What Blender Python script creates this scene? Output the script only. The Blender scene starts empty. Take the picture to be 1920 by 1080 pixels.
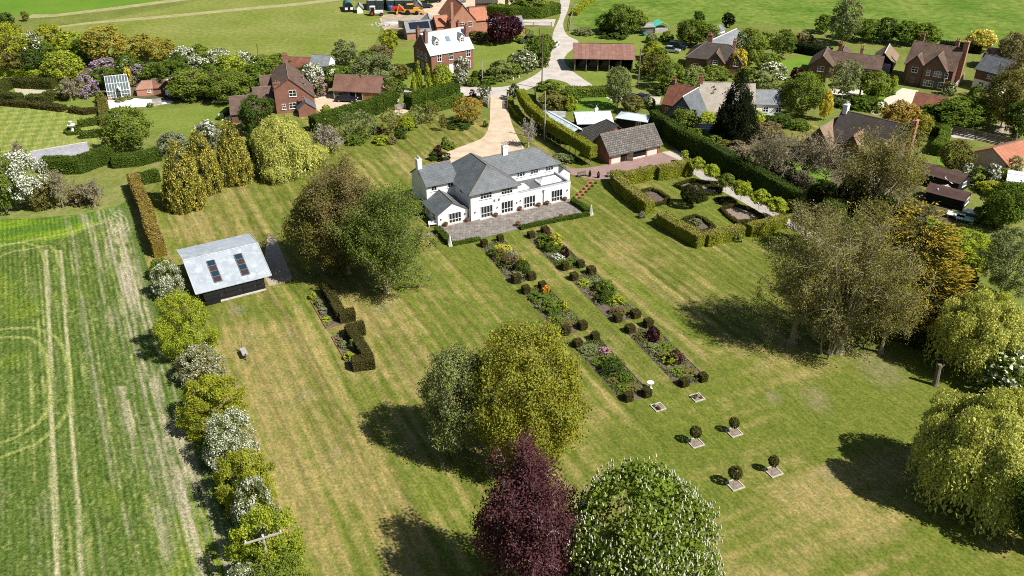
import bpy, bmesh, math, random
import numpy as np
from mathutils import Vector, Matrix

# ------------------------------------------------------------------ camera, sky, sun, exposure
S = bpy.context.scene
COL = S.collection
FPX = 1650.0; PITCH = math.radians(30.4); CAMH = 62.0
SP, CP = math.sin(PITCH), math.cos(PITCH)
cam_d = bpy.data.cameras.new("Camera"); cam = bpy.data.objects.new("Camera", cam_d); COL.objects.link(cam)
cam_d.sensor_width = 36.0; cam_d.lens = 36.0*FPX/1920.0; cam_d.clip_end = 3000.0; cam_d.clip_start = 1.0
cam.location = (0, 0, CAMH); cam.rotation_euler = (math.pi/2-PITCH, 0, 0)
S.camera = cam
SUN_EL = math.radians(48.5); SUN_AZ = (0.86, -0.51)        # the sun stands behind the camera's right shoulder
W = bpy.data.worlds.new("World"); S.world = W; W.use_nodes = True
nt = W.node_tree; sky = nt.nodes.new("ShaderNodeTexSky"); sky.sky_type = 'NISHITA'; sky.sun_disc = False
sky.sun_elevation = SUN_EL; sky.sun_rotation = math.atan2(SUN_AZ[0], SUN_AZ[1])
nt.links.new(sky.outputs[0], nt.nodes["Background"].inputs[0]); nt.nodes["Background"].inputs[1].default_value = 0.05
sl = bpy.data.lights.new("Sun", 'SUN'); sl.energy = 5.0; sl.angle = math.radians(0.5); sl.color = (1.0, 0.96, 0.89)
so = bpy.data.objects.new("Sun", sl); COL.objects.link(so)
_d = Vector((SUN_AZ[0]*math.cos(SUN_EL), SUN_AZ[1]*math.cos(SUN_EL), math.sin(SUN_EL)))
so.rotation_euler = _d.to_track_quat('Z', 'Y').to_euler(); so.location = (60, -40, 120)
S.view_settings.view_transform = 'Standard'; S.view_settings.look = 'None'
S.view_settings.exposure = 0.55; S.view_settings.gamma = 1.0
S.render.engine = 'CYCLES'
S.cycles.max_bounces = 5; S.cycles.diffuse_bounces = 3; S.cycles.transmission_bounces = 3; S.cycles.glossy_bounces = 2
S.cycles.use_denoising = False
S.cycles.filter_width = 1.0

# ------------------------------------------------------------------ measuring: image point -> place on the ground
def P(u, v, h=0.0):
    x = (u-960)/FPX; z = (540-v)/FPX
    dz = -SP+z*CP; t = (h-CAMH)/dz
    return (x*t, (CP+z*SP)*t)
def HT(ub, vb, vt):
    Y = P(ub, vb)[1]; k = (540-vt)/FPX
    return CAMH+Y*(k*CP-SP)/(CP+k*SP)
def depth(x, y, z=0): return y*CP-(z-CAMH)*SP
def dist2(a, b): return math.hypot(a[0]-b[0], a[1]-b[1])
D1 = (0.893, 0.45); D2 = (-0.45, 0.893)      # directions of the house front and of the flower borders

RNG = np.random.default_rng(7)
random.seed(7)

def tag(o, label=None, cat=None, group=None, kind=None):
    if label: o['label'] = label
    if cat: o['category'] = cat
    if group: o['group'] = group
    if kind: o['kind'] = kind
    return o
def empty(name, loc, rz=0.0, label=None, cat=None, group=None):
    o = bpy.data.objects.new(name, None); COL.objects.link(o); o.empty_display_size = 0.3
    o.location = (loc[0], loc[1], loc[2] if len(loc) > 2 else 0.0); o.rotation_euler = (0, 0, rz)
    return tag(o, label, cat, group)
def copy_tree(o, parent=None):
    c = o.copy(); COL.objects.link(c)
    if parent is not None: c.parent = parent
    for ch in o.children: copy_tree(ch, c)
    return c

# ------------------------------------------------------------------ materials
MATS = {}
class N:
    def __init__(s, name):
        s.m = bpy.data.materials.new(name); s.m.use_nodes = True; s.t = s.m.node_tree
        s.b = s.t.nodes["Principled BSDF"]; s.out = s.t.nodes["Material Output"]
    def n(s, typ, **kw):
        x = s.t.nodes.new(typ)
        for k, v in kw.items(): setattr(x, k, v)
        return x
    def l(s, a, b): s.t.links.new(a, b)
    def math(s, op, a, b=None, clamp=False):
        x = s.n("ShaderNodeMath", operation=op, use_clamp=clamp)
        for i, q in enumerate((a, b)):
            if q is None: continue
            if isinstance(q, (int, float)): x.inputs[i].default_value = q
            else: s.l(q, x.inputs[i])
        return x.outputs[0]
    def mix(s, f, a, b, typ='MIX'):
        x = s.n("ShaderNodeMix", data_type='RGBA', blend_type=typ)
        for i, q in ((0, f), (6, a), (7, b)):
            if isinstance(q, (int, float)): x.inputs[i].default_value = q
            elif isinstance(q, tuple): x.inputs[i].default_value = (q+(1,))[:4]
            else: s.l(q, x.inputs[i])
        return x.outputs[2]
    def ramp(s, f, stops):
        x = s.n("ShaderNodeValToRGB"); e = x.color_ramp.elements
        while len(e) < len(stops): e.new(0.5)
        for i, (p, c) in enumerate(stops): e[i].position = p; e[i].color = (c+(1,))[:4]
        s.l(f, x.inputs[0]); return x.outputs[0]
    def coord(s, which='Object', scale=(1, 1, 1), rot=0.0):
        tc = s.n("ShaderNodeTexCoord"); mp = s.n("ShaderNodeMapping")
        mp.inputs['Scale'].default_value = scale; mp.inputs['Rotation'].default_value = (0, 0, rot)
        s.l(tc.outputs[which], mp.inputs[0]); return mp.outputs[0]
    def noise(s, vec, scale, detail=3, rough=0.55):
        x = s.n("ShaderNodeTexNoise"); x.inputs['Scale'].default_value = scale; x.inputs['Detail'].default_value = detail
        x.inputs['Roughness'].default_value = rough
        if vec is not None: s.l(vec, x.inputs['Vector'])
        return x.outputs[0]
    def bump(s, h, strength=0.3, d=0.05):
        x = s.n("ShaderNodeBump"); x.inputs['Strength'].default_value = strength; x.inputs['Distance'].default_value = d
        s.l(h, x.inputs['Height']); s.l(x.outputs[0], s.b.inputs['Normal'])
    def done(s, rough=0.8, spec=0.3, metal=0.0):
        if rough is not None: s.b.inputs['Roughness'].default_value = rough
        s.b.inputs['Specular IOR Level'].default_value = spec; s.b.inputs['Metallic'].default_value = metal
        return s.m
def mul(c, k): return tuple(min(1, q*k) for q in c)

def M_plain(name, c, rough=0.7, spec=0.3, var=0.15, scale=1.5, metal=0.0):
    if name in MATS: return MATS[name]
    k = N(name); f = k.noise(k.coord('Object'), scale, 4)
    k.l(k.ramp(f, [(0.3, mul(c, 1-var)), (0.7, mul(c, 1+var))]), k.b.inputs['Base Color'])
    MATS[name] = k.done(rough, spec, metal); return MATS[name]
def M_blotch(name, c1, c2, scale=0.5, rough=0.85, fine=6.0, fa=0.25, bump=0.0, spec=0.2):
    """two colours in large patches with a fine grain over them"""
    if name in MATS: return MATS[name]
    k = N(name); v = k.coord('Object')
    a = k.ramp(k.noise(v, scale, 5, 0.6), [(0.35, c1), (0.65, c2)])
    g = k.noise(v, fine, 4, 0.7)
    k.l(k.mix(1.0, a, k.ramp(g, [(0.3, (1-fa,)*3), (0.7, (1+fa,)*3)]), 'MULTIPLY'), k.b.inputs['Base Color'])
    if bump: k.bump(g, bump, 0.1)
    MATS[name] = k.done(rough, spec); return MATS[name]
def M_tiles(name, c1, c2, mortar, bw=0.45, bh=0.28, patch=(0.8, 1.2), pscale=0.5, rough=0.8, moss=None, msize=0.03):
    """courses of tiles, slates or bricks in metres, with weathering in patches"""
    if name in MATS: return MATS[name]
    k = N(name); v = k.coord('UV')
    br = k.n("ShaderNodeTexBrick"); br.inputs['Scale'].default_value = 1.0
    br.inputs['Brick Width'].default_value = bw; br.inputs['Row Height'].default_value = bh
    br.inputs['Mortar Size'].default_value = msize; br.inputs['Bias'].default_value = 0.0
    br.inputs['Color1'].default_value = c1+(1,); br.inputs['Color2'].default_value = c2+(1,); br.inputs['Mortar'].default_value = mortar+(1,)
    k.l(v, br.inputs['Vector'])
    o = k.coord('Object')
    f = k.noise(o, pscale, 5, 0.65)
    c = k.mix(1.0, br.outputs[0], k.ramp(f, [(0.3, (patch[0],)*3), (0.7, (patch[1],)*3)]), 'MULTIPLY')
    if moss:
        g = k.noise(o, 1.3, 5, 0.7)
        c = k.mix(k.ramp(g, [(0.55, (0, 0, 0)), (0.72, (0.8, 0.8, 0.8))]), c, moss)
    g2 = k.noise(o, 9.0, 2)
    c = k.mix(1.0, c, k.ramp(g2, [(0.3, (0.82,)*3), (0.7, (1.18,)*3)]), 'MULTIPLY')
    k.l(c, k.b.inputs['Base Color']); k.bump(br.outputs[1], -0.4, 0.03)
    MATS[name] = k.done(rough, 0.25); return MATS[name]
def M_boards(name, c, w=0.2, dark=0.5, horiz=True, rough=0.8, var=0.3):
    if name in MATS: return MATS[name]
    k = N(name); v = k.coord('UV')
    sx = k.n("ShaderNodeSeparateXYZ"); k.l(v, sx.inputs[0])
    a = k.math('DIVIDE', sx.outputs[1 if horiz else 0], w); fr = k.math('FRACT', a); fl = k.math('FLOOR', a)
    wn = k.n("ShaderNodeTexWhiteNoise", noise_dimensions='1D'); k.l(fl, wn.inputs['W'])
    tone = k.ramp(wn.outputs[0], [(0.0, mul(c, 1-var)), (1.0, mul(c, 1+var))])
    edge = k.math('LESS_THAN', fr, 0.14)
    cc = k.mix(edge, tone, mul(c, dark))
    cc = k.mix(1.0, cc, k.ramp(k.noise(k.coord('Object'), 0.9, 4), [(0.3, (0.8,)*3), (0.7, (1.2,)*3)]), 'MULTIPLY')
    k.l(cc, k.b.inputs['Base Color']); MATS[name] = k.done(rough, 0.2); return MATS[name]
def M_glass(name='window_glass', c=(0.012, 0.016, 0.02), rough=0.06):
    if name in MATS: return MATS[name]
    k = N(name); k.b.inputs['Base Color'].default_value = c+(1,)
    MATS[name] = k.done(rough, 0.6); return MATS[name]
def M_metal_sheet():
    if 'sheet_metal' in MATS: return MATS['sheet_metal']
    k = N('sheet_metal'); v = k.coord('UV')
    vr = k.n("ShaderNodeTexVoronoi", feature='F1'); vr.inputs['Scale'].default_value = 0.75
    nz = k.noise(v, 1.6, 4); mx = k.mix(0.35, v, nz); k.l(mx, vr.inputs['Vector'])
    c = k.ramp(vr.outputs['Distance'], [(0.15, (0.40, 0.435, 0.47)), (0.35, (0.285, 0.325, 0.36)), (0.7, (0.34, 0.38, 0.415))])
    c = k.mix(k.ramp(k.noise(v, 1.1, 5, 0.7), [(0.52, (0, 0, 0)), (0.68, (0.8,)*3)]), c, (0.50, 0.53, 0.56))
    sx = k.n("ShaderNodeSeparateXYZ"); k.l(v, sx.inputs[0])
    seam = k.math('LESS_THAN', k.math('FRACT', k.math('DIVIDE', sx.outputs[0], 0.62)), 0.05)
    c = k.mix(k.math('MULTIPLY', seam, 0.5), c, (0.25, 0.27, 0.29))
    k.l(c, k.b.inputs['Base Color']); MATS['sheet_metal'] = k.done(0.55, 0.35, 0.0); return MATS['sheet_metal']
def M_leaf(name='leaf', trans=0.34):
    """leaves: the colour comes from the object, varied from leaf to leaf"""
    if name in MATS: return MATS[name]
    k = N(name); oi = k.n("ShaderNodeObjectInfo"); at = k.n("ShaderNodeAttribute"); at.attribute_name = 'tint'
    hs = k.n("ShaderNodeHueSaturation"); k.l(oi.outputs['Color'], hs.inputs['Color'])
    mr = k.n("ShaderNodeMapRange"); mr.inputs[3].default_value = 0.55; mr.inputs[4].default_value = 1.5
    k.l(at.outputs['Fac'], mr.inputs[0]); k.l(mr.outputs[0], hs.inputs['Value'])
    mh = k.n("ShaderNodeMapRange"); mh.inputs[3].default_value = 0.515; mh.inputs[4].default_value = 0.485
    k.l(at.outputs['Fac'], mh.inputs[0]); k.l(mh.outputs[0], hs.inputs['Hue'])
    d = k.n("ShaderNodeBsdfDiffuse"); k.l(hs.outputs[0], d.inputs[0])
    t = k.n("ShaderNodeBsdfTranslucent"); k.l(k.mix(1.0, hs.outputs[0], (1.25, 1.3, 0.6), 'MULTIPLY'), t.inputs[0])
    m = k.n("ShaderNodeMixShader"); m.inputs[0].default_value = trans
    k.l(d.outputs[0], m.inputs[1]); k.l(t.outputs[0], m.inputs[2])
    k.l(m.outputs[0], k.out.inputs[0]); k.t.nodes.remove(k.b)
    MATS[name] = k.m; return k.m
def M_bark(name='bark', c=(0.16, 0.135, 0.105)):
    return M_plain(name, c, 0.9, 0.1, 0.35, 3.0)

LEAF = M_leaf()
def M_render():
    k = N('white_render'); v = k.coord('Object', (1.6, 1.6, 0.22)); f = k.noise(v, 1.2, 5, 0.7); g = k.noise(k.coord('Object'), 0.5, 4)
    c = k.mix(1.0, k.ramp(f, [(0.36, (0.70, 0.70, 0.68)), (0.55, (0.81, 0.81, 0.795))]), k.ramp(g, [(0.3, (0.94, 0.94, 0.93)), (0.7, (1.03, 1.03, 1.03))]), 'MULTIPLY')
    k.l(c, k.b.inputs['Base Color']); MATS['white_render'] = k.done(0.8, 0.2)
M_render()
M_plain('white_paint', (0.78, 0.78, 0.77), 0.5, 0.3, 0.03)
M_tiles('slate', (0.105, 0.118, 0.128), (0.135, 0.147, 0.155), (0.07, 0.078, 0.085), 0.5, 0.3, (0.8, 1.25), 0.6, 0.6, moss=(0.16, 0.18, 0.18))
M_tiles('slate_pale', (0.62, 0.64, 0.67), (0.68, 0.70, 0.73), (0.54, 0.56, 0.58), 0.5, 0.3, (0.93, 1.07), 0.6, 0.55, msize=0.015)
M_tiles('slate_lav', (0.27, 0.265, 0.29), (0.32, 0.315, 0.335), (0.21, 0.205, 0.22), 0.5, 0.3, (0.85, 1.2), 0.6, 0.7)
M_tiles('slate_grey', (0.19, 0.20, 0.21), (0.25, 0.26, 0.27), (0.13, 0.14, 0.15), 0.5, 0.3, (0.8, 1.2), 0.5, 0.6)
M_tiles('stone_tiles', (0.195, 0.175, 0.155), (0.105, 0.096, 0.086), (0.055, 0.05, 0.045), 0.55, 0.42, (0.85, 1.2), 1.2, 0.85, msize=0.06)
M_tiles('stone_tiles_dark', (0.12, 0.108, 0.092), (0.085, 0.077, 0.066), (0.04, 0.036, 0.032), 0.5, 0.5, (0.85, 1.2), 0.8, 0.85, msize=0.07)
M_tiles('tile_red', (0.27, 0.095, 0.055), (0.20, 0.075, 0.045), (0.11, 0.05, 0.035), 0.3, 0.24, (0.7, 1.3), 0.7, 0.85, moss=(0.15, 0.11, 0.07))
M_tiles('tile_orange', (0.46, 0.19, 0.11), (0.40, 0.16, 0.095), (0.30, 0.12, 0.075), 0.3, 0.24, (0.85, 1.15), 0.5, 0.85)
M_tiles('tile_salmon', (0.40, 0.205, 0.14), (0.35, 0.175, 0.12), (0.25, 0.13, 0.09), 0.3, 0.24, (0.85, 1.15), 0.5, 0.85)
M_tiles('tile_brown', (0.155, 0.10, 0.072), (0.115, 0.075, 0.056), (0.07, 0.045, 0.036), 0.3, 0.24, (0.75, 1.3), 0.7, 0.85, moss=(0.17, 0.14, 0.10))
M_tiles('tile_rust', (0.225, 0.115, 0.082), (0.18, 0.092, 0.066), (0.12, 0.066, 0.05), 0.3, 0.26, (0.8, 1.25), 0.35, 0.85, moss=(0.20, 0.14, 0.10))
M_tiles('tile_dark', (0.085, 0.068, 0.058), (0.065, 0.053, 0.046), (0.045, 0.036, 0.032), 0.3, 0.24, (0.8, 1.25), 0.6, 0.8)
M_tiles('tile_tan', (0.30, 0.21, 0.13), (0.24, 0.17, 0.11), (0.15, 0.11, 0.075), 0.3, 0.24, (0.8, 1.2), 0.7, 0.85)
M_tiles('brick_red', (0.255, 0.095, 0.06), (0.20, 0.078, 0.052), (0.26, 0.17, 0.13), 0.44, 0.15, (0.85, 1.2), 0.6, 0.9, msize=0.018)
M_tiles('brick_brown', (0.17, 0.085, 0.058), (0.13, 0.068, 0.048), (0.17, 0.11, 0.085), 0.44, 0.15, (0.85, 1.2), 0.6, 0.9, msize=0.018)
M_tiles('brick_bright', (0.44, 0.19, 0.115), (0.38, 0.16, 0.10), (0.38, 0.25, 0.19), 0.44, 0.15, (0.85, 1.2), 0.6, 0.9, msize=0.018)
M_boards('black_boards', (0.016, 0.016, 0.016), 0.2, 0.4)
M_boards('grey_boards', (0.16, 0.155, 0.145), 0.22, 0.5)
M_boards('timber', (0.34, 0.165, 0.06), 0.25, 0.5, horiz=False)
M_boards('oak_boards', (0.19, 0.15, 0.11), 0.25, 0.5)
M_boards('blue_metal', (0.52, 0.60, 0.64), 0.5, 0.8, horiz=False, rough=0.6, var=0.05)
M_boards('rust_sheet', (0.235, 0.125, 0.095), 0.9, 0.85, horiz=False, var=0.12)
M_boards('canvas_dark', (0.035, 0.05, 0.045), 1.0, 0.6, horiz=False, var=0.1)
M_boards('canvas_grey', (0.30, 0.33, 0.33), 4.0, 0.5, horiz=False, var=0.06)
M_boards('felt_brown', (0.085, 0.05, 0.042), 1.0, 0.8, var=0.12)
M_boards('felt_grey', (0.30, 0.30, 0.29), 1.0, 0.8, var=0.12)
M_blotch('thatch', (0.33, 0.285, 0.235), (0.42, 0.37, 0.31), 0.7, 0.95, 5.0, 0.25)
M_plain('lead', (0.12, 0.125, 0.13), 0.6, 0.3, 0.2)
M_plain('lead_pale', (0.42, 0.43, 0.44), 0.6, 0.3, 0.15)
M_plain('ridge_tile', (0.22, 0.18, 0.14), 0.9, 0.1, 0.25)
M_plain('dark', (0.012, 0.012, 0.012), 0.8, 0.2, 0.2)
M_plain('stone', (0.46, 0.43, 0.38), 0.9, 0.1, 0.2)
M_plain('stone_white', (0.72, 0.70, 0.65), 0.85, 0.2, 0.1)
M_plain('terracotta', (0.24, 0.10, 0.055), 0.9, 0.1, 0.25)
M_plain('soil', (0.125, 0.098, 0.075), 0.95, 0.05, 0.35, 2.5)
M_plain('soil_pale', (0.235, 0.185, 0.145), 0.95, 0.05, 0.3, 2.5)
M_plain('edging', (0.22, 0.115, 0.075), 0.9, 0.1, 0.3)
M_plain('wood_grey', (0.36, 0.335, 0.30), 0.9, 0.1, 0.2)
M_plain('wood_post', (0.17, 0.14, 0.11), 0.9, 0.1, 0.25)
M_plain('tyre', (0.012, 0.012, 0.012), 0.85, 0.2, 0.2)
M_plain('steel', (0.30, 0.31, 0.32), 0.4, 0.5, 0.1, metal=0.6)
M_plain('blue_plastic', (0.03, 0.10, 0.30), 0.5, 0.4, 0.2)
M_plain('green_plastic', (0.10, 0.55, 0.42), 0.5, 0.4, 0.15)
M_plain('solar', (0.008, 0.011, 0.022), 0.25, 0.5, 0.2)
M_plain('teal_canvas', (0.06, 0.16, 0.16), 0.7, 0.3, 0.2)
M_plain('pink_render', (0.62, 0.45, 0.38), 0.85, 0.2, 0.08)
M_plain('door_grey', (0.30, 0.32, 0.38), 0.6, 0.3, 0.05)
M_plain('red_brick_pier', (0.30, 0.11, 0.07), 0.9, 0.1, 0.2)
M_plain('yellow_paint', (0.62, 0.30, 0.03), 0.5, 0.4, 0.15)
M_plain('red_paint', (0.42, 0.03, 0.03), 0.45, 0.4, 0.15)
M_glass(); M_glass('roof_glass', (0.015, 0.035, 0.055), 0.25); M_glass('sky_glass', (0.16, 0.24, 0.30), 0.15)
M_bark(); M_bark('bark_pale', (0.42, 0.395, 0.35)); M_bark('bark_grey', (0.27, 0.235, 0.15))

def M_car():
    k = N('car_paint'); oi = k.n("ShaderNodeObjectInfo"); k.l(oi.outputs['Color'], k.b.inputs['Base Color'])
    MATS['car_paint'] = k.done(0.28, 0.5, 0.1)
M_car()

# ------------------------------------------------------------------ mesh builder
class MB:
    def __init__(s): s.v = []; s.f = []; s.m = []
    def face(s, pts, m=0):
        i = len(s.v); s.v += [tuple(p) for p in pts]; s.f.append(list(range(i, i+len(pts)))); s.m.append(m)
    def box(s, x0, y0, z0, x1, y1, z1, m=0, top=True, bottom=True):
        a = [(x0, y0), (x1, y0), (x1, y1), (x0, y1)]
        s.prism(a, z0, z1, m, top, bottom)
    def prism(s, poly, z0, z1, m=0, top=True, bottom=True):
        i = len(s.v); n = len(poly)
        s.v += [(p[0], p[1], z0) for p in poly]+[(p[0], p[1], z1) for p in poly]
        for k in range(n):
            q = (k+1) % n; s.f.append([i+k, i+q, i+n+q, i+n+k]); s.m.append(m)
        if top: s.f.append([i+n+k for k in range(n)]); s.m.append(m)
        if bottom: s.f.append([i+k for k in reversed(range(n))]); s.m.append(m)
    def obox(s, c, size, rz=0.0, m=0, tilt=0.0):
        R = Matrix.Rotation(rz, 3, 'Z') @ Matrix.Rotation(tilt, 3, 'X'); i = len(s.v)
        for dx, dy, dz in ((-1, -1, -1), (1, -1, -1), (1, 1, -1), (-1, 1, -1), (-1, -1, 1), (1, -1, 1), (1, 1, 1), (-1, 1, 1)):
            s.v.append(tuple(Vector(c)+R @ Vector((dx*size[0]/2, dy*size[1]/2, dz*size[2]/2))))
        for f in ((0, 1, 5, 4), (1, 2, 6, 5), (2, 3, 7, 6), (3, 0, 4, 7), (4, 5, 6, 7), (3, 2, 1, 0)):
            s.f.append([i+k for k in f]); s.m.append(m)
    def tube(s, p, q, r0, r1, n=6, m=0, caps=True):
        p = Vector(p); q = Vector(q); d = (q-p)
        if d.length < 1e-6: return
        d.normalize(); a = d.orthogonal().normalized(); b = d.cross(a); i = len(s.v)
        for c, r in ((p, r0), (q, r1)):
            for k in range(n):
                t = 2*math.pi*k/n; s.v.append(tuple(c+(a*math.cos(t)+b*math.sin(t))*r))
        for k in range(n):
            w = (k+1) % n; s.f.append([i+k, i+w, i+n+w, i+n+k]); s.m.append(m)
        if caps:
            s.f.append([i+n+k for k in range(n)]); s.m.append(m); s.f.append([i+k for k in reversed(range(n))]); s.m.append(m)
    def lathe(s, prof, n=12, c=(0, 0, 0), m=0, sx=1.0, sy=1.0):
        i = len(s.v)
        for r, z in prof:
            for k in range(n):
                t = 2*math.pi*k/n; s.v.append((c[0]+r*math.cos(t)*sx, c[1]+r*math.sin(t)*sy, c[2]+z))
        for j in range(len(prof)-1):
            for k in range(n):
                w = (k+1) % n; s.f.append([i+j*n+k, i+j*n+w, i+(j+1)*n+w, i+(j+1)*n+k]); s.m.append(m)
        j = len(prof)-1
        s.f.append([i+j*n+k for k in range(n)]); s.m.append(m); s.f.append([i+k for k in reversed(range(n))]); s.m.append(m)
    def shell(s, tops, t=0.14, m=0, me=None):
        """roof: top faces, the same faces lowered by t, a skirt along the open edges"""
        key = lambda p: (round(p[0], 3), round(p[1], 3), round(p[2], 3)); ed = {}
        for f in tops:
            s.face(f, m); s.face([(p[0], p[1], p[2]-t) for p in reversed(f)], m if me is None else me)
            for k in range(len(f)):
                a, b = f[k], f[(k+1) % len(f)]; kk = (key(a), key(b)); rk = (key(b), key(a))
                if rk in ed: del ed[rk]
                else: ed[kk] = (a, b)
        for a, b in ed.values():
            s.face([(a[0], a[1], a[2]-t), (b[0], b[1], b[2]-t), b, a], m if me is None else me)
    def build(s, name, mats, parent=None, smooth=False, loc=None):
        me = bpy.data.meshes.new(name); me.from_pydata(s.v, [], s.f)
        if not isinstance(mats, (list, tuple)): mats = [mats]
        for x in mats: me.materials.append(MATS[x] if isinstance(x, str) else x)
        me.polygons.foreach_set('material_index', s.m)
        uv = me.uv_layers.new(name='UVMap'); dat = np.zeros((len(me.loops), 2), np.float32)
        for p in me.polygons:
            nrm = p.normal
            if abs(nrm.z) > 0.999: ux, vx = Vector((1, 0, 0)), Vector((0, 1, 0))
            else:
                ux = Vector((0, 0, 1)).cross(nrm).normalized(); vx = nrm.cross(ux)
            for li in p.loop_indices:
                co = me.vertices[me.loops[li].vertex_index].co
                dat[li] = (co.dot(ux), co.dot(vx))
        uv.data.foreach_set('uv', dat.ravel())
        if smooth: me.polygons.foreach_set('use_smooth', [True]*len(me.polygons))
        o = bpy.data.objects.new(name, me); COL.objects.link(o)
        if parent is not None: o.parent = parent
        if loc is not None: o.location = loc
        return o
def quads_mesh(name, V, nq, mats, tint=None, midx=None):
    """a mesh of nq separate quads from an array of 4*nq points"""
    me = bpy.data.meshes.new(name)
    me.vertices.add(4*nq); me.vertices.foreach_set('co', V.astype(np.float32).ravel())
    me.loops.add(4*nq); me.loops.foreach_set('vertex_index', np.arange(4*nq, dtype=np.int32))
    me.polygons.add(nq); me.polygons.foreach_set('loop_start', np.arange(0, 4*nq, 4, dtype=np.int32))
    for x in mats: me.materials.append(MATS[x] if isinstance(x, str) else x)
    if midx is not None: me.polygons.foreach_set('material_index', midx.astype(np.int32))
    at = me.attributes.new('tint', 'FLOAT', 'FACE')
    at.data.foreach_set('value', (RNG.random(nq) if tint is None else tint).astype(np.float32))
    me.update(); return me
def link(name, me, parent=None, loc=None, color=None, scale=None, rz=None):
    o = bpy.data.objects.new(name, me); COL.objects.link(o)
    if parent is not None: o.parent = parent
    if loc is not None: o.location = loc
    if color is not None: o.color = tuple(color)+(1,)
    if scale is not None: o.scale = scale
    if rz is not None: o.rotation_euler = (0, 0, rz)
    return o
# ------------------------------------------------------------------ vegetation: crowns, trunks, hedges
def rand_dirs(n):
    d = RNG.normal(size=(n, 3)); return d/np.linalg.norm(d, axis=1, keepdims=True)
def leaf_quads(C, Nn, size, aspect=0.75, jitter=0.25):
    """quads centred on C, facing Nn"""
    n = len(C); t = rand_dirs(n); a = np.cross(Nn, t); a /= np.linalg.norm(a, axis=1, keepdims=True)+1e-9
    b = np.cross(Nn, a); s = (np.full(n, size) if np.isscalar(size) else size)*(1+jitter*RNG.normal(size=n)).clip(0.5, 1.8)
    a = a*(s*0.5)[:, None]; b = b*(s*0.5*aspect)[:, None]; fold = Nn*(s*0.12)[:, None]
    V = np.empty((n, 4, 3)); V[:, 0] = C-a-fold; V[:, 1] = C-b; V[:, 2] = C+a-fold; V[:, 3] = C+b
    return V.reshape(-1, 3)
def norm(a): return a/(np.linalg.norm(a, axis=1, keepdims=True)+1e-9)

PROFILE = {   # radius of the crown at height z in -1..1
    'round': lambda z: np.sqrt(np.clip(1-z*z, 0, 1)),
    'dome': lambda z: np.where(z > -0.35, np.sqrt(np.clip(1-((z+0.35)/1.35)**2, 0, 1)), 0.9+0.55*(z+0.35)),
    'cone': lambda z: np.clip((1-z)/2, 0, 1)**0.8*0.98+0.02,
    'egg': lambda z: np.where(z < -0.62, 0.93+0.25*(z+0.62), np.clip((1.02-z)/1.64, 0, 1)**0.66*0.93),
    'column': lambda z: np.clip(1-np.abs(z)**3.5, 0, 1)**0.6*np.where(z > 0, 1-0.45*z, 1),
    'bush': lambda z: np.where(z > -0.5, np.sqrt(np.clip(1-((z+0.5)/1.5)**2, 0, 1)), 0.95),
}
STYLE = {  # profile, blobs, blob radius, spread low/high, leaf cover, out bias, second-colour share
    'broad': ('round', 90, 0.20, 0.50, 0.90, 2.3),
    'beech': ('dome', 360, 0.125, 0.62, 0.96, 2.6),
    'tall': ('round', 220, 0.16, 0.42, 0.93, 2.3),
    'airy': ('round', 190, 0.115, 0.30, 0.98, 1.35),
    'thin': ('round', 110, 0.14, 0.30, 0.98, 0.62),
    'bush': ('bush', 70, 0.21, 0.5, 0.88, 2.3),
    'spray': ('bush', 170, 0.12, 0.55, 1.0, 2.0),
    'cone': ('cone', 240, 0.16, 0.45, 0.95, 2.8),
    'egg': ('egg', 340, 0.095, 0.80, 0.95, 2.9),
    'layer': ('cone', 150, 0.20, 0.40, 1.05, 1.7),
    'column': ('column', 70, 0.26, 0.4, 0.82, 2.2),
    'ball': ('round', 170, 0.17, 0.80, 0.88, 3.2),
    'cushion': ('bush', 150, 0.16, 0.80, 0.90, 2.8),
}
CROWNS = {}
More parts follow.
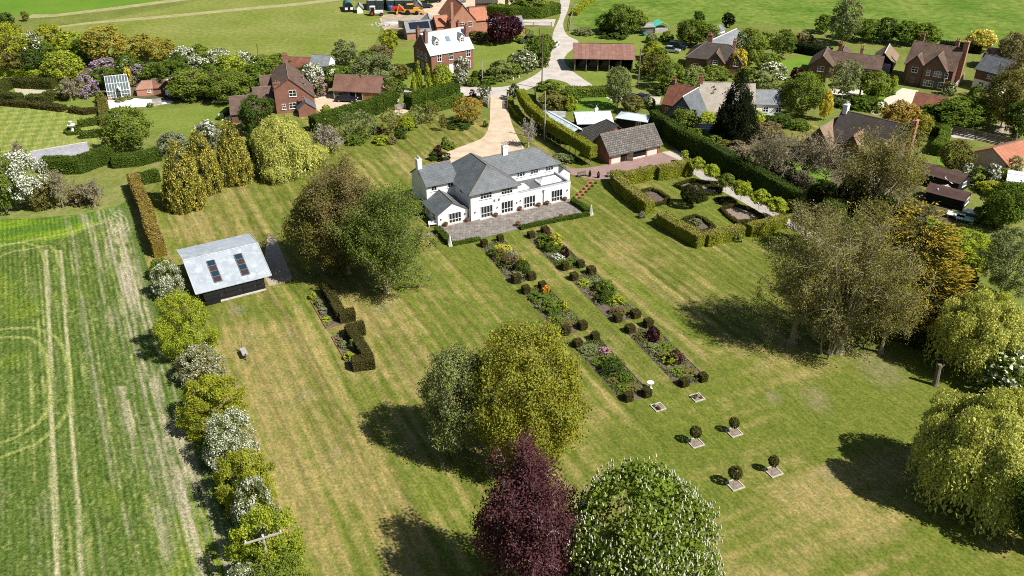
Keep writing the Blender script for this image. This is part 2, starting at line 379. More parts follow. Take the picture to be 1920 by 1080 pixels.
def crown_mesh(style, rel, second=0.0, variant=0, two=False):
    """a crown in the unit sphere; rel = leaf size over crown radius"""
    rel = min([0.021, 0.03, 0.04, 0.055, 0.075, 0.1, 0.14, 0.2, 0.28], key=lambda q: abs(math.log(q/rel)))
    key = (style, rel, round(second, 2), variant)
    if key in CROWNS: return CROWNS[key]
    pf, nb, br, lo, hi, cover = STYLE[style]; prof = PROFILE[pf]
    n = int(min(150000, max(600, cover*22.0/(rel*rel))))
    # blob centres over the envelope
    zz = np.linspace(-0.98, 0.98, 400); w = prof(zz)+0.06; cdf = np.cumsum(w)/w.sum()
    zb = np.interp((np.arange(nb)+RNG.random(nb))/nb, cdf, zz)
    ang = np.arange(nb)*2.39996+RNG.normal(size=nb)*0.5
    rad = prof(zb)*(lo+(hi-lo)*RNG.random(nb)**0.6)
    inner = (RNG.random(nb) < (0.0 if style in ('ball', 'cushion', 'egg', 'layer') else 0.16)); rad = np.where(inner, rad*RNG.random(nb)*0.8, rad)
    top = np.where(inner & (zb > 0), np.sqrt(np.clip(1-(rad/0.98)**2, 0.05, 1))*0.86, zb*0.93)
    C = np.stack([rad*np.cos(ang), rad*np.sin(ang), top], 1)
    if style not in ('ball', 'cushion', 'column', 'layer'):      # an uneven outline
        f = np.zeros(nb)
        for _ in range(7): f += np.cos(C @ (rand_dirs(1)[0]*(2.2+3.2*RNG.random()))+RNG.random()*6.28)
        C = C*(1+{'egg': 0.025, 'beech': 0.075}.get(style, 0.085)*np.clip(f/1.9, -1.6, 1.0))[:, None]
    B = br*(0.6+0.8*RNG.random(nb))*np.clip(prof(zb)+0.35, 0.4, 1)
    blob_t_ = RNG.random(nb); idx = RNG.choice(nb, n, p=(B**2)/(B**2).sum()); d = rand_dirs(n)
    out = norm(np.stack([C[:, 0], C[:, 1], C[:, 2]*0.8+0.15], 1))[idx]
    flip = (d*out).sum(1) < -0.35; d[flip] = d[flip]-2*(d[flip]*out[flip]).sum(1)[:, None]*out[flip]
    r = B[idx]*(0.45+0.6*RNG.random(n)**0.7)
    off = d*r[:, None]+RNG.normal(size=(n, 3))*0.04
    if style == 'spray': off = off+out*(RNG.random(n)**3*0.12)[:, None]
    if style == 'layer':      # flat sprays reaching outwards
        oh = norm(out*np.array([1, 1, 0.0])); along = (off*oh).sum(1, keepdims=True)
        off = off+along*oh*1.1; off[:, 2] = off[:, 2]*0.45+0.22*np.abs(along[:, 0])
    Pp = C[idx]+off
    Pp[:, 2] = np.clip(Pp[:, 2], -1.0, 1.05)
    Nn = norm(d*0.40+out*0.35+rand_dirs(n)*0.75+np.array([0, 0, 0.3]))
    V = leaf_quads(Pp, Nn, rel)
    if style == 'layer':
        ax = norm(oh*1.0+rand_dirs(n)*0.35+np.array([0, 0, 0.15])); sd_ = norm(np.cross(ax, norm(Nn+np.array([0, 0, 1.2])))); L_ = rel*(0.8+0.9*RNG.random(n))
        V = np.stack([Pp-ax*L_[:, None], Pp-sd_*(rel*0.26), Pp+ax*L_[:, None], Pp+sd_*(rel*0.26)], 1).reshape(-1, 3)
    blob_t = RNG.random(nb)
    tint = np.clip(0.45*blob_t[idx]+0.55*RNG.random(n), 0, 1)
    midx = None; mats = [LEAF]
    if second > 0:
        # flowers / second colour stand on the outer side of the blobs
        outer = (d*out).sum(1)+0.5*RNG.random(n)
        if style == 'layer': outer = np.abs(along[:, 0])/B[idx]*np.sign(along[:, 0])+d[:, 2]*0.6+0.9*blob_t_[idx]
        thr = np.quantile(outer, 1-second*1.6); midx = ((outer > thr) & (RNG.random(n) < 0.65)).astype(int)
    CROWNS[key] = (V, n, tint, midx); return CROWNS[key]
MESHES = {}
def crown_obj(style, rel, second, variant, mats, name='crown', **kw):
    V, n, tint, midx = crown_mesh(style, rel, second, variant)
    kk = (style, n, second, variant, tuple(x if isinstance(x, str) else x.name for x in mats))
    if kk not in MESHES: MESHES[kk] = quads_mesh(name, V, n, mats, tint, midx)
    return link(name, MESHES[kk], **kw)

TRUNKS = {}
def trunk_mesh(kind='plain', bark='bark', variant=0):
    key = (kind, bark, variant)
    if key in TRUNKS: return TRUNKS[key]
    m = MB(); rnd = random.Random(variant*17+len(kind))
    def limb(p, d, L, r, lev):
        q = p
        for k in range(3):
            dd = (d+Vector((rnd.uniform(-.25, .25), rnd.uniform(-.25, .25), rnd.uniform(-.05, .25)))).normalized()
            e = q+dd*(L/3); m.tube(q, e, r*(1-k*0.22), r*(1-(k+1)*0.22), 5, 0, False); q = e; d = dd
            if lev > 0 and k > 0:
                for _ in range(2):
                    a = Vector((rnd.uniform(-1, 1), rnd.uniform(-1, 1), rnd.uniform(0.0, 0.7)))
                    limb(q, (d+a*0.8).normalized(), L*0.55, r*0.42, lev-1)
    base = Vector((0, 0, -0.01)); fork = Vector((rnd.uniform(-.03, .03), rnd.uniform(-.03, .03), 0.38))
    R0 = 0.045 if kind != 'slim' else 0.03
    m.tube(base, base+Vector((0, 0, 0.06)), R0*1.5, R0, 8, 0, False); m.tube(base+Vector((0, 0, 0.06)), fork, R0, R0*0.72, 8, 0, False)
    m.tube(fork, fork+Vector((0.02, 0, 0.5)), R0*0.72, R0*0.15, 6, 0, False)
    for k in range(6 if kind != 'slim' else 4):
        a = k*2.4+rnd.random(); p = fork.lerp(fork+Vector((0.02, 0, 0.4)), rnd.random()*0.6)
        limb(p, Vector((math.cos(a), math.sin(a), 0.75)).normalized(), 0.55, R0*0.5, 1)
    o = m.build('trunk', bark); me = o.data; bpy.data.objects.remove(o)
    TRUNKS[key] = me; return me

PAL = {
    'yg': (0.20, 0.235, 0.028), 'lime': (0.22, 0.28, 0.035), 'green': (0.085, 0.135, 0.024), 'mid': (0.115, 0.165, 0.03), 'deep': (0.05, 0.085, 0.02),
    'dark': (0.022, 0.032, 0.013), 'olive': (0.125, 0.125, 0.035), 'brown': (0.135, 0.112, 0.045), 'gold': (0.27, 0.235, 0.04), 'amber': (0.36, 0.23, 0.03), 'orange': (0.33, 0.165, 0.014),
    'purple': (0.072, 0.022, 0.027), 'plum': (0.052, 0.016, 0.024), 'grey': (0.20, 0.215, 0.13), 'sage': (0.145, 0.18, 0.085), 'silver': (0.235, 0.25, 0.18), 'pale': (0.16, 0.20, 0.075),
    'yellow': (0.55, 0.46, 0.06), 'straw': (0.25, 0.205, 0.115), 'tan': (0.21, 0.17, 0.085), 'lilac': (0.14, 0.13, 0.09), 'willow': (0.255, 0.255, 0.04), 'yew': (0.045, 0.052, 0.014), 'box': (0.05, 0.058, 0.018), 'twig': (0.17, 0.145, 0.105),
    'hedge': (0.06, 0.098, 0.018), 'hornbeam': (0.185, 0.215, 0.028), 'russet': (0.19, 0.155, 0.035),
}
for _k in ('yg', 'lime', 'green', 'mid', 'deep', 'olive', 'brown', 'grey', 'sage', 'pale', 'hedge', 'hornbeam', 'russet'):
    _c = PAL[_k]; PAL[_k] = (_c[0]*1.42, _c[1]*1.30, _c[2]*1.15)
PAL.update(birch=(0.15, 0.205, 0.038), chest=(0.165, 0.225, 0.034), brown=(0.20, 0.165, 0.062), olive=(0.175, 0.165, 0.045), willow=(0.47, 0.48, 0.13), purple=(0.112, 0.046, 0.050), straw=(0.24, 0.20, 0.125), twig=(0.19, 0.16, 0.115), bud=(0.24, 0.225, 0.06), gold=(0.20, 0.20, 0.04), goldtree=(0.30, 0.275, 0.042), olivegold=(0.265, 0.255, 0.034), box=(0.085, 0.078, 0.026))
def M_flower(name, c):
    if name not in MATS:
        k = N(name); at = k.n("ShaderNodeAttribute"); at.attribute_name = 'tint'
        k.l(k.ramp(at.outputs['Fac'], [(0, mul(c, 0.8)), (1, mul(c, 1.15))]), k.b.inputs['Base Color']); MATS[name] = k.done(0.8, 0.1)
    return name
for nme, c in (('white_blossom', (0.56, 0.57, 0.47)), ('may_blossom', (0.46, 0.48, 0.36)), ('cream_blossom', (0.68, 0.67, 0.52)), ('lilac_blossom', (0.34, 0.22, 0.36)), ('gold_tips', (0.46, 0.38, 0.065)), ('orange_flower', (0.65, 0.22, 0.03)), ('yellow_flower', (0.48, 0.42, 0.05)), ('pink_flower', (0.45, 0.20, 0.30)), ('orange_tips', (0.40, 0.29, 0.028)), ('dry_leaf', (0.30, 0.22, 0.06)), ('red_leaf', (0.125, 0.048, 0.052)), ('light_leaf', (0.23, 0.265, 0.04)), ('buff_leaf', (0.26, 0.19, 0.10))):
    M_flower(nme, c)

VARI = [0]
def spec(u, vb, vt, wpx, h=None):
    vc = (vb+vt)/2; u = u+(960-u)*(vb-vc)/(3350-vc)      # u is given at mid height; a vertical stem leans in the picture
    X, Y = P(u, vb); hh = h if h else max(0.4, HT(u, vb, vt)); w = wpx*depth(X, Y, hh*0.55)/FPX
    return X, Y, hh, w
def fit_h(X, Y, R, vb, vt, z0, k):
    """tree height for which the rounded crown's outline, not its tip, reaches vt"""
    lo, hi = 0.3, 40.0
    for _ in range(40):
        h = (lo+hi)/2; zc = h*(1+z0)/2; rz = h*(1-z0)/2; D = math.hypot(X, Y, CAMH-zc); sd = (CAMH-zc)/D; cd = math.sqrt(1-sd*sd)
        d = depth(X, Y, zc); vc = 540-FPX*(Y*SP+(zc-CAMH)*CP)/d; top = vc-FPX/d*1.06*math.sqrt((rz*cd)**2+(R*k*sd)**2)
        if top > vt: lo = h
        else: hi = h
    return h
def tree(style, u, vb, vt, wpx, col, label, cat='tree', name='tree', group=None, second=None, share=0.0, z0=None, bark='bark', leaf=None, deep=None, h=None, trunk='plain'):
    """a tree or shrub standing at ground point (u, vb) of the photograph, reaching up to vt and wpx wide"""
    X, Y, hh, w = spec(u, vb, vt, wpx, h); D = math.hypot(X, Y, CAMH)
    R = w/2; ls = leaf if leaf else max(0.15, D*0.00175)
    if z0 is None: z0 = {'bush': 0, 'spray': 0, 'cushion': 0, 'egg': 0.0, 'column': 0.0, 'cone': 0.03, 'beech': 0.06}.get(style, 0.14)
    if not h and style not in ('cone', 'column', 'egg', 'layer'): hh = max(0.4, fit_h(X, Y, R, vb, vt, z0, 0.95 if STYLE[style][0] != 'round' else 1.0))
    rz = hh*(1-z0)/2; r = RNG.random()*6.28; VARI[0] += 1; var = VARI[0] % (2 if ls/R > 0.05 else 3)
    root = empty(name, (X, Y), 0, label, cat, group)
    mats = [LEAF]+([second] if second else [])
    ry = R if deep is None else R*deep
    crown_obj(style, ls/((R*R*rz)**(1/3)), share if second else 0.0, var, mats, 'crown' if cat == 'tree' else 'foliage', parent=root, loc=(0, 0, hh*z0+rz), color=PAL[col] if isinstance(col, str) else col, scale=(R, ry, rz*1.02), rz=r if deep is None else 0)
    if cat == 'tree' or style not in ('bush', 'spray', 'cushion', 'ball'):
        rt = max(R*0.62, hh*0.2)*(0.35 if style in ('egg', 'column') else 1); link('trunk' if cat == 'tree' else 'stem', trunk_mesh(trunk, bark, var), parent=root, scale=(rt, rt, hh*0.72), rz=r)
    return root

def willow(u, vb, vt, wpx, col, label, n=900, bark='bark_pale', group=None, name='weeping_willow'):
    X, Y, hh, w = spec(u, vb, vt, wpx); R = w/2; hh = fit_h(X, Y, R, vb, vt, 0, 0.6)
    root = empty(name, (X, Y), RNG.random()*6, label, 'tree', group)
    nb = 64; a = RNG.random(nb)*6.283; rr = np.sqrt(RNG.random(nb))*0.78*R
    C = np.stack([rr*np.cos(a), rr*np.sin(a), hh*(0.95-0.45*(rr/R)**2)*(0.76+0.24*RNG.random(nb))], 1)
    Bv = []; 
    for i in range(nb):
        br = R*(0.13+0.15*RNG.random()); k = n//nb
        th = RNG.random(k)*6.283; q = np.sqrt(RNG.random(k)); st = np.stack([C[i, 0]+br*q*np.cos(th), C[i, 1]+br*q*np.sin(th), C[i, 2]-br*0.8*q*q], 1)
        o2 = st[:, :2]-C[i, :2]*0.4; o2 = o2/(np.linalg.norm(o2, axis=1, keepdims=True)+1e-6)
        L = np.minimum(st[:, 2]-0.3, hh*(0.06+0.40*RNG.random(k)**1.8*(0.5+q)))
        seg = 14
        for j in range(seg):
            t = (j+RNG.random(k))/seg
            p = st.copy(); p[:, :2] += o2*(0.6*np.sqrt(t)*br*0.45)[:, None]+RNG.normal(size=(k, 2))*0.13; p[:, 2] -= L*t
            Bv.append((p, o2, L/seg))
    Pp = np.concatenate([b[0] for b in Bv]); O = np.concatenate([b[1] for b in Bv]); LL = np.concatenate([b[2] for b in Bv])
    m = len(Pp); s = np.clip(LL*1.0, 0.18, 0.7); wd = 0.07+0.06*RNG.random(m)
    sd = np.stack([-O[:, 1], O[:, 0], np.zeros(m)], 1)+RNG.normal(size=(m, 3))*0.6; sd = norm(sd)*wd[:, None]
    dn = np.stack([O[:, 0]*0.22, O[:, 1]*0.22, -np.ones(m)], 1)+RNG.normal(size=(m, 3))*0.5; dn = norm(dn)*(s*0.55)[:, None]
    V = np.stack([Pp-dn, Pp-sd, Pp+dn, Pp+sd], 1).reshape(-1, 3)
    link('crown', quads_mesh('crown', V, m, [LEAF]), parent=root, color=PAL[col])
    link('trunk', trunk_mesh('plain', bark, 5), parent=root, scale=(R*0.9, R*0.9, hh*0.62)); return root

def bare_tree(u, vb, vt, wpx, label, leafcol='bud', nleaf=9000, bark='bark_grey', levels=4, leaf=0.2, name='budding_tree', spreadz=0.55, stems=1, group=None, seed=0, bscale=1.0, over=0.95, low=0.18):
    """a tree whose limbs and twigs show through young leaves"""
    X, Y, hh, w = spec(u, vb, vt, wpx); R = w/2; rnd = random.Random(seed+int(u)); m = MB(); tips = []
    root = empty(name, (X, Y), 0, label, 'tree', group)
    tipr = max(0.02, 0.00022*math.hypot(X, Y, CAMH))*bscale
    def limb(p, d, L, r, segs, lev, up):
        q = p
        for k in range(segs):
            d = (d+Vector((rnd.gauss(0, .11), rnd.gauss(0, .11), up+rnd.gauss(0, .06)))).normalized(); e = q+d*(L/segs)*rnd.uniform(.8, 1.2)
            f = 1-0.8*k/segs; f2 = 1-0.8*(k+1)/segs
            m.tube(q, e, max(r*f, tipr), max(r*f2, tipr*0.8), 6 if lev == 2 else (4 if lev == 1 else 3), 0, False); q = e
            if lev == 0: tips.append((q, d, L)); continue
            if k < (1 if lev == 2 else 0): continue
            for _ in range(2 if lev == 2 else 3):
                a = rnd.uniform(0, 6.283); s = d.orthogonal().normalized(); b = d.cross(s); o = s*math.cos(a)+b*math.sin(a)
                dd = (d*rnd.uniform(.35, .8)+o*rnd.uniform(.6, 1.0)+Vector((0, 0, .10))).normalized()
                if lev == 2: limb(q, dd, L*rnd.uniform(.28, .46)*(1.15-0.5*k/segs), r*f2*0.45, 4, 1, .03)
                else: limb(q, dd, L*rnd.uniform(.30, .5), tipr, 2, 0, rnd.uniform(-.25, .12))
        if lev: tips.append((q, d, L))
    r0 = hh*0.021*bscale; nl = max(4, int((4+2.2*levels)/stems+.5))
    for s in range(stems):
        a0 = s*2.4; off = Vector((math.cos(a0), math.sin(a0), 0))*(0.6*(stems > 1)); d0 = Vector((math.cos(a0)*0.3*(stems > 1), math.sin(a0)*0.3*(stems > 1), 1)).normalized()
        rr_ = r0/(1+0.3*(stems > 1)); top = off+d0*hh*0.34
        m.tube(off+Vector((0, 0, -.05)), off+d0*0.6, rr_*1.6, rr_*1.1, 8, 0, False); m.tube(off+d0*0.6, top, rr_*1.1, rr_*0.7, 8, 0, False)
        for k in range(nl):
            b = k*2.4+rnd.random()+a0; t = (k+.5)/nl; p = off+d0*hh*(low+(0.34-low)*t)
            tilt = (1.25-0.95*t)*rnd.uniform(.8, 1.15)
            limb(p, Vector((math.cos(b)*math.sin(tilt), math.sin(b)*math.sin(tilt), math.cos(tilt))), hh*rnd.uniform(.5, .66), rr_*0.5, 6, 2, .07)
        limb(top, d0, hh*0.62, rr_*0.65, 6, 2, .05)
    # fit to the crown envelope measured in the photograph
    T = np.array(m.v); lo = T[:, 2].max(); 
    q = np.quantile(np.hypot(T[:, 0], T[:, 1]), 0.985); fx = R*over/q; fz = hh/lo
    lw = np.clip(T[:, 2]/(hh*0.2), 0, 1)
    sx = 1+(fx-1)*lw
    T[:, 0] *= sx; T[:, 1] *= sx; T[:, 2] *= fz; m.v = [tuple(t) for t in T]
    m.build('trunk', bark, root)
    if nleaf:
        tp = np.array([tuple(t[0]) for t in tips]); sx = 1+(fx-1)*np.clip(tp[:, 2]/(hh*0.2), 0, 1)
        tp = tp*np.stack([sx, sx, np.full(len(tp), fz)], 1)
        ii = RNG.integers(0, len(tp), nleaf); pos = tp[ii]+RNG.normal(size=(nleaf, 3))*np.array([1.9, 1.9, 1.5])*leaf
        pos[:, 2] = np.clip(pos[:, 2], 0.3, None)
        V = leaf_quads(pos, norm(rand_dirs(nleaf)+np.array([0.2, -0.2, 0.6])), leaf)
        link('crown', quads_mesh('crown', V, nleaf, [LEAF]), parent=root, color=PAL[leafcol])
    return root

def hedge(pts, width, height, col, label, name='hedge', cat='hedge', ls=None, h2=None, second=None, share=0.3, rough=0.12, group=None, top_second=True, closed=False, zb=0.0, wob=0.13):
    """a clipped hedge along ground points; leaves over a dense core"""
    g = [P(*p) for p in pts]
    if closed: g = g+[g[0]]
    cx = sum(p[0] for p in g)/len(g); cy = sum(p[1] for p in g)/len(g); g = [Vector((p[0]-cx, p[1]-cy)) for p in g]
    D = math.hypot(cx, cy, CAMH); ls = ls or max(0.13, D*0.0014)
    root = empty(name, (cx, cy), 0, label, cat, group); h2 = h2 or height
    core = MB(); Ps = []; Ns = []; n = len(g)
    nor = []
    for i in range(n):
        a = g[i]-g[i-1] if i > 0 else (g[i]-g[n-2] if closed else None); b = g[(i+1)]-g[i] if i < n-1 else (g[1]-g[0] if closed else None)
        t = Vector((0, 0))
        for q in (a, b):
            if q is not None: t += q.normalized()
        t.normalize(); k = 1.0
        if a is not None and b is not None: k = 1/max(0.5, t.dot(b.normalized()))
        nor.append(Vector((-t.y, t.x))*k)
    tot = sum((g[i+1]-g[i]).length for i in range(n-1)); acc = 0
    for i in range(n-1):
        p, q, np_, nq = g[i], g[i+1], nor[i], nor[i+1]; L = (q-p).length
        ha = height+(h2-height)*acc/tot; hb = height+(h2-height)*(acc+L)/tot; acc += L
        hw = width/2-ls*0.35
        for (z0, z1) in ((zb, 1),):
            a, b, c, d = p+np_*hw, q+nq*hw, q-nq*hw, p-np_*hw
            lo = [(v.x, v.y, zb) for v in (a, b, c, d)]; hi = [(v.x, v.y, hh-ls*0.35) for v, hh in ((a, ha), (b, hb), (c, hb), (d, ha))]
            core.face(hi); core.face([lo[0], lo[1], hi[1], hi[0]][::-1]); core.face([lo[2], lo[3], hi[3], hi[2]][::-1])
            if i == 0 and not closed: core.face([lo[3], lo[0], hi[0], hi[3]][::-1])
            if i == n-2 and not closed: core.face([lo[1], lo[2], hi[2], hi[1]][::-1])
            if zb > 0: core.face(lo)
        hm = (ha+hb)/2-zb
        def put(k, fu, fz, side):
            u = RNG.random(k)*1.0; P0 = np.array([p.x, p.y]); Q0 = np.array([q.x, q.y]); A = np.array(np_[:]); B = np.array(nq[:])
            base = P0+(Q0-P0)*u[:, None]; nn = A+(B-A)*u[:, None]; hh = ha+(hb-ha)*u
            if side == 0:
                w = RNG.random(k)*2-1; xy = base+nn*(w*width/2)[:, None]; z = hh+0*u; N3 = np.tile([0, 0, 1.0], (k, 1))
            else:
                xy = base+nn*(side*width/2); z = zb+(hh-zb)*RNG.random(k); N3 = np.concatenate([nn*side, np.zeros((k, 1))], 1)
            pt = np.concatenate([xy, z[:, None]], 1)
            if wob: pt += N3*(wob*np.sin(pt[:, :1]*1.7+pt[:, 1:2]*1.3)*0.5+wob*RNG.random((k, 1))*0.4)
            Ps.append(pt+RNG.normal(size=(k, 3))*rough*ls*2); Ns.append(N3)
        cov = 1.5/(ls*ls*0.6)
        put(int(L*width*cov)+4, 0, 0, 0); put(int(L*hm*cov)+4, 0, 0, 1); put(int(L*hm*cov)+4, 0, 0, -1)
    if not closed:
        for e, s in ((0, -1), (n-1, 1)):
            t = Vector((nor[e].y, -nor[e].x)).normalized()*s; hh = height if e == 0 else h2
            k = int(width*(hh-zb)*1.5/(ls*ls*0.6))+4; w = RNG.random(k)*2-1
            xy = np.array(g[e][:])+np.array(nor[e][:])*(w*width/2)[:, None]; z = zb+(hh-zb)*RNG.random(k)
            Ps.append(np.concatenate([xy, z[:, None]], 1)+RNG.normal(size=(k, 3))*rough*ls*2); Ns.append(np.tile([t.x, t.y, 0], (k, 1)))
    Pp = np.concatenate(Ps); Nn = np.concatenate(Ns); k = len(Pp)
    Nn = norm(Nn*0.75+rand_dirs(k)*0.75+np.array([0, 0, 0.15])); V = leaf_quads(Pp, Nn, ls)
    midx = None
    if second:
        pick = RNG.random(k) < share
        if top_second: pick &= (Pp[:, 2] > height*0.8)
        midx = pick.astype(int)
    tint = np.clip(0.5+0.25*np.sin(Pp[:, 0]*0.9+Pp[:, 1]*0.6)*np.sin(Pp[:, 1]*1.1)+0.35*(RNG.random(k)-0.5)*2, 0, 1)
    nc = len(core.v)//4; V = np.concatenate([np.array(core.v), V]); tint = np.concatenate([np.full(nc, 0.2), tint])
    if midx is not None: midx = np.concatenate([np.zeros(nc, int), midx])
    link('foliage', quads_mesh('foliage', V, k+nc, [LEAF]+([second] if second else []), tint, midx), parent=root, color=PAL[col])
    return root
# ------------------------------------------------------------------ the ground, fields, lawns, road, drives
def vnoise(x, y, seed=0):
    xi = np.floor(x).astype(np.int64); yi = np.floor(y).astype(np.int64); fx = x-xi; fy = y-yi
    def h(a, b):
        n = (a*374761393+b*668265263+seed*974711) & 0xffffffff; n = ((n ^ (n >> 13))*1274126177) & 0xffffffff
        return ((n ^ (n >> 16)) & 0xffff)/65535.0
    sx = fx*fx*(3-2*fx); sy = fy*fy*(3-2*fy)
    return (h(xi, yi)*(1-sx)+h(xi+1, yi)*sx)*(1-sy)+(h(xi, yi+1)*(1-sx)+h(xi+1, yi+1)*sx)*sy
def fbm(x, y, seed=0, o=4):
    s = 0; a = 0.5; t = 0
    for k in range(o): s = s+a*vnoise(x*2**k, y*2**k, seed+k*7); t += a; a *= 0.55
    return s/t
def inpoly(x, y, poly):
    r = np.zeros(x.shape, bool); n = len(poly)
    for i in range(n):
        x0, y0 = poly[i]; x1, y1 = poly[(i+1) % n]
        c = ((y0 > y) != (y1 > y)); t = (x1-x0)*(y-y0)/((y1-y0) if y1 != y0 else 1e-9)+x0
        r ^= c & (x < t)
    return r
def grid_sheet(name, X0, X1, Y0, Y1, step, z, fn, mat, keep=None, axes=None):
    """a finely divided flat sheet; fn gives the colour of every point"""
    nx = int((X1-X0)/step)+1; ny = int((Y1-Y0)/step)+1
    u, v = np.meshgrid(np.linspace(X0, X1, nx), np.linspace(Y0, Y1, ny))
    if axes is None: x, y = u, v
    else: (o, e1, e2) = axes; x = o[0]+u*e1[0]+v*e2[0]; y = o[1]+u*e1[1]+v*e2[1]
    V = np.stack([x, y, np.full_like(x, z)], -1).reshape(-1, 3)
    i = (np.arange(nx-1)[None, :]+np.arange(ny-1)[:, None]*nx).ravel()
    F = np.stack([i, i+1, i+1+nx, i+nx], 1)
    if keep is not None:
        k = keep(x, y).ravel(); F = F[k[F].all(1)]
    me = bpy.data.meshes.new(name); me.vertices.add(len(V)); me.vertices.foreach_set('co', V.astype(np.float32).ravel())
    me.loops.add(4*len(F)); me.loops.foreach_set('vertex_index', F.astype(np.int32).ravel())
    me.polygons.add(len(F)); me.polygons.foreach_set('loop_start', np.arange(0, 4*len(F), 4, dtype=np.int32))
    c = np.concatenate([fn(x, y).reshape(-1, 3), np.ones((len(V), 1))], 1).astype(np.float32)
    at = me.attributes.new('turf', 'FLOAT_COLOR', 'POINT'); at.data.foreach_set('color', c.ravel())
    me.materials.append(mat); me.update(); o = link(name, me); o['kind'] = 'structure'; return o
def M_turf(name, fine=2.2, amt=0.35, stretch=1.0):
    """colour from the sheet, broken up by the grain of the grass: dark and light tufts, greener and strawier"""
    k = N(name); at = k.n("ShaderNodeAttribute"); at.attribute_name = 'turf'
    v = k.coord('Object'); cb = k.n("ShaderNodeCombineXYZ")
    for q, (d_, w_) in enumerate(((D1, 1.0), (D2, 0.14))):
        vm = k.n("ShaderNodeVectorMath", operation='DOT_PRODUCT'); k.l(v, vm.inputs[0]); vm.inputs[1].default_value = (d_[0]*w_, d_[1]*w_, 0); k.l(vm.outputs['Value'], cb.inputs[q])
    v2 = cb.outputs[0]
    f = k.noise(v, fine, 7, 0.8); f2 = k.noise(v, fine*0.3, 5, 0.65); f3 = k.noise(v2, fine*0.8, 5, 0.75)
    c = k.mix(1.0, at.outputs['Color'], k.ramp(f, [(0.36, (1-1.5*amt, 1-1.3*amt, 1-1.4*amt)), (0.5, (1, 1, 1)), (0.64, (1+1.5*amt, 1+1.35*amt, 1+1.9*amt))]), 'MULTIPLY')
    c = k.mix(1.0, c, k.ramp(f2, [(0.36, (0.80, 0.90, 0.74)), (0.64, (1.20, 1.10, 1.24))]), 'MULTIPLY')
    c = k.mix(1.0, c, k.ramp(f3, [(0.36, (0.72, 0.80, 0.70)), (0.64, (1.28, 1.20, 1.28))]), 'MULTIPLY')
    k.l(c, k.b.inputs['Base Color']); k.bump(f, 0.5, 0.08); MATS[name] = k.done(0.95, 0.05); return k.m
lerp = lambda a, b, t: np.asarray(a)+(np.asarray(b)-np.asarray(a))*t[..., None]
sstep = lambda a, b, x: (lambda t: t*t*(3-2*t))(np.clip((x-a)/(b-a), 0, 1))

# the whole land, out to the horizon
mb = MB(); mb.face([(-1500, -400, 0), (1500, -400, 0), (1500, 2500, 0), (-1500, 2500, 0)])
o = mb.build('ground', M_blotch('rough_grass', (0.12, 0.155, 0.028), (0.19, 0.20, 0.055), 0.10, 0.95, 1.2, 0.3, 0.3, 0.05)); o['kind'] = 'structure'

# the great lawn round the white house: dry straw bands, greener bands, mower lines
def lawn_col(x, y):
    a = x*D1[0]+y*D1[1]; b = x*D2[0]+y*D2[1]                   # across and along the borders
    # the right-hand side is mown the other way
    side = sstep(8, 24, x+0.35*(80-y))*sstep(100, 82, y)
    aa = a+1.2*fbm(b*0.05, a*0.05, 3)*2
    st1 = vnoise(aa*1.15, b*0.035, 11)*0.5+vnoise(aa*2.6, b*0.06, 12)*0.3+vnoise(aa*0.42, b*0.02, 13)*0.4
    st2 = vnoise(b*1.0, a*0.05, 21)*0.45+vnoise(b*2.2, a*0.09, 22)*0.25+vnoise(b*0.35, a*0.03, 23)*0.5
    st = (st1*(1-side)+st2*side)/1.2
    big = fbm(x*0.06, y*0.06, 31, 4); mid = fbm(x*0.22, y*0.22, 41, 4); sml = fbm(x*0.9, y*0.9, 43, 3)
    dry = 0.72*(st-0.5)+0.31+0.62*big+0.40*mid+0.30*sml
    left = sstep(-6, -26, x)*sstep(118, 95, y); dry = dry+0.23*left-0.05*side-0.04-0.06*sstep(-2, 10, a-0.0)*sstep(60, 80, y)
    straight = 0.5+0.5*np.sin(a*2*np.pi/1.9+0.6*fbm(b*0.08, a*0.3, 5)); dry = dry+0.10*(straight-0.5)*(1-side)*2
    t = sstep(0.80, 1.22, dry)
    # curved mower rounds behind the olive tree
    cx, cy = P(560, 345); rr = np.hypot(x-cx, y-cy); rnd_ = sstep(138, 146, y)*sstep(-8, -12, x); t = np.clip(t+0.35*rnd_*(np.sin(rr*2*np.pi/1.7)*0.5+0.2*(sml-0.5)), 0, 1)
    green = lerp((0.135, 0.152, 0.026), (0.105, 0.132, 0.020), fbm(x*0.15, y*0.15, 51))
    straw = lerp((0.275, 0.225, 0.075), (0.25, 0.205, 0.078), fbm(x*0.3, y*0.3, 53))
    c = lerp(green, straw, t*0.88)
    worn = sstep(0.70, 0.86, fbm(x*0.35+3, y*0.16, 61, 3))*0.5*left; c = lerp(c, (0.25, 0.215, 0.14), worn)
    lines = sstep(0.54, 0.85, vnoise(aa*3.6, b*0.025, 71))*(1-side); c = c*(1-0.24*lines)[..., None]; pale = sstep(0.58, 0.85, vnoise(aa*3.1+50, b*0.03, 72))*(1-side*0.6); c = c*(1+0.22*pale)[..., None]
    # bare places
    for (uu, vv, r) in ((1552, 888, 1.1), (1650, 690, 3.2), (1530, 745, 2.0), (1090, 640, 0.6), (1450, 745, 1.0)):
        px, py = P(uu, vv); d = np.hypot((x-px), (y-py)*0.7)/r+0.6*(mid-0.5); c = lerp(c, (0.26, 0.205, 0.135), 0.40*sstep(1.3, 0.1, d))
    # greener edges along the flower borders
    return np.clip(c, 0, 1)
TURF = M_turf('lawn_turf', 3.2, 0.30)
grid_sheet('lawn', -62, 62, 40, 176, 0.28, 0.004, lawn_col, TURF)

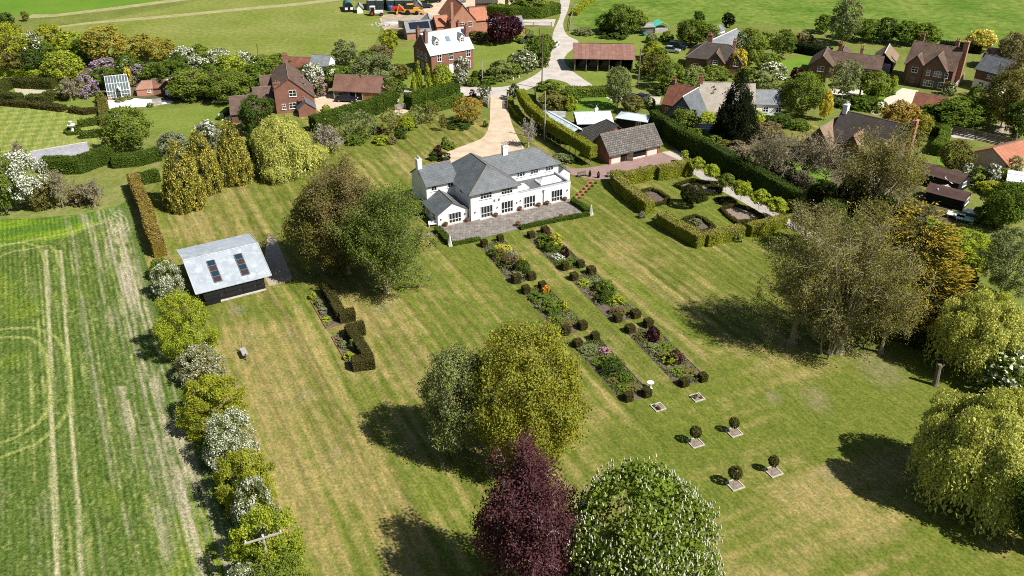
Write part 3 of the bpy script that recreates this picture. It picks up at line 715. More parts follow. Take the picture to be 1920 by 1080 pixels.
# the crop field on the left: drilled rows, two tramlines, bare soil where the seed failed
cp = [P(*p) for p in [(-40, 402), (60, 400), (160, 392), (232, 372), (250, 410), (268, 470), (286, 520), (300, 560), (318, 620), (340, 690), (372, 780), (400, 850), (430, 930), (465, 1010), (490, 1090), (500, 1130), (-900, 1130), (-500, 420)]]
TL = [[P(*p) for p in q] for q in (
    [(85, 470), (90, 560), (95, 700), (97, 800), (102, 920), (108, 1080), (112, 1140)],
    [(113, 470), (121, 560), (130, 700), (135, 810), (144, 930), (154, 1080), (158, 1140)],
    [(-30, 466), (0, 458), (45, 455), (72, 462), (85, 490)], [(0, 480), (30, 470), (60, 466), (92, 460), (104, 470), (113, 500)],
    [(-40, 622), (20, 616), (60, 614), (84, 622), (106, 634), (120, 655), (130, 690), (134, 735), (128, 770), (108, 800), (70, 832), (0, 858), (-40, 870)],
    [(-40, 636), (20, 632), (58, 634), (76, 648), (86, 668), (96, 720), (92, 768), (70, 795), (30, 820), (-30, 842)])]
def seg_dist(x, y, pts):
    d = np.full(x.shape, 1e9)
    for (ax, ay), (bx, by) in zip(pts[:-1], pts[1:]):
        vx, vy = bx-ax, by-ay; t = np.clip(((x-ax)*vx+(y-ay)*vy)/(vx*vx+vy*vy), 0, 1)
        d = np.minimum(d, np.hypot(x-ax-t*vx, y-ay-t*vy))
    return d
edgeR = [P(*p) for p in [(200, 395), (215, 420), (228, 470), (243, 540), (262, 620), (285, 700), (315, 800), (345, 900), (385, 1010), (410, 1080), (425, 1130)]]
def crop_col(x, y):
    a = x*D1[0]+y*D1[1]; b = x*D2[0]+y*D2[1]
    big = fbm(x*0.07, y*0.07, 101, 4); mid = fbm(a*0.5, b*0.12, 103, 4); rag = fbm(a*2.2, b*0.5, 107, 3)
    g = lerp((0.155, 0.212, 0.018), (0.080, 0.122, 0.022), sstep(0.32, 0.62, big+0.25*(mid-0.5)+0.16*sstep(-66, -50, x+0.47*(y-55))))
    lineb = vnoise(a*3.0, b*0.07, 109); spk = vnoise(a*4.0, b*2.2, 111); c = lerp(g, (0.32, 0.33, 0.11), 0.58*sstep(0.62, 0.93, lineb*0.62+0.5*rag)*sstep(0.36, 0.62, mid+0.4*(lineb-0.5))); c = lerp(c, (0.29, 0.31, 0.10), 0.45*sstep(0.66, 0.97, spk)); c = c*(1-0.45*sstep(0.62, 0.95, vnoise(a*4.3+9, b*2.6, 112)))[..., None]
    head = inpoly(x, y, [P(-60, 474), P(0, 468), P(140, 442), P(190, 415), P(236, 405), P(232, 370), P(-60, 395)])
    hn = fbm(a*0.12, b*0.5, 121, 4); ch = lerp((0.15, 0.23, 0.016), (0.08, 0.145, 0.018), sstep(0.35, 0.65, hn)); c = np.where(head[..., None], ch, c)
    dR = seg_dist(x, y, edgeR)
    soilc = lerp((0.44, 0.375, 0.265), (0.36, 0.31, 0.21), rag)
    strip = np.exp(-((dR-0.3)/1.7)**2)*0.52+np.exp(-((dR-3.6)/0.7)**2)*0.36*(fbm(a*0.1, b*0.06, 141)>0.45)+np.exp(-((dR-6.2)/0.4)**2)*0.22
    patch = sstep(0.60, 0.85, fbm(a*0.9, b*0.09, 131, 3)*0.75+0.35*vnoise(a*3.2, b*0.3, 133)-0.05)
    s = np.clip(strip*sstep(0.36, 0.74, vnoise(a*3.2, b*0.10, 135)*0.62+0.42*rag+0.6*(fbm(a*0.25, b*0.09, 137)-0.45)+0.0)*1.5+patch*0.18*(~head), 0, 1)
    c = lerp(c, soilc, s*0.9)
    for i, q in enumerate(TL):
        d = seg_dist(x, y, q)+0.25*(rag-0.5); w = (0.38, 0.30, 0.28, 0.28, 0.34, 0.34)[i]
        k = sstep(w, w*0.45, d)*(0.9 if i < 2 else 0.8); c = lerp(c, (0.36, 0.34, 0.18) if i < 2 else (0.27, 0.295, 0.085), k*(0.75+0.25*rag))
    # headland track and the curved drill rows at the corner
    d = seg_dist(x, y, [P(-40, 470), P(60, 450), P(130, 437), P(190, 418)]); c = lerp(c, (0.28, 0.27, 0.11), 0.7*sstep(0.45, 0.2, d))
    cx, cy = P(150, 430); rr = np.hypot(x-cx, y-cy); arc = (rr > 4.5) & (rr < 9) & (y > cy-1) & (x > cx+3)
    c = np.where(arc[..., None], lerp(c, (0.42, 0.37, 0.25), 0.8*(0.5+0.5*np.sin(rr*2*np.pi/0.75) > 0.72)*(0.4+0.6*rag)), c)
    row = 0.5+0.5*np.sin(a*2*np.pi/0.62+0.5*rag); c = c*(0.80+0.40*row)[..., None]
    verge = sstep(1.6, 2.6, dR)*(x > np.interp(y, [p[1] for p in edgeR[::-1]], [p[0] for p in edgeR[::-1]])); c = lerp(c, (0.075, 0.12, 0.022), 0.85*verge)
    return np.clip(c, 0, 1)
CROP = M_turf('crop_turf', 3.6, 0.44)
grid_sheet('crop_field', -96, -22, 40, 137, 0.16, 0.016, crop_col, CROP, keep=lambda x, y: inpoly(x, y, cp))

# striped lawn by the greenhouse
sl_poly = [P(*p) for p in [(-80, 196), (60, 198), (112, 208), (152, 216), (192, 219), (200, 262), (188, 282), (120, 288), (60, 300), (-80, 318)]]
def striped(x, y):
    e1 = P(150, 245); a = (x-e1[0])*math.cos(0.28)+(y-e1[1])*math.sin(0.28); b = -(x-e1[0])*math.sin(0.28)+(y-e1[1])*math.cos(0.28)
    s1 = sstep(-.25, .25, np.sin(a*np.pi/1.25)); s2 = sstep(-.25, .25, np.sin(b*np.pi/1.45))
    t = np.clip(0.55*s1+0.45*s2+0.15*(fbm(x*0.4, y*0.4, 9)-0.5), 0, 1); edge = sstep(P(196, 250)[0]-6, P(196, 250)[0]-10, x)
    return lerp((0.15, 0.195, 0.036), (0.255, 0.275, 0.075), 0.72*(1-edge)+t*edge)
grid_sheet('striped_lawn', -126, -78, 128, 190, 0.4, 0.012, striped, TURF, keep=lambda x, y: inpoly(x, y, sl_poly))

SHEET_Z = [0.008]
def sheet(name, pts, mat, z=None, kind='structure'):
    mb = MB(); g = [P(*p) for p in pts]
    if z is None: SHEET_Z[0] += 0.0005; z = SHEET_Z[0]
    A = sum(g[i][0]*g[(i+1) % len(g)][1]-g[(i+1) % len(g)][0]*g[i][1] for i in range(len(g)))
    mb.face([(p[0], p[1], z) for p in (g if A > 0 else g[::-1])]); o = mb.build(name, mat); o['kind'] = kind; return o

def curve(pts, n=6):
    """smooth a row of image points"""
    out = []
    for i in range(len(pts)-1):
        p0 = pts[max(0, i-1)]; p1 = pts[i]; p2 = pts[i+1]; p3 = pts[min(len(pts)-1, i+2)]
        for k in range(n):
            t = k/n; out.append(tuple(0.5*(2*p1[j]+(p2[j]-p0[j])*t+(2*p0[j]-5*p1[j]+4*p2[j]-p3[j])*t*t+(3*p1[j]-p0[j]-3*p2[j]+p3[j])*t**3) for j in (0, 1)))
    return out+[pts[-1]]

meadow = M_blotch('meadow_grass', (0.155, 0.19, 0.032), (0.21, 0.225, 0.06), 0.07, 0.95, 0.9, 0.30, 0.2, 0.05)
pasture = M_blotch('pasture_grass', (0.085, 0.155, 0.018), (0.165, 0.215, 0.042), 0.06, 0.95, 0.45, 0.42, 0.2, 0.05)
bright = M_blotch('young_corn', (0.10, 0.195, 0.02), (0.13, 0.215, 0.026), 0.06, 0.95, 0.8, 0.12, 0.1, 0.05)
mown = M_blotch('garden_grass', (0.135, 0.185, 0.028), (0.18, 0.215, 0.045), 0.2, 0.95, 1.6, 0.22, 0.2, 0.05)
mown_bright = M_blotch('fresh_grass', (0.10, 0.205, 0.02), (0.15, 0.225, 0.03), 0.2, 0.95, 1.6, 0.2, 0.2, 0.05)
gravel = M_blotch('beige_gravel', (0.46, 0.36, 0.255), (0.58, 0.47, 0.345), 0.5, 0.95, 5.0, 0.2, 0.1, 0.05)
roadm = M_blotch('pale_road', (0.40, 0.36, 0.32), (0.53, 0.48, 0.43), 0.4, 0.9, 3.0, 0.18, 0.05, 0.1)
lane = M_blotch('grey_lane', (0.38, 0.365, 0.35), (0.45, 0.43, 0.41), 0.3, 0.9, 3.0, 0.12, 0.05, 0.1)
white_stone = M_blotch('white_paving', (0.82, 0.80, 0.77), (0.86, 0.84, 0.81), 0.4, 0.85, 3.0, 0.05, 0.0, 0.1)
pink_pave = M_tiles('brick_paving', (0.34, 0.225, 0.20), (0.30, 0.195, 0.175), (0.22, 0.15, 0.135), 0.4, 0.2, (0.85, 1.15), 0.4, 0.9)
yorkstone = M_tiles('terrace_stone', (0.235, 0.205, 0.18), (0.19, 0.168, 0.15), (0.11, 0.10, 0.088), 0.9, 0.6, (0.55, 1.45), 1.1, 0.9, msize=0.03)
mud = M_blotch('bare_earth', (0.30, 0.235, 0.16), (0.42, 0.35, 0.26), 0.4, 0.95, 3.0, 0.25, 0.2, 0.05)
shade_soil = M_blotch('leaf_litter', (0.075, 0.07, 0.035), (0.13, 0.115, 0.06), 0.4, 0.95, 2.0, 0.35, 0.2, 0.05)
dryverge = M_blotch('dry_verge', (0.36, 0.31, 0.17), (0.27, 0.265, 0.11), 0.3, 0.95, 1.5, 0.3, 0.2, 0.05)

sheet('meadow', [(-200, 70), (20, 62), (95, 56), (330, 12), (372, 0), (420, -60), (700, -60), (660, 0), (690, 12), (715, 24), (712, 60), (695, 100), (640, 130), (480, 170), (250, 175), (-200, 175)], meadow)
sheet('arable_field', [(-400, -60), (420, -60), (372, -2), (300, 7), (200, 20), (100, 32), (52, 34), (20, 26), (-400, 24)], bright)
sheet('pasture', [(1080, -60), (1700, -90), (2600, -60), (2600, 120), (1920, 92), (1845, 84), (1700, 82), (1560, 62), (1440, 46), (1300, 44), (1150, 50), (1072, 55), (1076, 20)], pasture)
sheet('field_track', curve([(92, 54), (180, 44), (270, 37), (370, 28), (460, 19), (560, 10), (660, -2)])+curve([(660, -8), (560, 5), (460, 14), (370, 23), (270, 32), (180, 40), (92, 51)]), dryverge)
sheet('field_margin', [(50, 34), (100, 32), (200, 20), (300, 7), (372, -2), (330, -2), (200, 15), (100, 27), (60, 27)], dryverge)
sheet('garden_lawn', [(150, 182), (195, 180), (200, 222), (190, 216), (152, 214), (112, 206), (60, 196), (100, 190)], mown)
sheet('garden_lawn', [(270, 208), (300, 206), (380, 200), (432, 198), (428, 222), (370, 246), (318, 252), (262, 240)], mown)
sheet('paving', [(199, 188), (230, 188), (252, 182), (300, 180), (330, 185), (322, 193), (296, 197), (272, 200), (240, 202), (212, 222), (200, 220)], white_stone)
sheet('path', [(26, 163), (104, 167), (96, 178), (30, 178)], M_blotch('cream_gravel0', (0.40, 0.38, 0.24), (0.46, 0.42, 0.28), 0.3, 0.95, 5, 0.1))
sheet('paving', [(408, 214), (440, 203), (446, 210), (432, 222), (416, 226)], white_stone)
sheet('garden_lawn', [(1040, 70), (1068, 58), (1150, 52), (1250, 60), (1300, 80), (1300, 150), (1230, 164), (1120, 165), (1060, 150), (1040, 110)], mown)
sheet('garden_lawn', [(700, 100), (900, 60), (1000, 70), (1010, 110), (960, 150), (820, 165), (730, 170)], mown)
sheet('garden_lawn', [(1050, 190), (1150, 182), (1160, 202), (1090, 212), (1060, 208)], mown_bright)
sheet('garden_lawn', [(1440, 120), (1540, 95), (1660, 100), (1650, 120), (1480, 135)], mown_bright)
sheet('garden_lawn', [(1590, 180), (1650, 162), (1690, 165), (1668, 188), (1640, 205), (1600, 215)], mown_bright)
sheet('road', curve([(1046, -40), (1050, 0), (1050, 30), (1037, 62), (1034, 90), (1018, 128), (985, 150), (940, 163), (860, 163), (740, 168), (700, 172)])+[(700, 176), (740, 176)]+curve([(860, 178), (905, 182), (960, 180), (1000, 163), (1030, 149), (1060, 154), (1080, 165), (1120, 166)])+curve([(1112, 160), (1085, 142), (1062, 122), (1060, 105), (1085, 80), (1064, 66), (1056, 45), (1066, 15), (1072, -20), (1074, -40)]), roadm)
sheet('road', [(958, 38), (1042, 36), (1038, 50), (975, 46)], roadm)
sheet('yard', [(795, 12), (830, 0), (900, -20), (975, -20), (960, 8), (920, 20), (905, 60), (870, 50), (840, 30), (800, 40), (720, 56), (712, 34), (790, 30)], gravel)
sheet('yard', [(715, 28), (800, 22), (805, 40), (760, 55), (716, 52)], mud)
sheet('drive', curve([(920, 181), (919, 205), (917, 235), (905, 258), (872, 272), (840, 285), (825, 300), (850, 312)])+[(930, 305), (990, 290)]+curve([(978, 270), (965, 245), (955, 215), (951, 181)]), gravel)
sheet('yard', curve([(590, 178), (640, 176), (730, 184), (748, 186), (740, 194), (690, 206), (640, 218), (610, 214), (592, 205)]), gravel)
sheet('path', [(738, 207), (775, 203), (770, 208), (745, 217)], gravel)
sheet('path', [(1130, 178), (1240, 182), (1236, 196), (1150, 192)], roadm)
sheet('yard', curve([(1062, 310), (1080, 316), (1142, 308), (1245, 285), (1280, 290), (1272, 304), (1215, 318), (1150, 334), (1110, 336), (1062, 325)]), pink_pave)
sheet('path', [(1240, 285), (1268, 282), (1296, 300), (1300, 310), (1286, 306)], M_blotch('concrete', (0.42, 0.38, 0.31), (0.48, 0.44, 0.37), 0.3, 0.9, 3, 0.1))
sheet('path', [(1298, 312), (1318, 322), (1400, 368), (1468, 404), (1545, 450), (1578, 466), (1590, 482), (1560, 474), (1500, 438), (1450, 412), (1390, 378), (1330, 346), (1296, 324)], M_blotch('gravel_path', (0.34, 0.31, 0.28), (0.42, 0.385, 0.35), 0.5, 0.95, 4, 0.2))
sheet('brick_path', [(1107, 336), (1114, 339), (1086, 374), (1074, 374)], M_tiles('path_brick', (0.40, 0.15, 0.09), (0.34, 0.125, 0.08), (0.22, 0.09, 0.06), 0.4, 0.2, (0.9, 1.1), 0.5, 0.9))
sheet('terrace', [(790, 441), (820, 432), (821, 424), (880, 412), (1069, 371), (1074, 374), (1107, 400), (1020, 420), (960, 433), (880, 452), (846, 458), (832, 440), (790, 444)], yorkstone, 0.03)
sheet('drive', [(1640, 215), (1622, 208), (1660, 185), (1692, 165), (1722, 170), (1712, 190), (1700, 210)], M_blotch('cream_gravel', (0.55, 0.48, 0.38), (0.62, 0.55, 0.45), 0.3, 0.95, 5, 0.1))
sheet('paving', [(1556, 168), (1622, 168), (1618, 178), (1560, 178)], M_blotch('cream_gravel', (0, 0, 0), (0, 0, 0)))
sheet('track', [(1770, 245), (1790, 247), (1860, 258), (1925, 270), (1990, 284), (1990, 292), (1920, 276), (1860, 266), (1786, 258)], lane)
sheet('track', [(1870, 232), (1890, 228), (1900, 250), (1862, 256)], mud)
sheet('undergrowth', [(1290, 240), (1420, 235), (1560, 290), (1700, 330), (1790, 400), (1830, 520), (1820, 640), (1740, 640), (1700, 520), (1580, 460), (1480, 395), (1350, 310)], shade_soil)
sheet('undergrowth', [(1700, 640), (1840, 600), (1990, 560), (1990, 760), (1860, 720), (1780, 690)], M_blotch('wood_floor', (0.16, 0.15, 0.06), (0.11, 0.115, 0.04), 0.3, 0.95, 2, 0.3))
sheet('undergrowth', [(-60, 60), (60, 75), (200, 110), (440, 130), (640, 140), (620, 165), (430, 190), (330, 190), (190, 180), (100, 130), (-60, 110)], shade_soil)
sheet('garden_lawn', [(1740, 400), (1800, 440), (1830, 470), (1790, 478), (1735, 430)], mown_bright)
sheet('garden_lawn', [(1462, 300), (1480, 282), (1560, 310), (1556, 345), (1520, 350)], mown_bright)
sheet('path', [(1468, 284), (1490, 287), (1560, 310), (1556, 316), (1484, 293)], M_blotch('cream_gravel', (0, 0, 0), (0, 0, 0)))
sheet('garden_lawn', [(1762, 270), (1830, 290), (1836, 300), (1790, 320), (1755, 310)], mown_bright)
pass
sheet('rough_verge', [(-60, 388), (60, 384), (150, 370), (232, 345), (240, 330), (300, 300), (300, 318), (262, 330), (246, 372), (220, 388), (150, 402), (60, 410), (-60, 414)], M_blotch('rough_verge_grass', (0.13, 0.18, 0.03), (0.22, 0.21, 0.075), 0.3, 0.95, 1.5, 0.3, 0.2, 0.05))
sheet('gravel_strip', [(502, 440), (516, 445), (548, 520), (545, 527), (505, 537), (492, 512)], M_blotch('barn_gravel', (0.33, 0.27, 0.20), (0.40, 0.34, 0.25), 0.8, 0.95, 4, 0.25))
# ------------------------------------------------------------------ buildings
WINC = {}
FACE = {'F': 0.0, 'R': math.pi/2, 'B': math.pi, 'L': -math.pi/2}
class Bld:
    def __init__(s, name, label, cat, A, B, h=0.0, group=None):
        a = P(A[0], A[1], h); b = P(B[0], B[1], h); s.w = dist2(a, b); s.ang = math.atan2(b[1]-a[1], b[0]-a[0])
        s.root = empty(name, a, s.ang, label, cat, group); s.o = a
        s.W = MB(); s.wm = []; 
    def mi(s, m):
        if m not in s.wm: s.wm.append(m)
        return s.wm.index(m)
    def loc(s, u, v, h=0.0):
        p = P(u, v, h); dx, dy = p[0]-s.o[0], p[1]-s.o[1]; c, n = math.cos(s.ang), math.sin(s.ang)
        return (dx*c+dy*n, -dx*n+dy*c)
    def wall_box(s, x0, y0, x1, y1, z0, z1, m):
        s.W.box(x0, y0, z0, x1, y1, z1, s.mi(m), True, False)
    def gable(s, x0, y0, x1, y1, eave, ridge, axis='x', wall='brick_red', roof='tile_red', ov=0.3, ove=None, hip=(0, 0), z0=0.0, rf=0.5, t=0.14, walls=True, gm=None, ridgecap='ridge_tile', eave2=None):
        """block with a pitched roof; rf = where the ridge stands across the span, eave2 = height of the far eave"""
        ove = ov if ove is None else ove; m = s.mi(wall); gmi = s.mi(gm) if gm else m; e2 = eave if eave2 is None else eave2
        T = (lambda p: p) if axis == 'x' else (lambda p: (p[1], p[0], p[2]))
        if axis == 'x': a0, a1, b0, b1 = x0, x1, y0, y1
        else: a0, a1, b0, b1 = y0, y1, x0, x1
        bm = b0+(b1-b0)*rf; fl = (lambda f: f) if axis == 'x' else (lambda f: f[::-1])
        s1 = (ridge-eave)/(bm-b0); s2 = (ridge-e2)/(b1-bm); half = (b1-b0)/2
        R0 = (a0-ove*(hip[0] == 0)+hip[0]*half, bm, ridge); R1 = (a1+ove*(hip[1] == 0)-hip[1]*half, bm, ridge)
        za, zb = eave-ov*s1, e2-ov*s2
        a = (a0-ove, b0-ov, za); b = (a1+ove, b0-ov, za); c = (a1+ove, b1+ov, zb); d = (a0-ove, b1+ov, zb)
        tops = [[a, b, R1, R0], [c, d, R0, R1]]
        if hip[0]: tops.append([d, a, R0])
        if hip[1]: tops.append([b, c, R1])
        rb = MB(); rb.shell([fl([T(p) for p in f]) for f in tops], t, 0)
        o = rb.build('roof', roof, s.root)
        if ridgecap:
            cb = MB(); L = [(R0, R1)]
            if hip[0]: L += [(R0, a), (R0, d)]
            if hip[1]: L += [(R1, b), (R1, c)]
            for p, q in L: cb.tube(T(p), T(q), 0.09, 0.09, 5)
            cb.build('ridge_cap', ridgecap, o)
        if walls:
            q = 0.08      # keep wall tops under the roof skin
            za_, zb_ = eave-q, e2-q
            if True:
                p00, p10, p11, p01 = (a0, b0), (a1, b0), (a1, b1), (a0, b1)
                def wf(pts, mm): s.W.face(fl([T(p) for p in pts]), mm)
                wf([(a0, b0, z0), (a1, b0, z0), (a1, b0, za_), (a0, b0, za_)], m)
                wf([(a1, b1, z0), (a0, b1, z0), (a0, b1, zb_), (a1, b1, zb_)], m)
                for (aa, hp, rev) in ((a0, hip[0], True), (a1, hip[1], False)):
                    lo = [(aa, b0, z0), (aa, b1, z0), (aa, b1, zb_), (aa, b0, za_)]
                    if not hp: lo = [(aa, b0, z0), (aa, b1, z0), (aa, b1, zb_), (aa, bm, ridge-q), (aa, b0, za_)]
                    wf(lo[::-1] if rev else lo, m if hp or not gm else m)
        return o
    def chimney(s, x, y, z0, z1, sx=0.7, sy=0.7, m='brick_red', pots=2, cap=None):
        b = MB(); b.box(x-sx/2, y-sy/2, z0, x+sx/2, y+sy/2, z1); b.box(x-sx/2-.06, y-sy/2-.06, z1-.22, x+sx/2+.06, y+sy/2+.06, z1-.05)
        c = b.build('chimney', m, s.root)
        for k in range(pots):
            p = MB(); off = (k-(pots-1)/2)*0.42; ax = (off, 0) if sx >= sy else (0, off)
            p.lathe([(0.13, 0), (0.11, 0.35), (0.14, 0.4), (0.14, 0.45)], 8, (x+ax[0], y+ax[1], z1)); p.build('chimney_pot', 'terracotta' if m != 'white_render' else 'stone', c)
    def win(s, x, y, z, face, w, h, cols=2, rows=2, frame='white_paint', parent=None, name='window', sill=True, solid=0.0):
        key = (round(w, 2), round(h, 2), cols, rows, frame, solid)
        if key not in WINC:
            f = MB(); t = 0.075 if frame.startswith('white') else 0.05; d = 0.07
            f.box(-w/2, -d, 0, w/2, 0, t); f.box(-w/2, -d, h-t, w/2, 0, h); f.box(-w/2, -d, t, -w/2+t, 0, h-t); f.box(w/2-t, -d, t, w/2, 0, h-t)
            for k in range(1, cols):
                xx = -w/2+w*k/cols; f.box(xx-t*.5, -d+.005, t, xx+t*.5, 0, h-t)
            for k in range(1, rows):
                zz = h*k/rows if not solid else h*solid
                f.box(-w/2+t, -d+.01, zz-t*.5, w/2-t, 0, zz+t*.5)
            if sill: f.box(-w/2-.08, -d-.06, -.07, w/2+.08, 0, 0)
            g = MB(); g.box(-w/2+t*.5, -.03, t*.5, w/2-t*.5, -.005, h-t*.5)
            fo = f.build('window', frame); go = g.build('pane', 'window_glass'); WINC[key] = (fo.data, go.data)
            bpy.data.objects.remove(fo); bpy.data.objects.remove(go)
        fm, gm = WINC[key]
        o = link(name, fm, s.root if parent is None else parent, (x, y, z), rz=FACE[face]); link('pane', gm, o); return o
    def door(s, x, y, face, w=1.0, h=2.05, m='timber', z=0.0, name='door'):
        d = MB(); d.box(-w/2, -.06, 0, w/2, 0, h); o = d.build(name, m, s.root, loc=(x, y, z)); o.rotation_euler = (0, 0, FACE[face])
        k = MB(); k.obox((w*0.36, -.1, h*0.5), (.12, .06, .06)); k.build('handle', 'steel', o); return o
    def dormer(s, x, y, z, w=1.2, h=1.3, dep=1.6, wall='white_render', roof='slate', rise=0.6, face='F'):
        b = MB(); b.box(-w/2, 0, 0, w/2, dep, h, 0); b.face([(-w/2, 0, h), (w/2, 0, h), (0, 0, h+rise)], 0)
        b.shell([[(-w/2-.12, -.15, h-.08), (0, -.15, h+rise), (0, dep+.6, h+rise), (-w/2-.12, dep+.6, h-.08)][::-1], [(w/2+.12, -.15, h-.08), (0, -.15, h+rise), (0, dep+.6, h+rise), (w/2+.12, dep+.6, h-.08)]], 0.09, 1)
        o = b.build('dormer', [wall, roof], s.root, loc=(x, y, z)); o.rotation_euler = (0, 0, FACE[face])
        key = ('dw', w, h); s.win(0, -0.01, 0.2, 'F', w*0.72, h-0.3, 2, 2, parent=o, sill=False); return o
    def skylight(s, x, y, z, slope, w=0.8, l=1.1, m='sky_glass', frame='lead', dirn=1):
        """a pane lying in the slope that faces the front; slope in radians"""
        b = MB(); b.obox((0, 0, 0.03), (w, l, 0.10)); o = b.build('skylight', frame, s.root, loc=(x, y, z)); o.rotation_euler = (slope*dirn, 0, 0)
        g = MB(); g.obox((0, 0, 0.09), (w-.16, l-.16, 0.03)); g.build('pane', m, o); return o
    def done(s):
        if s.W.f: s.W.build('wall', s.wm, s.root)
        return s.root

def tidy_part(mb, name, m, parent, loc=None, **kw): return mb.build(name, m, parent, loc=loc, **kw)

# ---- the white house
b = Bld('white_house', 'large white house with grey slate roofs and a flat-roofed wing above the terrace', 'house', (883, 415), (1069, 372))
E_, sl_ = 'white_render', 'slate'
b.gable(0, 0.0, 8.5, 10.8, 5.0, 7.9, 'y', E_, sl_, 0.45, 0.45, hip=(0.58, 0.58))
b.gable(-4.9, 6.0, 0.6, 12.2, 5.0, 7.0, 'x', E_, sl_, 0.35, 0.2)
b.gable(-5.4, 0.7, -0.12, 6.3, 2.15, 3.75, 'y', E_, sl_, 0.25, 0.2)
b.gable(5.6, 4.8, 19.0, 9.4, 5.0, 7.25, 'x', E_, sl_, 0.4, 0.3, hip=(0, 1.35))
b.gable(19.003, 4.9, 21.4, 8.9, 2.5, 3.4, 'y', E_, sl_, 0.25, 0.1)
# flat-roofed garden room with parapet
b.W.box(8.503, 0.0, 0, 18.5, 4.797, 2.75, b.mi(E_), True, False)
p = MB()
for (x0, y0, x1, y1) in ((8.52, -0.02, 18.52, 0.26), (18.24, 0.26, 18.52, 4.78)): p.box(x0, y0, 2.7, x1, y1, 3.08)
p.build('parapet', E_, b.root)
p = MB(); p.box(8.52, -0.06, 3.08, 18.58, 0.30, 3.14); p.box(18.2, 0.30, 3.08, 18.58, 4.78, 3.14); p.build('coping', 'lead_pale', b.root)
p = MB(); p.box(8.52, 0.27, 2.76, 18.23, 4.78, 2.80); p.build('flat_roof', 'lead', b.root)
for x0, x1, y0, y1 in ((8.9, 11.3, 1.15, 2.9), (13.6, 17.6, 1.4, 3.4)):
    p = MB(); p.box(x0, y0, 2.8, x1, y1, 3.12); o = p.build('roof_lantern', 'white_paint', b.root)
    g = MB(); xm0, xm1, ym = x0+0.85, x1-0.85, (y0+y1)/2; e = 0.16
    A_, B_, C_, D_ = (x0+e, y0+e, 3.125), (x1-e, y0+e, 3.125), (x1-e, y1-e, 3.125), (x0+e, y1-e, 3.125); R0, R1 = (xm0, ym, 3.62), (xm1, ym, 3.62)
    for f in ([A_, B_, R1, R0], [C_, D_, R0, R1], [D_, A_, R0], [B_, C_, R1]): g.face(f)
    g.build('pane', M_glass('lantern_glass', (0.62, 0.66, 0.68), 0.2), o)
    g = MB(); g.tube(R0, R1, .06, .06, 4)
    for q, r in ((A_, R0), (D_, R0), (B_, R1), (C_, R1)): g.tube(q, r, .055, .055, 4)
    k = max(2, int((x1-x0)/0.7))
    for j in range(1, k):
        xx = x0+e+(x1-x0-2*e)*j/k; xr = min(max(xx, xm0), xm1); g.tube((xx, y0+e, 3.13), (xr, ym, 3.62), .035, .035, 4); g.tube((xx, y1-e, 3.13), (xr, ym, 3.62), .035, .035, 4)
    g.build('glazing_bar', 'white_paint', o)
# ground floor french windows and upper windows
for x in (2.85, 6.55): b.win(x, 0, 0.12, 'F', 2.15, 2.05, 4, 2, sill=False, solid=0.36)
for x in (10.7, 15.9): b.win(x, 0, 0.12, 'F', 2.15, 2.05, 4, 2, sill=False, solid=0.36)
b.win(-2.45, 0.7, 0.12, 'F', 2.15, 1.75, 4, 2, sill=False, solid=0.36)
for x in (2.75, 6.5): b.win(x, 0, 3.42, 'F', 2.1, 1.15, 4, 2)
for x in (11.7, 14.3, 17.2): b.win(x, 4.8, 3.55, 'F', 1.55, 1.05, 3, 2)
for x in (-3.6, -0.7): b.win(x, 6.0, 3.75, 'F', 1.0, 0.9, 2, 1)
b.win(0, 3.2, 3.7, 'L', 0.9, 0.9, 2, 1)
for y in (2.2, 4.3): b.win(-5.4, y, 0.6, 'L', 1.0, 1.3, 2, 2)
for x, z in ((0.75, 1.45), (4.75, 1.45), (8.3, 1.5), (9.0, 1.7), (17.9, 1.7), (-4.9, 1.2), (-0.75, 1.25)):
    p = MB(); p.obox((x, -0.09+(0.7 if x < -0.2 else 0), z), (0.16, 0.16, 0.22)); p.build('wall_lamp', 'lead', b.root)
for x, y, z1 in ((-0.06, -0.08, 4.9), (13.3, -0.08, 2.55)):
    p = MB(); p.tube((x, y, 0.02), (x, y, z1), .06, .06, 6); p.obox((x, y, z1), (.28, .2, .22)); p.build('downpipe', 'lead', b.root)
for p0, p1 in (((-.45, -.5, 4.66), (8.95, -.5, 4.66)), ((5.7, 4.35, 4.58), (19.3, 4.35, 4.58)), ((-5.1, 5.6, 4.76), (-.3, 5.6, 4.76)), ((-.5, .2, 4.66), (-.5, 6.0, 4.66)), ((-5.68, .6, 1.98), (-5.68, 6.2, 1.98))):
    p = MB(); p.tube(p0, p1, .065, .065, 5); p.build('gutter', 'lead', b.root)
for x in (4.25, 5.05):
    p = MB(); p.obox((x, -0.05, 2.75), (0.24, 0.08, 0.34)); p.build('wall_plaque', 'terracotta', b.root)
for (x0, x1, y0) in ((-4.0, -1.0, 0.2), (1.4, 4.3, -0.55), (5.2, 8.2, -0.55), (9.4, 12.2, -0.55), (14.6, 17.4, -0.55)):
    p = MB(); p.box(x0, y0, 0.03, x1, y0+0.5, 0.13); p.build('step', 'stone', b.root)
b.chimney(-4.75, 9.1, 5.5, 8.4, 0.75, 0.95, E_, 2); b.chimney(9.9, 7.15, 6.5, 8.6, 0.9, 0.7, E_, 2)
b.done(); WH = b

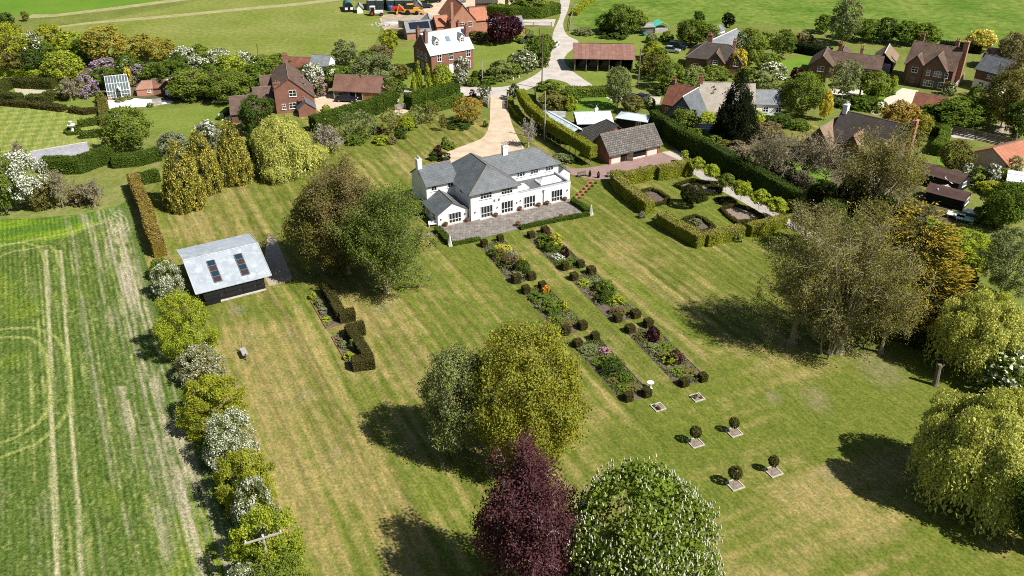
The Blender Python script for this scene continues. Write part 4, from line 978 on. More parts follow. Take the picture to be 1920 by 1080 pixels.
# ---- metal-roofed black barn on the left lawn
b = Bld('metal_roof_barn', 'black boarded barn with pale sheet-metal roof and two strips of roof lights', 'barn', (385, 570), (498, 541))
ex = [b.loc(366, 550, 2.0), b.loc(507, 512, 2.0), b.loc(347, 490, 4.55), b.loc(481, 458, 4.55)]
w = b.w
b.W.box(0, 0, 0, w, 9.3, 1.9, b.mi('black_boards'), False, False)
for x in (0, w):
    pts = [(x, 0, 1.9), (x, 9.3, 1.9), (x, 9.3, 3.95), (x, 5.2, 4.4), (x, 0.0, 2.0)]; b.W.face(pts if x else pts[::-1], 0)
b.W.face([(w, 9.3, 1.9), (0, 9.3, 1.9), (0, 9.3, 3.95), (w, 9.3, 3.95)], 0)
r = MB(); x0, x1 = -1.0, w+1.05
r.shell([[(x0, -.28, 1.95), (x1, -.28, 1.95), (x1, 5.2, 4.5), (x0, 5.2, 4.5)], [(x0, 5.2, 4.5), (x1, 5.2, 4.5), (x1, 9.9, 4.0), (x0, 9.9, 4.0)]], 0.08)
ro = r.build('roof', M_metal_sheet(), b.root)
r = MB(); r.tube((x0, 5.2, 4.52), (x1, 5.2, 4.52), .09, .09, 6)
for xx in (x0, x1): r.tube((xx, -.28, 1.97), (xx, 5.2, 4.52), .06, .06, 5); r.tube((xx, 5.2, 4.52), (xx, 9.9, 4.02), .06, .06, 5)
r.build('ridge_cap', 'lead_pale', ro)
sl = math.atan2(2.55, 5.48)
for xc in (2.35, 6.1):
    f = MB(); cy, cz = 2.45, 1.95+2.73*2.55/5.48; f.obox((0, 0, 0.04), (1.15, 3.9, 0.1)); o = f.build('roof_light', 'lead', b.root, loc=(xc, cy, cz)); o.rotation_euler = (sl, 0, 0)
    for j in range(4):
        g = MB(); g.obox((0, -1.42+j*0.95, 0.11), (0.92, 0.82, 0.05)); g.build('pane', M_glass('red_glass', (0.055, 0.035, 0.035), 0.15) if j % 2 == 0 else 'roof_glass', o)
for xc, ww in ((1.5, 2.3), (3.95, 2.3), (6.2, 1.9), (7.65, 0.9)): b.door(xc, 0, 'F', ww, 1.75, 'black_boards', name='barn_door')
p = MB(); p.box(0.2, -0.5, 0, w, -0.07, 0.07); p.build('plinth', 'stone', b.root)
b.done()
o = MB(); q = P(404, 566); o.obox((0, 0, 0.45), (1.9, 0.8, 0.8)); o.obox((0, 0, 0.9), (1.98, 0.88, 0.1)); x = o.build('storage_box', 'dark'); x.location = (q[0]-.2, q[1]-.3, 0); x.rotation_euler = (0, 0, b.ang); tag(x, 'low black lidded box in front of the metal-roofed barn', 'storage box')

# ---- garage with stone tiles, its back wing
b = Bld('garage', 'long garage with stone-tiled roof, brick piers, cream panels and open doorways beside the brick court', 'garage', (1144, 308), (1237, 287))
W_ = b.w
b.gable(-0.3, 0, W_-0.1, 5.6, 2.35, 5.0, 'x', 'brick_red', 'stone_tiles', 0.55, 0.35, t=0.2)
b.gable(0.7, 5.0, 8.6, 12.4, 2.3, 5.15, 'y', 'brick_red', 'stone_tiles_dark', 0.45, 0.3, hip=(0, 1.0), t=0.18)
for x0, x1, m in ((0.2, 2.2, 'pink_render'), (8.2, 10.6, 'pink_render')):
    p = MB(); p.box(x0, -0.05, 0.0, x1, -0.003, 2.1); p.build('panel', M_plain('cream_panel', (0.66, 0.58, 0.50), 0.8, 0.2, 0.04), b.root)
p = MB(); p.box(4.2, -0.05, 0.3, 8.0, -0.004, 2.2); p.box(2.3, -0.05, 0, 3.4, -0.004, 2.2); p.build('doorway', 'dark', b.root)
p = MB(); p.box(4.2, -0.12, 0.0, 8.0, -0.052, 0.32); p.build('low_wall', 'cream_panel', b.root)
for x in (-0.15, 8.05, 10.75):
    p = MB(); p.box(x-.17, -0.14, 0, x+.17, -0.06, 2.3); p.build('pier', 'red_brick_pier', b.root)
d = MB(); d.box(0, -1.1, 0.05, 0.08, 0, 2.0)
for z in (0.1, 1.0, 1.85): d.box(-.04, -1.1, z, 0, 0, z+.12)
o = d.build('open_door', 'oak_boards', b.root, loc=(3.6, -0.15, 0)); o.rotation_euler = (0, 0, 0.9)
b.done()
# pale blue metal sheds
def ridge_shed(label, E0, E1, h, depthm, ridge, wall='black_boards', roof='blue_metal', axis='x', rf=0.5, cat='shed', name='metal_roof_shed', ov=0.35, group=None, hip=(0, 0), eave2=None, cap='lead_pale', chim=None, windows=()):
    b = Bld(name, label, cat, E0, E1, h, group)
    if axis == 'x': b.gable(0, 0, b.w, depthm, h, ridge, 'x', wall, roof, ov, ov*0.7, rf=rf, hip=hip, ridgecap=cap, t=0.1, eave2=eave2)
    else: b.gable(0, 0, b.w, depthm, h, ridge, 'y', wall, roof, ov, ov*0.7, rf=rf, hip=hip, ridgecap=cap, t=0.1, eave2=eave2)
    for (x, z, ww, hh, f) in windows:
        y = {'F': 0, 'B': depthm}.get(f, depthm/2); xx = {'L': 0, 'R': b.w}.get(f, x); yy = y if f in 'FB' else x
        b.win(xx, yy, z, f, ww, hh, 2 if ww < 1.4 else 3, 2)
    if chim: b.chimney(*chim)
    b.done(); return b
ridge_shed('pale blue metal roofed shed running down beside the pleached hedge', (1068, 251), (1097, 245), 2.4, 11.8, 3.25, axis='y')
ridge_shed('pale blue metal roofed shed with a white cowl, middle of the three behind the garage', (1084, 231), (1149, 229), 2.0, 5.0, 2.9, rf=0.8, chim=(4.3, 4.1, 2.6, 3.6, 0.6, 0.6, 'white_render', 1))
ridge_shed('pale blue metal roofed shed with a white window, rightmost of three behind the garage', (1156, 219), (1213, 227), 2.2, 3.6, 2.8, windows=((4.6, 0.3, 1.0, 1.5, 'F'),), hip=(1, 0))
ridge_shed('small grey roofed shed behind the long pale blue shed', (1022, 217), (1058, 218), 2.0, 3.0, 2.4, roof='felt_grey', wall='black_boards')

# ---- old red brick house with long brown roof, left of centre
b = Bld('brick_house', 'tall brick house with steep brown tiled roof, catslide side and dormers, beside the gravel yard', 'house', (519, 209), (592, 213))
W_ = b.w = 8.0; b.ang = math.radians(15); b.root.rotation_euler = (0, 0, b.ang); b.root.location = (b.o[0]+1.7*math.sin(b.ang), b.o[1]-1.7*math.cos(b.ang), 0)
b.gable(0, 0, W_, 13.4, 5.3, 7.4, 'y', 'brick_red', 'tile_brown', 0.2, 0.15, rf=0.40, eave2=3.1)
b.gable(-2.6, 8.6, 0.1, 13.3, 3.0, 5.2, 'x', 'brick_brown', 'tile_brown', 0.25, 0.2)
b.gable(-4.25, 1.2, 0.1, 7.8, 2.8, 4.7, 'x', 'brick_brown', 'tile_brown', 0.25, 0.2)
b.gable(-9.0, -3.6, -4.2, 6.0, 2.1, 4.2, 'x', 'brick_brown', 'tile_brown', 0.3, 0.2)
b.gable(4.4, -3.2, W_-0.1, -0.02, 1.7, 3.2, 'y', 'brick_red', 'slate', 0.2, 0.15, rf=0.45)
b.chimney(0.75, 0.42, 4.0, 6.6, 1.4, 0.8, 'brick_red', 2); b.chimney(3.2, 13.0, 6.6, 8.9, 1.2, 0.8, 'brick_red', 2); b.chimney(5.6, -1.2, 2.6, 3.8, 0.5, 0.5, 'brick_red', 1)
b.win(3.7, 0, 3.5, 'F', 1.5, 1.35, 2, 2); b.win(3.4, 0, 0.9, 'F', 1.5, 1.25, 2, 2); b.win(1.6, 0, 0.9, 'F', 0.8, 1.15, 2, 2)
for y in (4.8, 9.0): b.dormer(W_-1.5, y, 3.9, 1.6, 1.2, 2.0, 'grey_boards', 'tile_brown', 0.45, face='R')
b.door(W_, 4.6, 'R', 1.0, 2.0); b.win(W_, 1.8, 1.0, 'R', 1.0, 1.1); b.win(W_, 7.5, 1.0, 'R', 1.0, 1.1)
b.done()

# ---- cart lodge
b = Bld('cart_lodge', 'timber cart lodge with long reddish brown tiled roof facing the gravel yard', 'outbuilding', (627, 186), (713, 190))
W_ = b.w
b.gable(0, 0, W_, 5.2, 2.35, 4.8, 'x', 'oak_boards', 'tile_rust', 0.35, 0.25, t=0.15)
b.gable(W_+0.02, 0.5, W_+2.3, 4.6, 1.8, 3.2, 'y', 'grey_boards', 'tile_salmon', 0.25, 0.1, rf=0.25)
b.door(2.7, 0, 'F', 1.2, 2.0, 'timber'); b.door(7.9, 0, 'F', 2.6, 2.1, 'timber', name='double_door')
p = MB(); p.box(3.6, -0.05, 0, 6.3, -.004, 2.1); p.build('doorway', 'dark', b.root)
b.win(1.2, 0, 0.9, 'F', 1.1, 0.9, 3, 1, 'oak_boards')
for x in (0.05, 3.45, 4.95, 6.45, W_-.05):
    p = MB(); p.box(x-.09, -0.16, 0, x+.09, -0.062, 2.3); p.build('post', 'wood_grey', b.root)
b.done()
# ---- two outbuildings behind it
b = Bld('white_gabled_shed', 'small outbuilding with grey slate roof and white gable end behind the cart lodge', 'outbuilding', (580, 120), (615, 122), 2.6)
b.gable(0, 0, b.w, 4.4, 2.6, 4.3, 'x', 'white_render', 'slate_grey', 0.3, 0.1); b.win(b.w*0.5, 0, 0.8, 'F', 1.2, 1.2); b.done()
b = Bld('red_roof_outbuilding', 'low outbuilding with mossy red tiled roof beside the white-gabled shed', 'outbuilding', (537, 123), (577, 124), 2.3)
b.gable(0, 0, b.w, 4.2, 2.3, 3.9, 'x', 'brick_red', 'tile_red', 0.3, 0.2); b.win(b.w*0.4, 0, 0.8, 'F', 1.0, 1.0); b.done()

# ---- tall brick house with the near-white roof
b = Bld('brick_house', 'square red brick house with gleaming pale slate roof, four chimneys and two dormers', 'house', (807, 102), (887, 88.5), 5.3)
W_ = b.w
b.gable(0, 0, W_, 8.6, 5.3, 9.3, 'x', 'brick_red', 'slate_pale', 0.25, 0.2, ridgecap='tile_orange')
for x, y in ((0.3, 2.6), (0.3, 6.4), (W_-0.3, 2.6), (W_-0.3, 6.4)): b.chimney(x, y, 6.0, 10.0, 0.75, 1.0, 'brick_red', 2)
sl = math.atan2(4.0, 4.3)
for x in (2.5, W_-2.2): b.dormer(x, 1.25, 6.5, 1.2, 1.35, 1.6, 'white_render', 'slate_grey', 0.75)
b.skylight(W_*0.52, 2.4, 5.3+2.4*4/4.3, sl, 1.1, 1.4)
for x in (2.3, 5.4, W_-1.4):
    b.win(x, 0, 3.3, 'F', 1.15, 1.7, 2, 2)
b.win(2.3, 0, 0.7, 'F', 1.15, 1.7, 2, 2); b.win(W_-1.4, 0, 0.7, 'F', 1.15, 1.7, 2, 2); b.door(5.4, 0, 'F', 1.1, 2.2, 'white_paint')
for y in (2.3, 4.3, 6.2):
    b.win(0, y, 3.3, 'L', 1.0, 1.7, 2, 2); b.win(0, y, 0.8, 'L', 1.0, 1.7, 2, 2)
p = MB(); p.tube((0.06, -.09, 0), (0.06, -.09, 5.2), .07, .07, 6); p.build('downpipe', 'dark', b.root)
b.done()
# ---- new red house behind it
b = Bld('brick_house', 'bright red brick house with steep orange tiled gables behind the pale-roofed house', 'house', (855, 74), (889, 71))
W_ = b.w
b.gable(-1.2, 0, 5.6, 12, 5.0, 9.0, 'y', 'brick_bright', 'tile_orange', 0.3, 0.2)
b.gable(5.0, 1.0, 9.2, 6.2, 4.6, 7.2, 'x', 'brick_bright', 'tile_orange', 0.3, 0.2)
b.gable(-4.6, 2.0, -1.22, 7.0, 3.6, 5.6, 'x', 'brick_bright', 'tile_orange', 0.3, 0.2)
b.chimney(-0.8, 0.4, 5.0, 9.6, 0.7, 0.7, 'brick_bright', 1)
b.win(1.8, 0, 3.2, 'F', 1.2, 1.2); b.win(4.0, 0, 3.2, 'F', 1.2, 1.2); b.win(2.2, 0, 0.9, 'F', 1.2, 1.2)
b.gable(10.0, 0.5, 19.5, 5.4, 2.3, 4.2, 'x', 'brick_bright', 'slate_grey', 0.3, 0.2)
p = MB(); sl = math.atan2(1.9, 2.45); p.obox((0, 0, 0.06), (6.2, 2.0, 0.06)); o = p.build('solar_panel', 'solar', b.root, loc=(14.0, 1.6, 2.3+1.1*1.9/2.45+.06)); o.rotation_euler = (sl, 0, 0)
b.gable(-12.5, 3.5, -5.2, 8.5, 2.3, 4.4, 'x', 'brick_bright', 'slate_grey', 0.3, 0.2)
p = MB(); p.obox((0, 0, 0.06), (5.4, 2.1, 0.06)); o = p.build('solar_panel', 'solar', b.root, loc=(-8.8, 4.7, 2.3+1.2*2.1/2.5+.06)); o.rotation_euler = (math.atan2(2.1, 2.5), 0, 0)
b.done()
# ---- timber garden building and shed, stable, barn in the top middle
ridge_shed('timber cabin with pale roof and glazed gable beside the solar panels', (793, 46), (818, 45), 2.3, 6.0, 4.0, wall='timber', roof='felt_grey', axis='y', name='timber_cabin', cat='cabin', windows=((2.5, 0.9, 3.2, 1.1, 'F'),))
ridge_shed('low wooden shed with grey felt roof next to the timber cabin', (769, 40), (787, 40), 2.0, 2.6, 2.5, wall='grey_boards', roof='felt_grey', name='garden_shed')
ridge_shed('dark stained stable block with pink end wall at the top of the yard', (893, 4), (932, 3), 2.6, 4.5, 4.2, wall='brick_brown', roof='tile_dark', name='stable_block', cat='stable')
ridge_shed('small grey shed beside the teal tent', (669, 14.5), (680, 14.0), 1.7, 3.5, 2.6, wall='white_render', roof='felt_grey', axis='y', name='garden_shed')
ridge_shed('grey metal shed at the right end of the canvas shelters', (778, 9), (790, 8.5), 2.2, 4.0, 3.2, wall='grey_boards', roof='felt_grey', axis='y', name='metal_shed')
# canvas storage shelters in a row
for i, (u0, u1) in enumerate(((688, 703.5), (704.5, 719), (726, 740), (741, 756), (757, 775))):
    b = Bld('storage_shelter', ['storage shelter with pale grey canvas roof at the left end of the row', 'storage shelter with pale grey canvas roof behind the white tractor', 'storage shelter with greenish canvas roof behind the blue tank', 'storage shelter with dark roof behind the red trailer', 'storage shelter with dark roof behind the yellow digger'][i], 'shelter', (u0, 20), (u1, 20), 0, 'canvas storage shelters along the field edge')
    b.gable(0, 0, b.w, 8, 3.0, 4.0, 'x', 'canvas_dark', 'canvas_grey' if i < 3 else 'slate_grey', 0.05, 0.02, ridgecap=None, t=0.06); b.door(b.w*.5, 0, 'F', b.w*.7, 2.4, 'canvas_dark'); b.done()
# teal round-topped tent
q0, q1 = P(646, 23), P(664, 23); w = dist2(q0, q1); t = empty('polytunnel', ((q0[0]+q1[0])/2, q0[1]), 0.25, 'round-topped teal canvas tunnel at the edge of the meadow', 'tent')
m = MB(); n = 10
arc = [(w/2*math.cos(math.pi*k/n), 2.9*math.sin(math.pi*k/n)**0.8) for k in range(n+1)]
for k in range(n): m.face([(arc[k][0], 0, arc[k][1]), (arc[k][0], 6, arc[k][1]), (arc[k+1][0], 6, arc[k+1][1]), (arc[k+1][0], 0, arc[k+1][1])])
m.face([(x, 6, z) for x, z in arc]); m.build('cover', 'teal_canvas', t)
m = MB(); m.face([(x*0.97, 0.03, z*0.97) for x, z in arc][::-1]); m.build('end_panel', 'dark', t)
for x in (-.8, .8): m = MB(); m.box(x-.4, -.02, .7, x+.4, .02, 1.4); m.build('window', 'white_paint', t)

# ---- open barn with rust-coloured roof
b = Bld('open_barn', 'open-fronted barn on posts with long rust-brown roof beside the lane', 'barn', (1076, 108), (1189, 110), 3.4)
W_ = b.w
b.gable(0, 0, W_, 8.4, 3.4, 4.9, 'x', 'black_boards', 'rust_sheet', 0.5, 0.3, walls=False, rf=0.88, eave2=4.5, ridgecap='dark', t=0.1)
b.W.face([(0.2, 8.2, 0), (W_-.2, 8.2, 0), (W_-.2, 8.2, 4.3), (0.2, 8.2, 4.3)][::-1], b.mi('black_boards'))
b.W.face([(W_-.25, 8.2, 0), (W_-.25, 2.5, 0), (W_-.25, 2.5, 3.5), (W_-.25, 8.2, 4.3)], 0)
b.W.face([(0.25, 8.2, 0), (0.25, 2.5, 0), (0.25, 2.5, 3.5), (0.25, 8.2, 4.3)], 0)
for k in range(6):
    x = 0.3+k*(W_-.6)/5; p = MB(); p.box(x-.12, 0.1, 0, x+.12, .34, 3.3); p.build('post', 'wood_post', b.root)
b.done()
for k, (u, v, s) in enumerate(((1092, 127, 1.6), (1112, 128, 2.2), (1135, 129, 2.0), (1160, 130, 1.7))):
    x, y = P(u, v); m = MB()
    for j in range(3): m.obox((0.2*j-.2, 0.1*j, 0.3+0.5*j), (s-.3*j, 1.0, 0.5), 0.2*j-0.2)
    o = m.build('stacked_bales', 'oak_boards'); o.location = (x, y+1.5, 0); tag(o, 'heap of dark timber in the shade under the open barn', 'timber heap', 'heaps under the open barn')

# ---- houses on the right
b = Bld('house', 'brown brick house with hipped roof, pale ridges and tall chimney, behind the parked cars', 'house', (1284, 130), (1386, 140))
W_ = b.w
b.gable(0, 0, W_, 7.5, 3.3, 5.9, 'x', 'brick_brown', 'tile_dark', 0.4, 0.3, hip=(1, 1), ridgecap='tile_tan')
b.gable(5.3, -1.6, 9.2, 5, 3.0, 5.1, 'y', 'brick_brown', 'tile_brown', 0.3, 0.25, ridgecap='tile_tan')
b.gable(10.5, -0.9, 13.3, 4, 3.0, 4.8, 'y', 'brick_brown', 'tile_brown', 0.3, 0.25, ridgecap='tile_tan')
b.chimney(4.6, 5.0, 4.6, 7.6, 1.1, 1.2, 'brick_red', 3); b.chimney(10.6, 3.8, 4.6, 7.0, 0.7, 0.7, 'brick_bright', 2)
b.win(7.2, -1.6, 2.3, 'F', 1.2, 1.0); b.win(2.5, 0, 0.6, 'F', 1.4, 1.1); b.win(11.9, -0.9, 2.2, 'F', 1.2, 1.0); b.door(9.8, 0, 'F', 1, 2.0); b.done()
b = Bld('white_hut', 'small white hut with grey roof and one dark window behind the brown brick house', 'hut', (1341, 81), (1357, 73)); b.gable(0, 0, b.w, 3.2, 2.9, 3.6, 'x', 'white_render', 'slate_grey', 0.3, 0.3); b.win(b.w/2, 0, 0.8, 'F', 0.9, 1.5, 2, 2); b.done()
b = Bld('white_barn', 'long low white barn with grey slate roof and bright ridge running away from the road', 'barn', (1354, 95), (1404, 71), 2.4); b.gable(0, 0, b.w, 7.5, 2.4, 4.2, 'x', 'white_render', 'slate_grey', 0.3, 0.2, ridgecap='white_paint'); b.win(2, 0, 0.7, 'F', 1.2, 1.0); b.win(6, 0, 0.7, 'F', 1.2, 1.0); b.done()
# thatched cottage and its neighbour
b = Bld('thatched_cottage', 'long cottage with thick pale thatch behind the black conifer', 'cottage', (1303, 202), (1412, 206), 2.6)
W_ = b.w
b.gable(0, 0, W_, 7.0, 2.5, 7.0, 'x', 'white_render', 'thatch', 0.5, 0.4, hip=(0.3, 0), t=0.4, ridgecap='thatch')
b.chimney(1.0, 3.5, 6.3, 8.2, 0.7, 0.7, 'brick_red', 1)
for x in (3, 7, 11): b.win(x, 0, 0.7, 'F', 1.1, 1.0)
b.door(5, 0, 'F'); b.done()
b = Bld('slate_cottage', 'white cottage with grey slate roof right of the black conifer', 'cottage', (1419, 193), (1461, 194), 2.9); b.gable(0, 0, b.w, 5.6, 2.9, 4.9, 'x', 'white_render', 'slate_grey', 0.3, 0.25, t=0.1); b.win(2, 0, 1.0, 'F', 1.1, 1.1); b.win(4.6, 0, 1.0, 'F', 1.1, 1.1); b.done()
b = Bld('brick_cottage', 'cottage with mossy red tiles and a grey weatherboarded cross gable, beside the thatched cottage', 'cottage', (1239, 217), (1262, 222))
b.gable(0, 0.4, 5.6, 7.0, 2.8, 6.2, 'x', 'brick_red', 'tile_red', 0.3, 0.2)
b.gable(2.4, -2.6, 9.2, 6.2, 2.0, 6.0, 'y', 'grey_boards', 'slate', 0.3, 0.4, ridgecap='white_paint')
b.win(5.8, -2.6, 2.6, 'F', 2.2, 1.1, 4, 1); b.win(5.8, -2.6, 0.6, 'F', 1.4, 1.1); b.win(1.2, 0.4, 0.8, 'F', 1.0, 1.1); b.chimney(0.6, 3.7, 5.2, 7.0); b.done()

# estate houses top right
b = Bld('brick_house', 'L-shaped red brick house with brown tiles and white-framed windows behind the birch tree', 'house', (1514, 142), (1556, 147))
b.gable(0, 0, 5.4, 8.5, 2.8, 5.1, 'y', 'brick_brown', 'tile_brown', 0.35, 0.3)
b.gable(3.5, 3.2, 15.5, 8.6, 2.7, 4.9, 'x', 'brick_red', 'tile_brown', 0.35, 0.3)
b.gable(4.0, 8.0, 8.6, 13, 2.7, 4.8, 'y', 'brick_red', 'tile_brown', 0.35, 0.3)
b.chimney(5.6, 8.0, 3.8, 6.4, 0.8, 0.8, 'brick_red', 2); b.chimney(10.6, 6.2, 4.2, 6.3, 0.7, 0.7, 'brick_bright', 2)
b.win(2.7, 0, 1.4, 'F', 1.5, 1.2, 2, 2); b.win(9.2, 3.2, 0.9, 'F', 1.5, 1.2); b.win(13, 3.2, 0.9, 'F', 1.5, 1.2); b.win(15.5, 5.8, 1.0, 'R', 1.4, 1.1); b.door(7.0, 3.2, 'F', 1.0, 2.0, 'white_paint'); b.done()
b = Bld('garage', 'double garage with wide pale door under a dark boarded gable between two brick houses', 'garage', (1632, 133), (1671, 138))
b.gable(0, 0, b.w, 8.5, 2.6, 4.7, 'y', 'black_boards', 'tile_tan', 0.4, 0.4, ridgecap='white_paint'); b.door(b.w*.47, 0, 'F', b.w*.86, 2.2, 'door_grey', name='garage_door'); b.done()
b = Bld('brick_house', 'large dark brick house with two front gables, shuttered white windows and tall end chimney', 'house', (1691, 158), (1765, 171))
W_ = b.w
b.gable(-0.5, 1.6, W_+1.2, 10.5, 4.7, 8.6, 'x', 'brick_brown', 'tile_brown', 0.4, 0.3)
b.gable(0.2, 0.6, 3.6, 6.0, 4.7, 6.8, 'y', 'brick_brown', 'tile_brown', 0.3, 0.25)
b.gable(3.8, 0, W_, 7.0, 4.7, 7.6, 'y', 'brick_brown', 'tile_brown', 0.3, 0.25)
b.win(1.9, 0.6, 3.0, 'F', 1.4, 1.2, 2, 2); b.win(5.0, 0, 3.0, 'F', 0.8, 1.2, 1, 2); b.win(7.0, 0, 3.0, 'F', 1.6, 1.25, 3, 2); b.win(8.8, 0, 3.0, 'F', 0.8, 1.2, 1, 2)
b.win(5.5, 0, 0.6, 'F', 2.1, 1.35, 4, 2); b.win(8.4, 0, 0.6, 'F', 1.7, 1.35, 3, 2); b.door(1.9, 0.6, 'F', 1.1, 2.1, 'oak_boards')
for x in (5.95, 7.95):
    for z in (3.05,): p = MB(); p.box(x-.22, -.06, z, x+.22, -.003, z+1.15); p.build('shutter', 'lead', b.root)
p = MB(); p.box(6.75, -.06, .65, 7.3, -.003, 1.95); p.build('shutter', 'lead', b.root)
b.chimney(W_+1.75, 6.0, 0, 10.2, 1.0, 1.3, 'brick_bright', 2); b.chimney(0.2, 9.5, 6.5, 9.6, 0.8, 0.8, 'brick_red', 2); b.chimney(7.8, 9.8, 7.0, 9.3, 0.8, 0.8, 'brick_bright', 2); b.done()
b = Bld('tiled_garage', 'low garage with speckled red-brown tiled roof in front of the dark brick house', 'garage', (1711, 197), (1768, 206), 2.3); b.gable(0, 0, b.w, 5.6, 2.3, 4.3, 'x', 'brick_brown', 'tile_red', 0.35, 0.25); b.win(2, 0, 0.8, 'F', 1.1, 0.9); b.done()
b = Bld('cottage', 'half-timbered cottage with dark slate roof at the right edge beyond the garden', 'cottage', (1821, 165), (1870, 178)); b.gable(0, 0, b.w, 6.5, 4.7, 7.2, 'x', 'brick_brown', 'slate', 0.35, 0.3); b.W.box(-.03, -.04, 0, b.w+.03, 6.54, 2.3, b.mi('white_render'), True, False); b.win(2, -.04, 0.8, 'F', 1.2, 1.1); b.win(3.4, 0, 3.0, 'F', 1.2, 0.9); b.done()
b = Bld('outbuilding', 'small building with salmon hipped roof behind the half-timbered cottage', 'outbuilding', (1842, 110), (1872, 114), 2.5); b.gable(0, 0, b.w, 6, 2.5, 4.6, 'x', 'brick_red', 'tile_salmon', 0.35, 0.3, hip=(1, 1)); b.win(2, 0, .8, 'F', 1, 1); b.done()
# big brown-roofed house behind the bare trees
b = Bld('house', 'wide house with long dark brown roof and front gables, half hidden by bare trees', 'house', (1556, 258), (1683, 290), 4.6)
W_ = b.w
b.gable(0, 0, W_, 8.0, 4.6, 8.8, 'x', 'brick_bright', 'tile_dark', 0.4, 0.3)
b.gable(-3.8, -2.5, 1.6, 5.5, 3.6, 7.0, 'y', 'brick_red', 'tile_tan', 0.35, 0.3)
b.gable(3.0, -1.8, 6.8, 4.5, 4.0, 6.8, 'y', 'brick_red', 'tile_tan', 0.3, 0.25, ridgecap='tile_orange')
b.gable(8.5, -1.8, 12.2, 4.5, 4.0, 6.8, 'y', 'brick_red', 'tile_tan', 0.3, 0.25, ridgecap='tile_orange')
b.chimney(0.4, 4.0, 7.5, 10.0, 0.8, 1.1, 'white_render', 2); b.chimney(W_+.45, 4.0, 3.0, 10.0, 0.8, 1.1, 'brick_bright', 2)
b.win(4.9, -1.8, 2.4, 'F', 1.5, 1.2, 3, 2); b.win(4.9, -1.8, 0.5, 'F', 1.6, 1.3, 3, 2); b.win(10.3, -1.8, 2.4, 'F', 1.5, 1.2, 3, 2); b.win(W_, 4, 1, 'R', 1.2, 1.2); b.win(-1.1, -2.5, 1.0, 'F', 1.6, 1.3, 3, 2); b.done()
# allotment sheds on the right
b = Bld('boarded_shed', 'long black shed with maroon felt roof and grey gable window, largest of the shed cluster', 'shed', (1793, 365), (1841, 371)); b.ang += 0; 
b.root.rotation_euler = (0, 0, math.radians(-48)); b.gable(-7.4, 0, 0, 4.6, 2.2, 3.1, 'x', 'black_boards', 'felt_brown', 0.3, 0.25, ridgecap=None, t=0.08); b.win(0, 2.3, 0.9, 'R', 1.5, 0.8, 3, 1); b.done()
b = Bld('boarded_shed', 'lower black shed with maroon felt roof and white porch rail, front of the shed cluster', 'shed', (1803, 396), (1830, 390)); b.root.rotation_euler = (0, 0, math.radians(-40)); b.gable(-6.0, 0, 0, 3.6, 2.0, 2.8, 'x', 'black_boards', 'felt_brown', 0.3, 0.25, ridgecap=None, t=0.08); b.win(0, 1.8, 0.7, 'R', 2.2, 0.9, 4, 1); b.done()
ridge_shed('small shed with pale grey felt roof between the maroon-roofed sheds', (1771, 364), (1788, 357), 1.9, 2.6, 2.4, wall='black_boards', roof='felt_grey', name='garden_shed')
ridge_shed('small shed with white sheet roof at the back of the shed cluster', (1784, 341), (1800, 338), 2.0, 2.8, 2.3, wall='black_boards', roof='white_paint', name='garden_shed')
b = Bld('bungalow', 'bungalow with salmon-orange tiled roof at the right edge by the track', 'bungalow', (1893, 310), (1965, 290), 2.4); b.gable(0, 0, b.w, 7.5, 2.4, 4.4, 'x', 'pink_render', 'tile_orange', 0.4, 0.3); b.win(2, 0, .8, 'F', 1.4, 1.1); b.done()
ridge_shed('brown felt roofed shed beside the salmon-roofed bungalow', (1858, 298), (1884, 291), 2.0, 3.5, 2.5, wall='black_boards', roof='stone_tiles_dark', name='garden_shed')
ridge_shed('white flat-roofed cabin at the right edge', (1890, 338), (1960, 350), 2.3, 5.0, 2.6, wall='oak_boards', roof='white_paint', name='garden_cabin', cat='cabin')

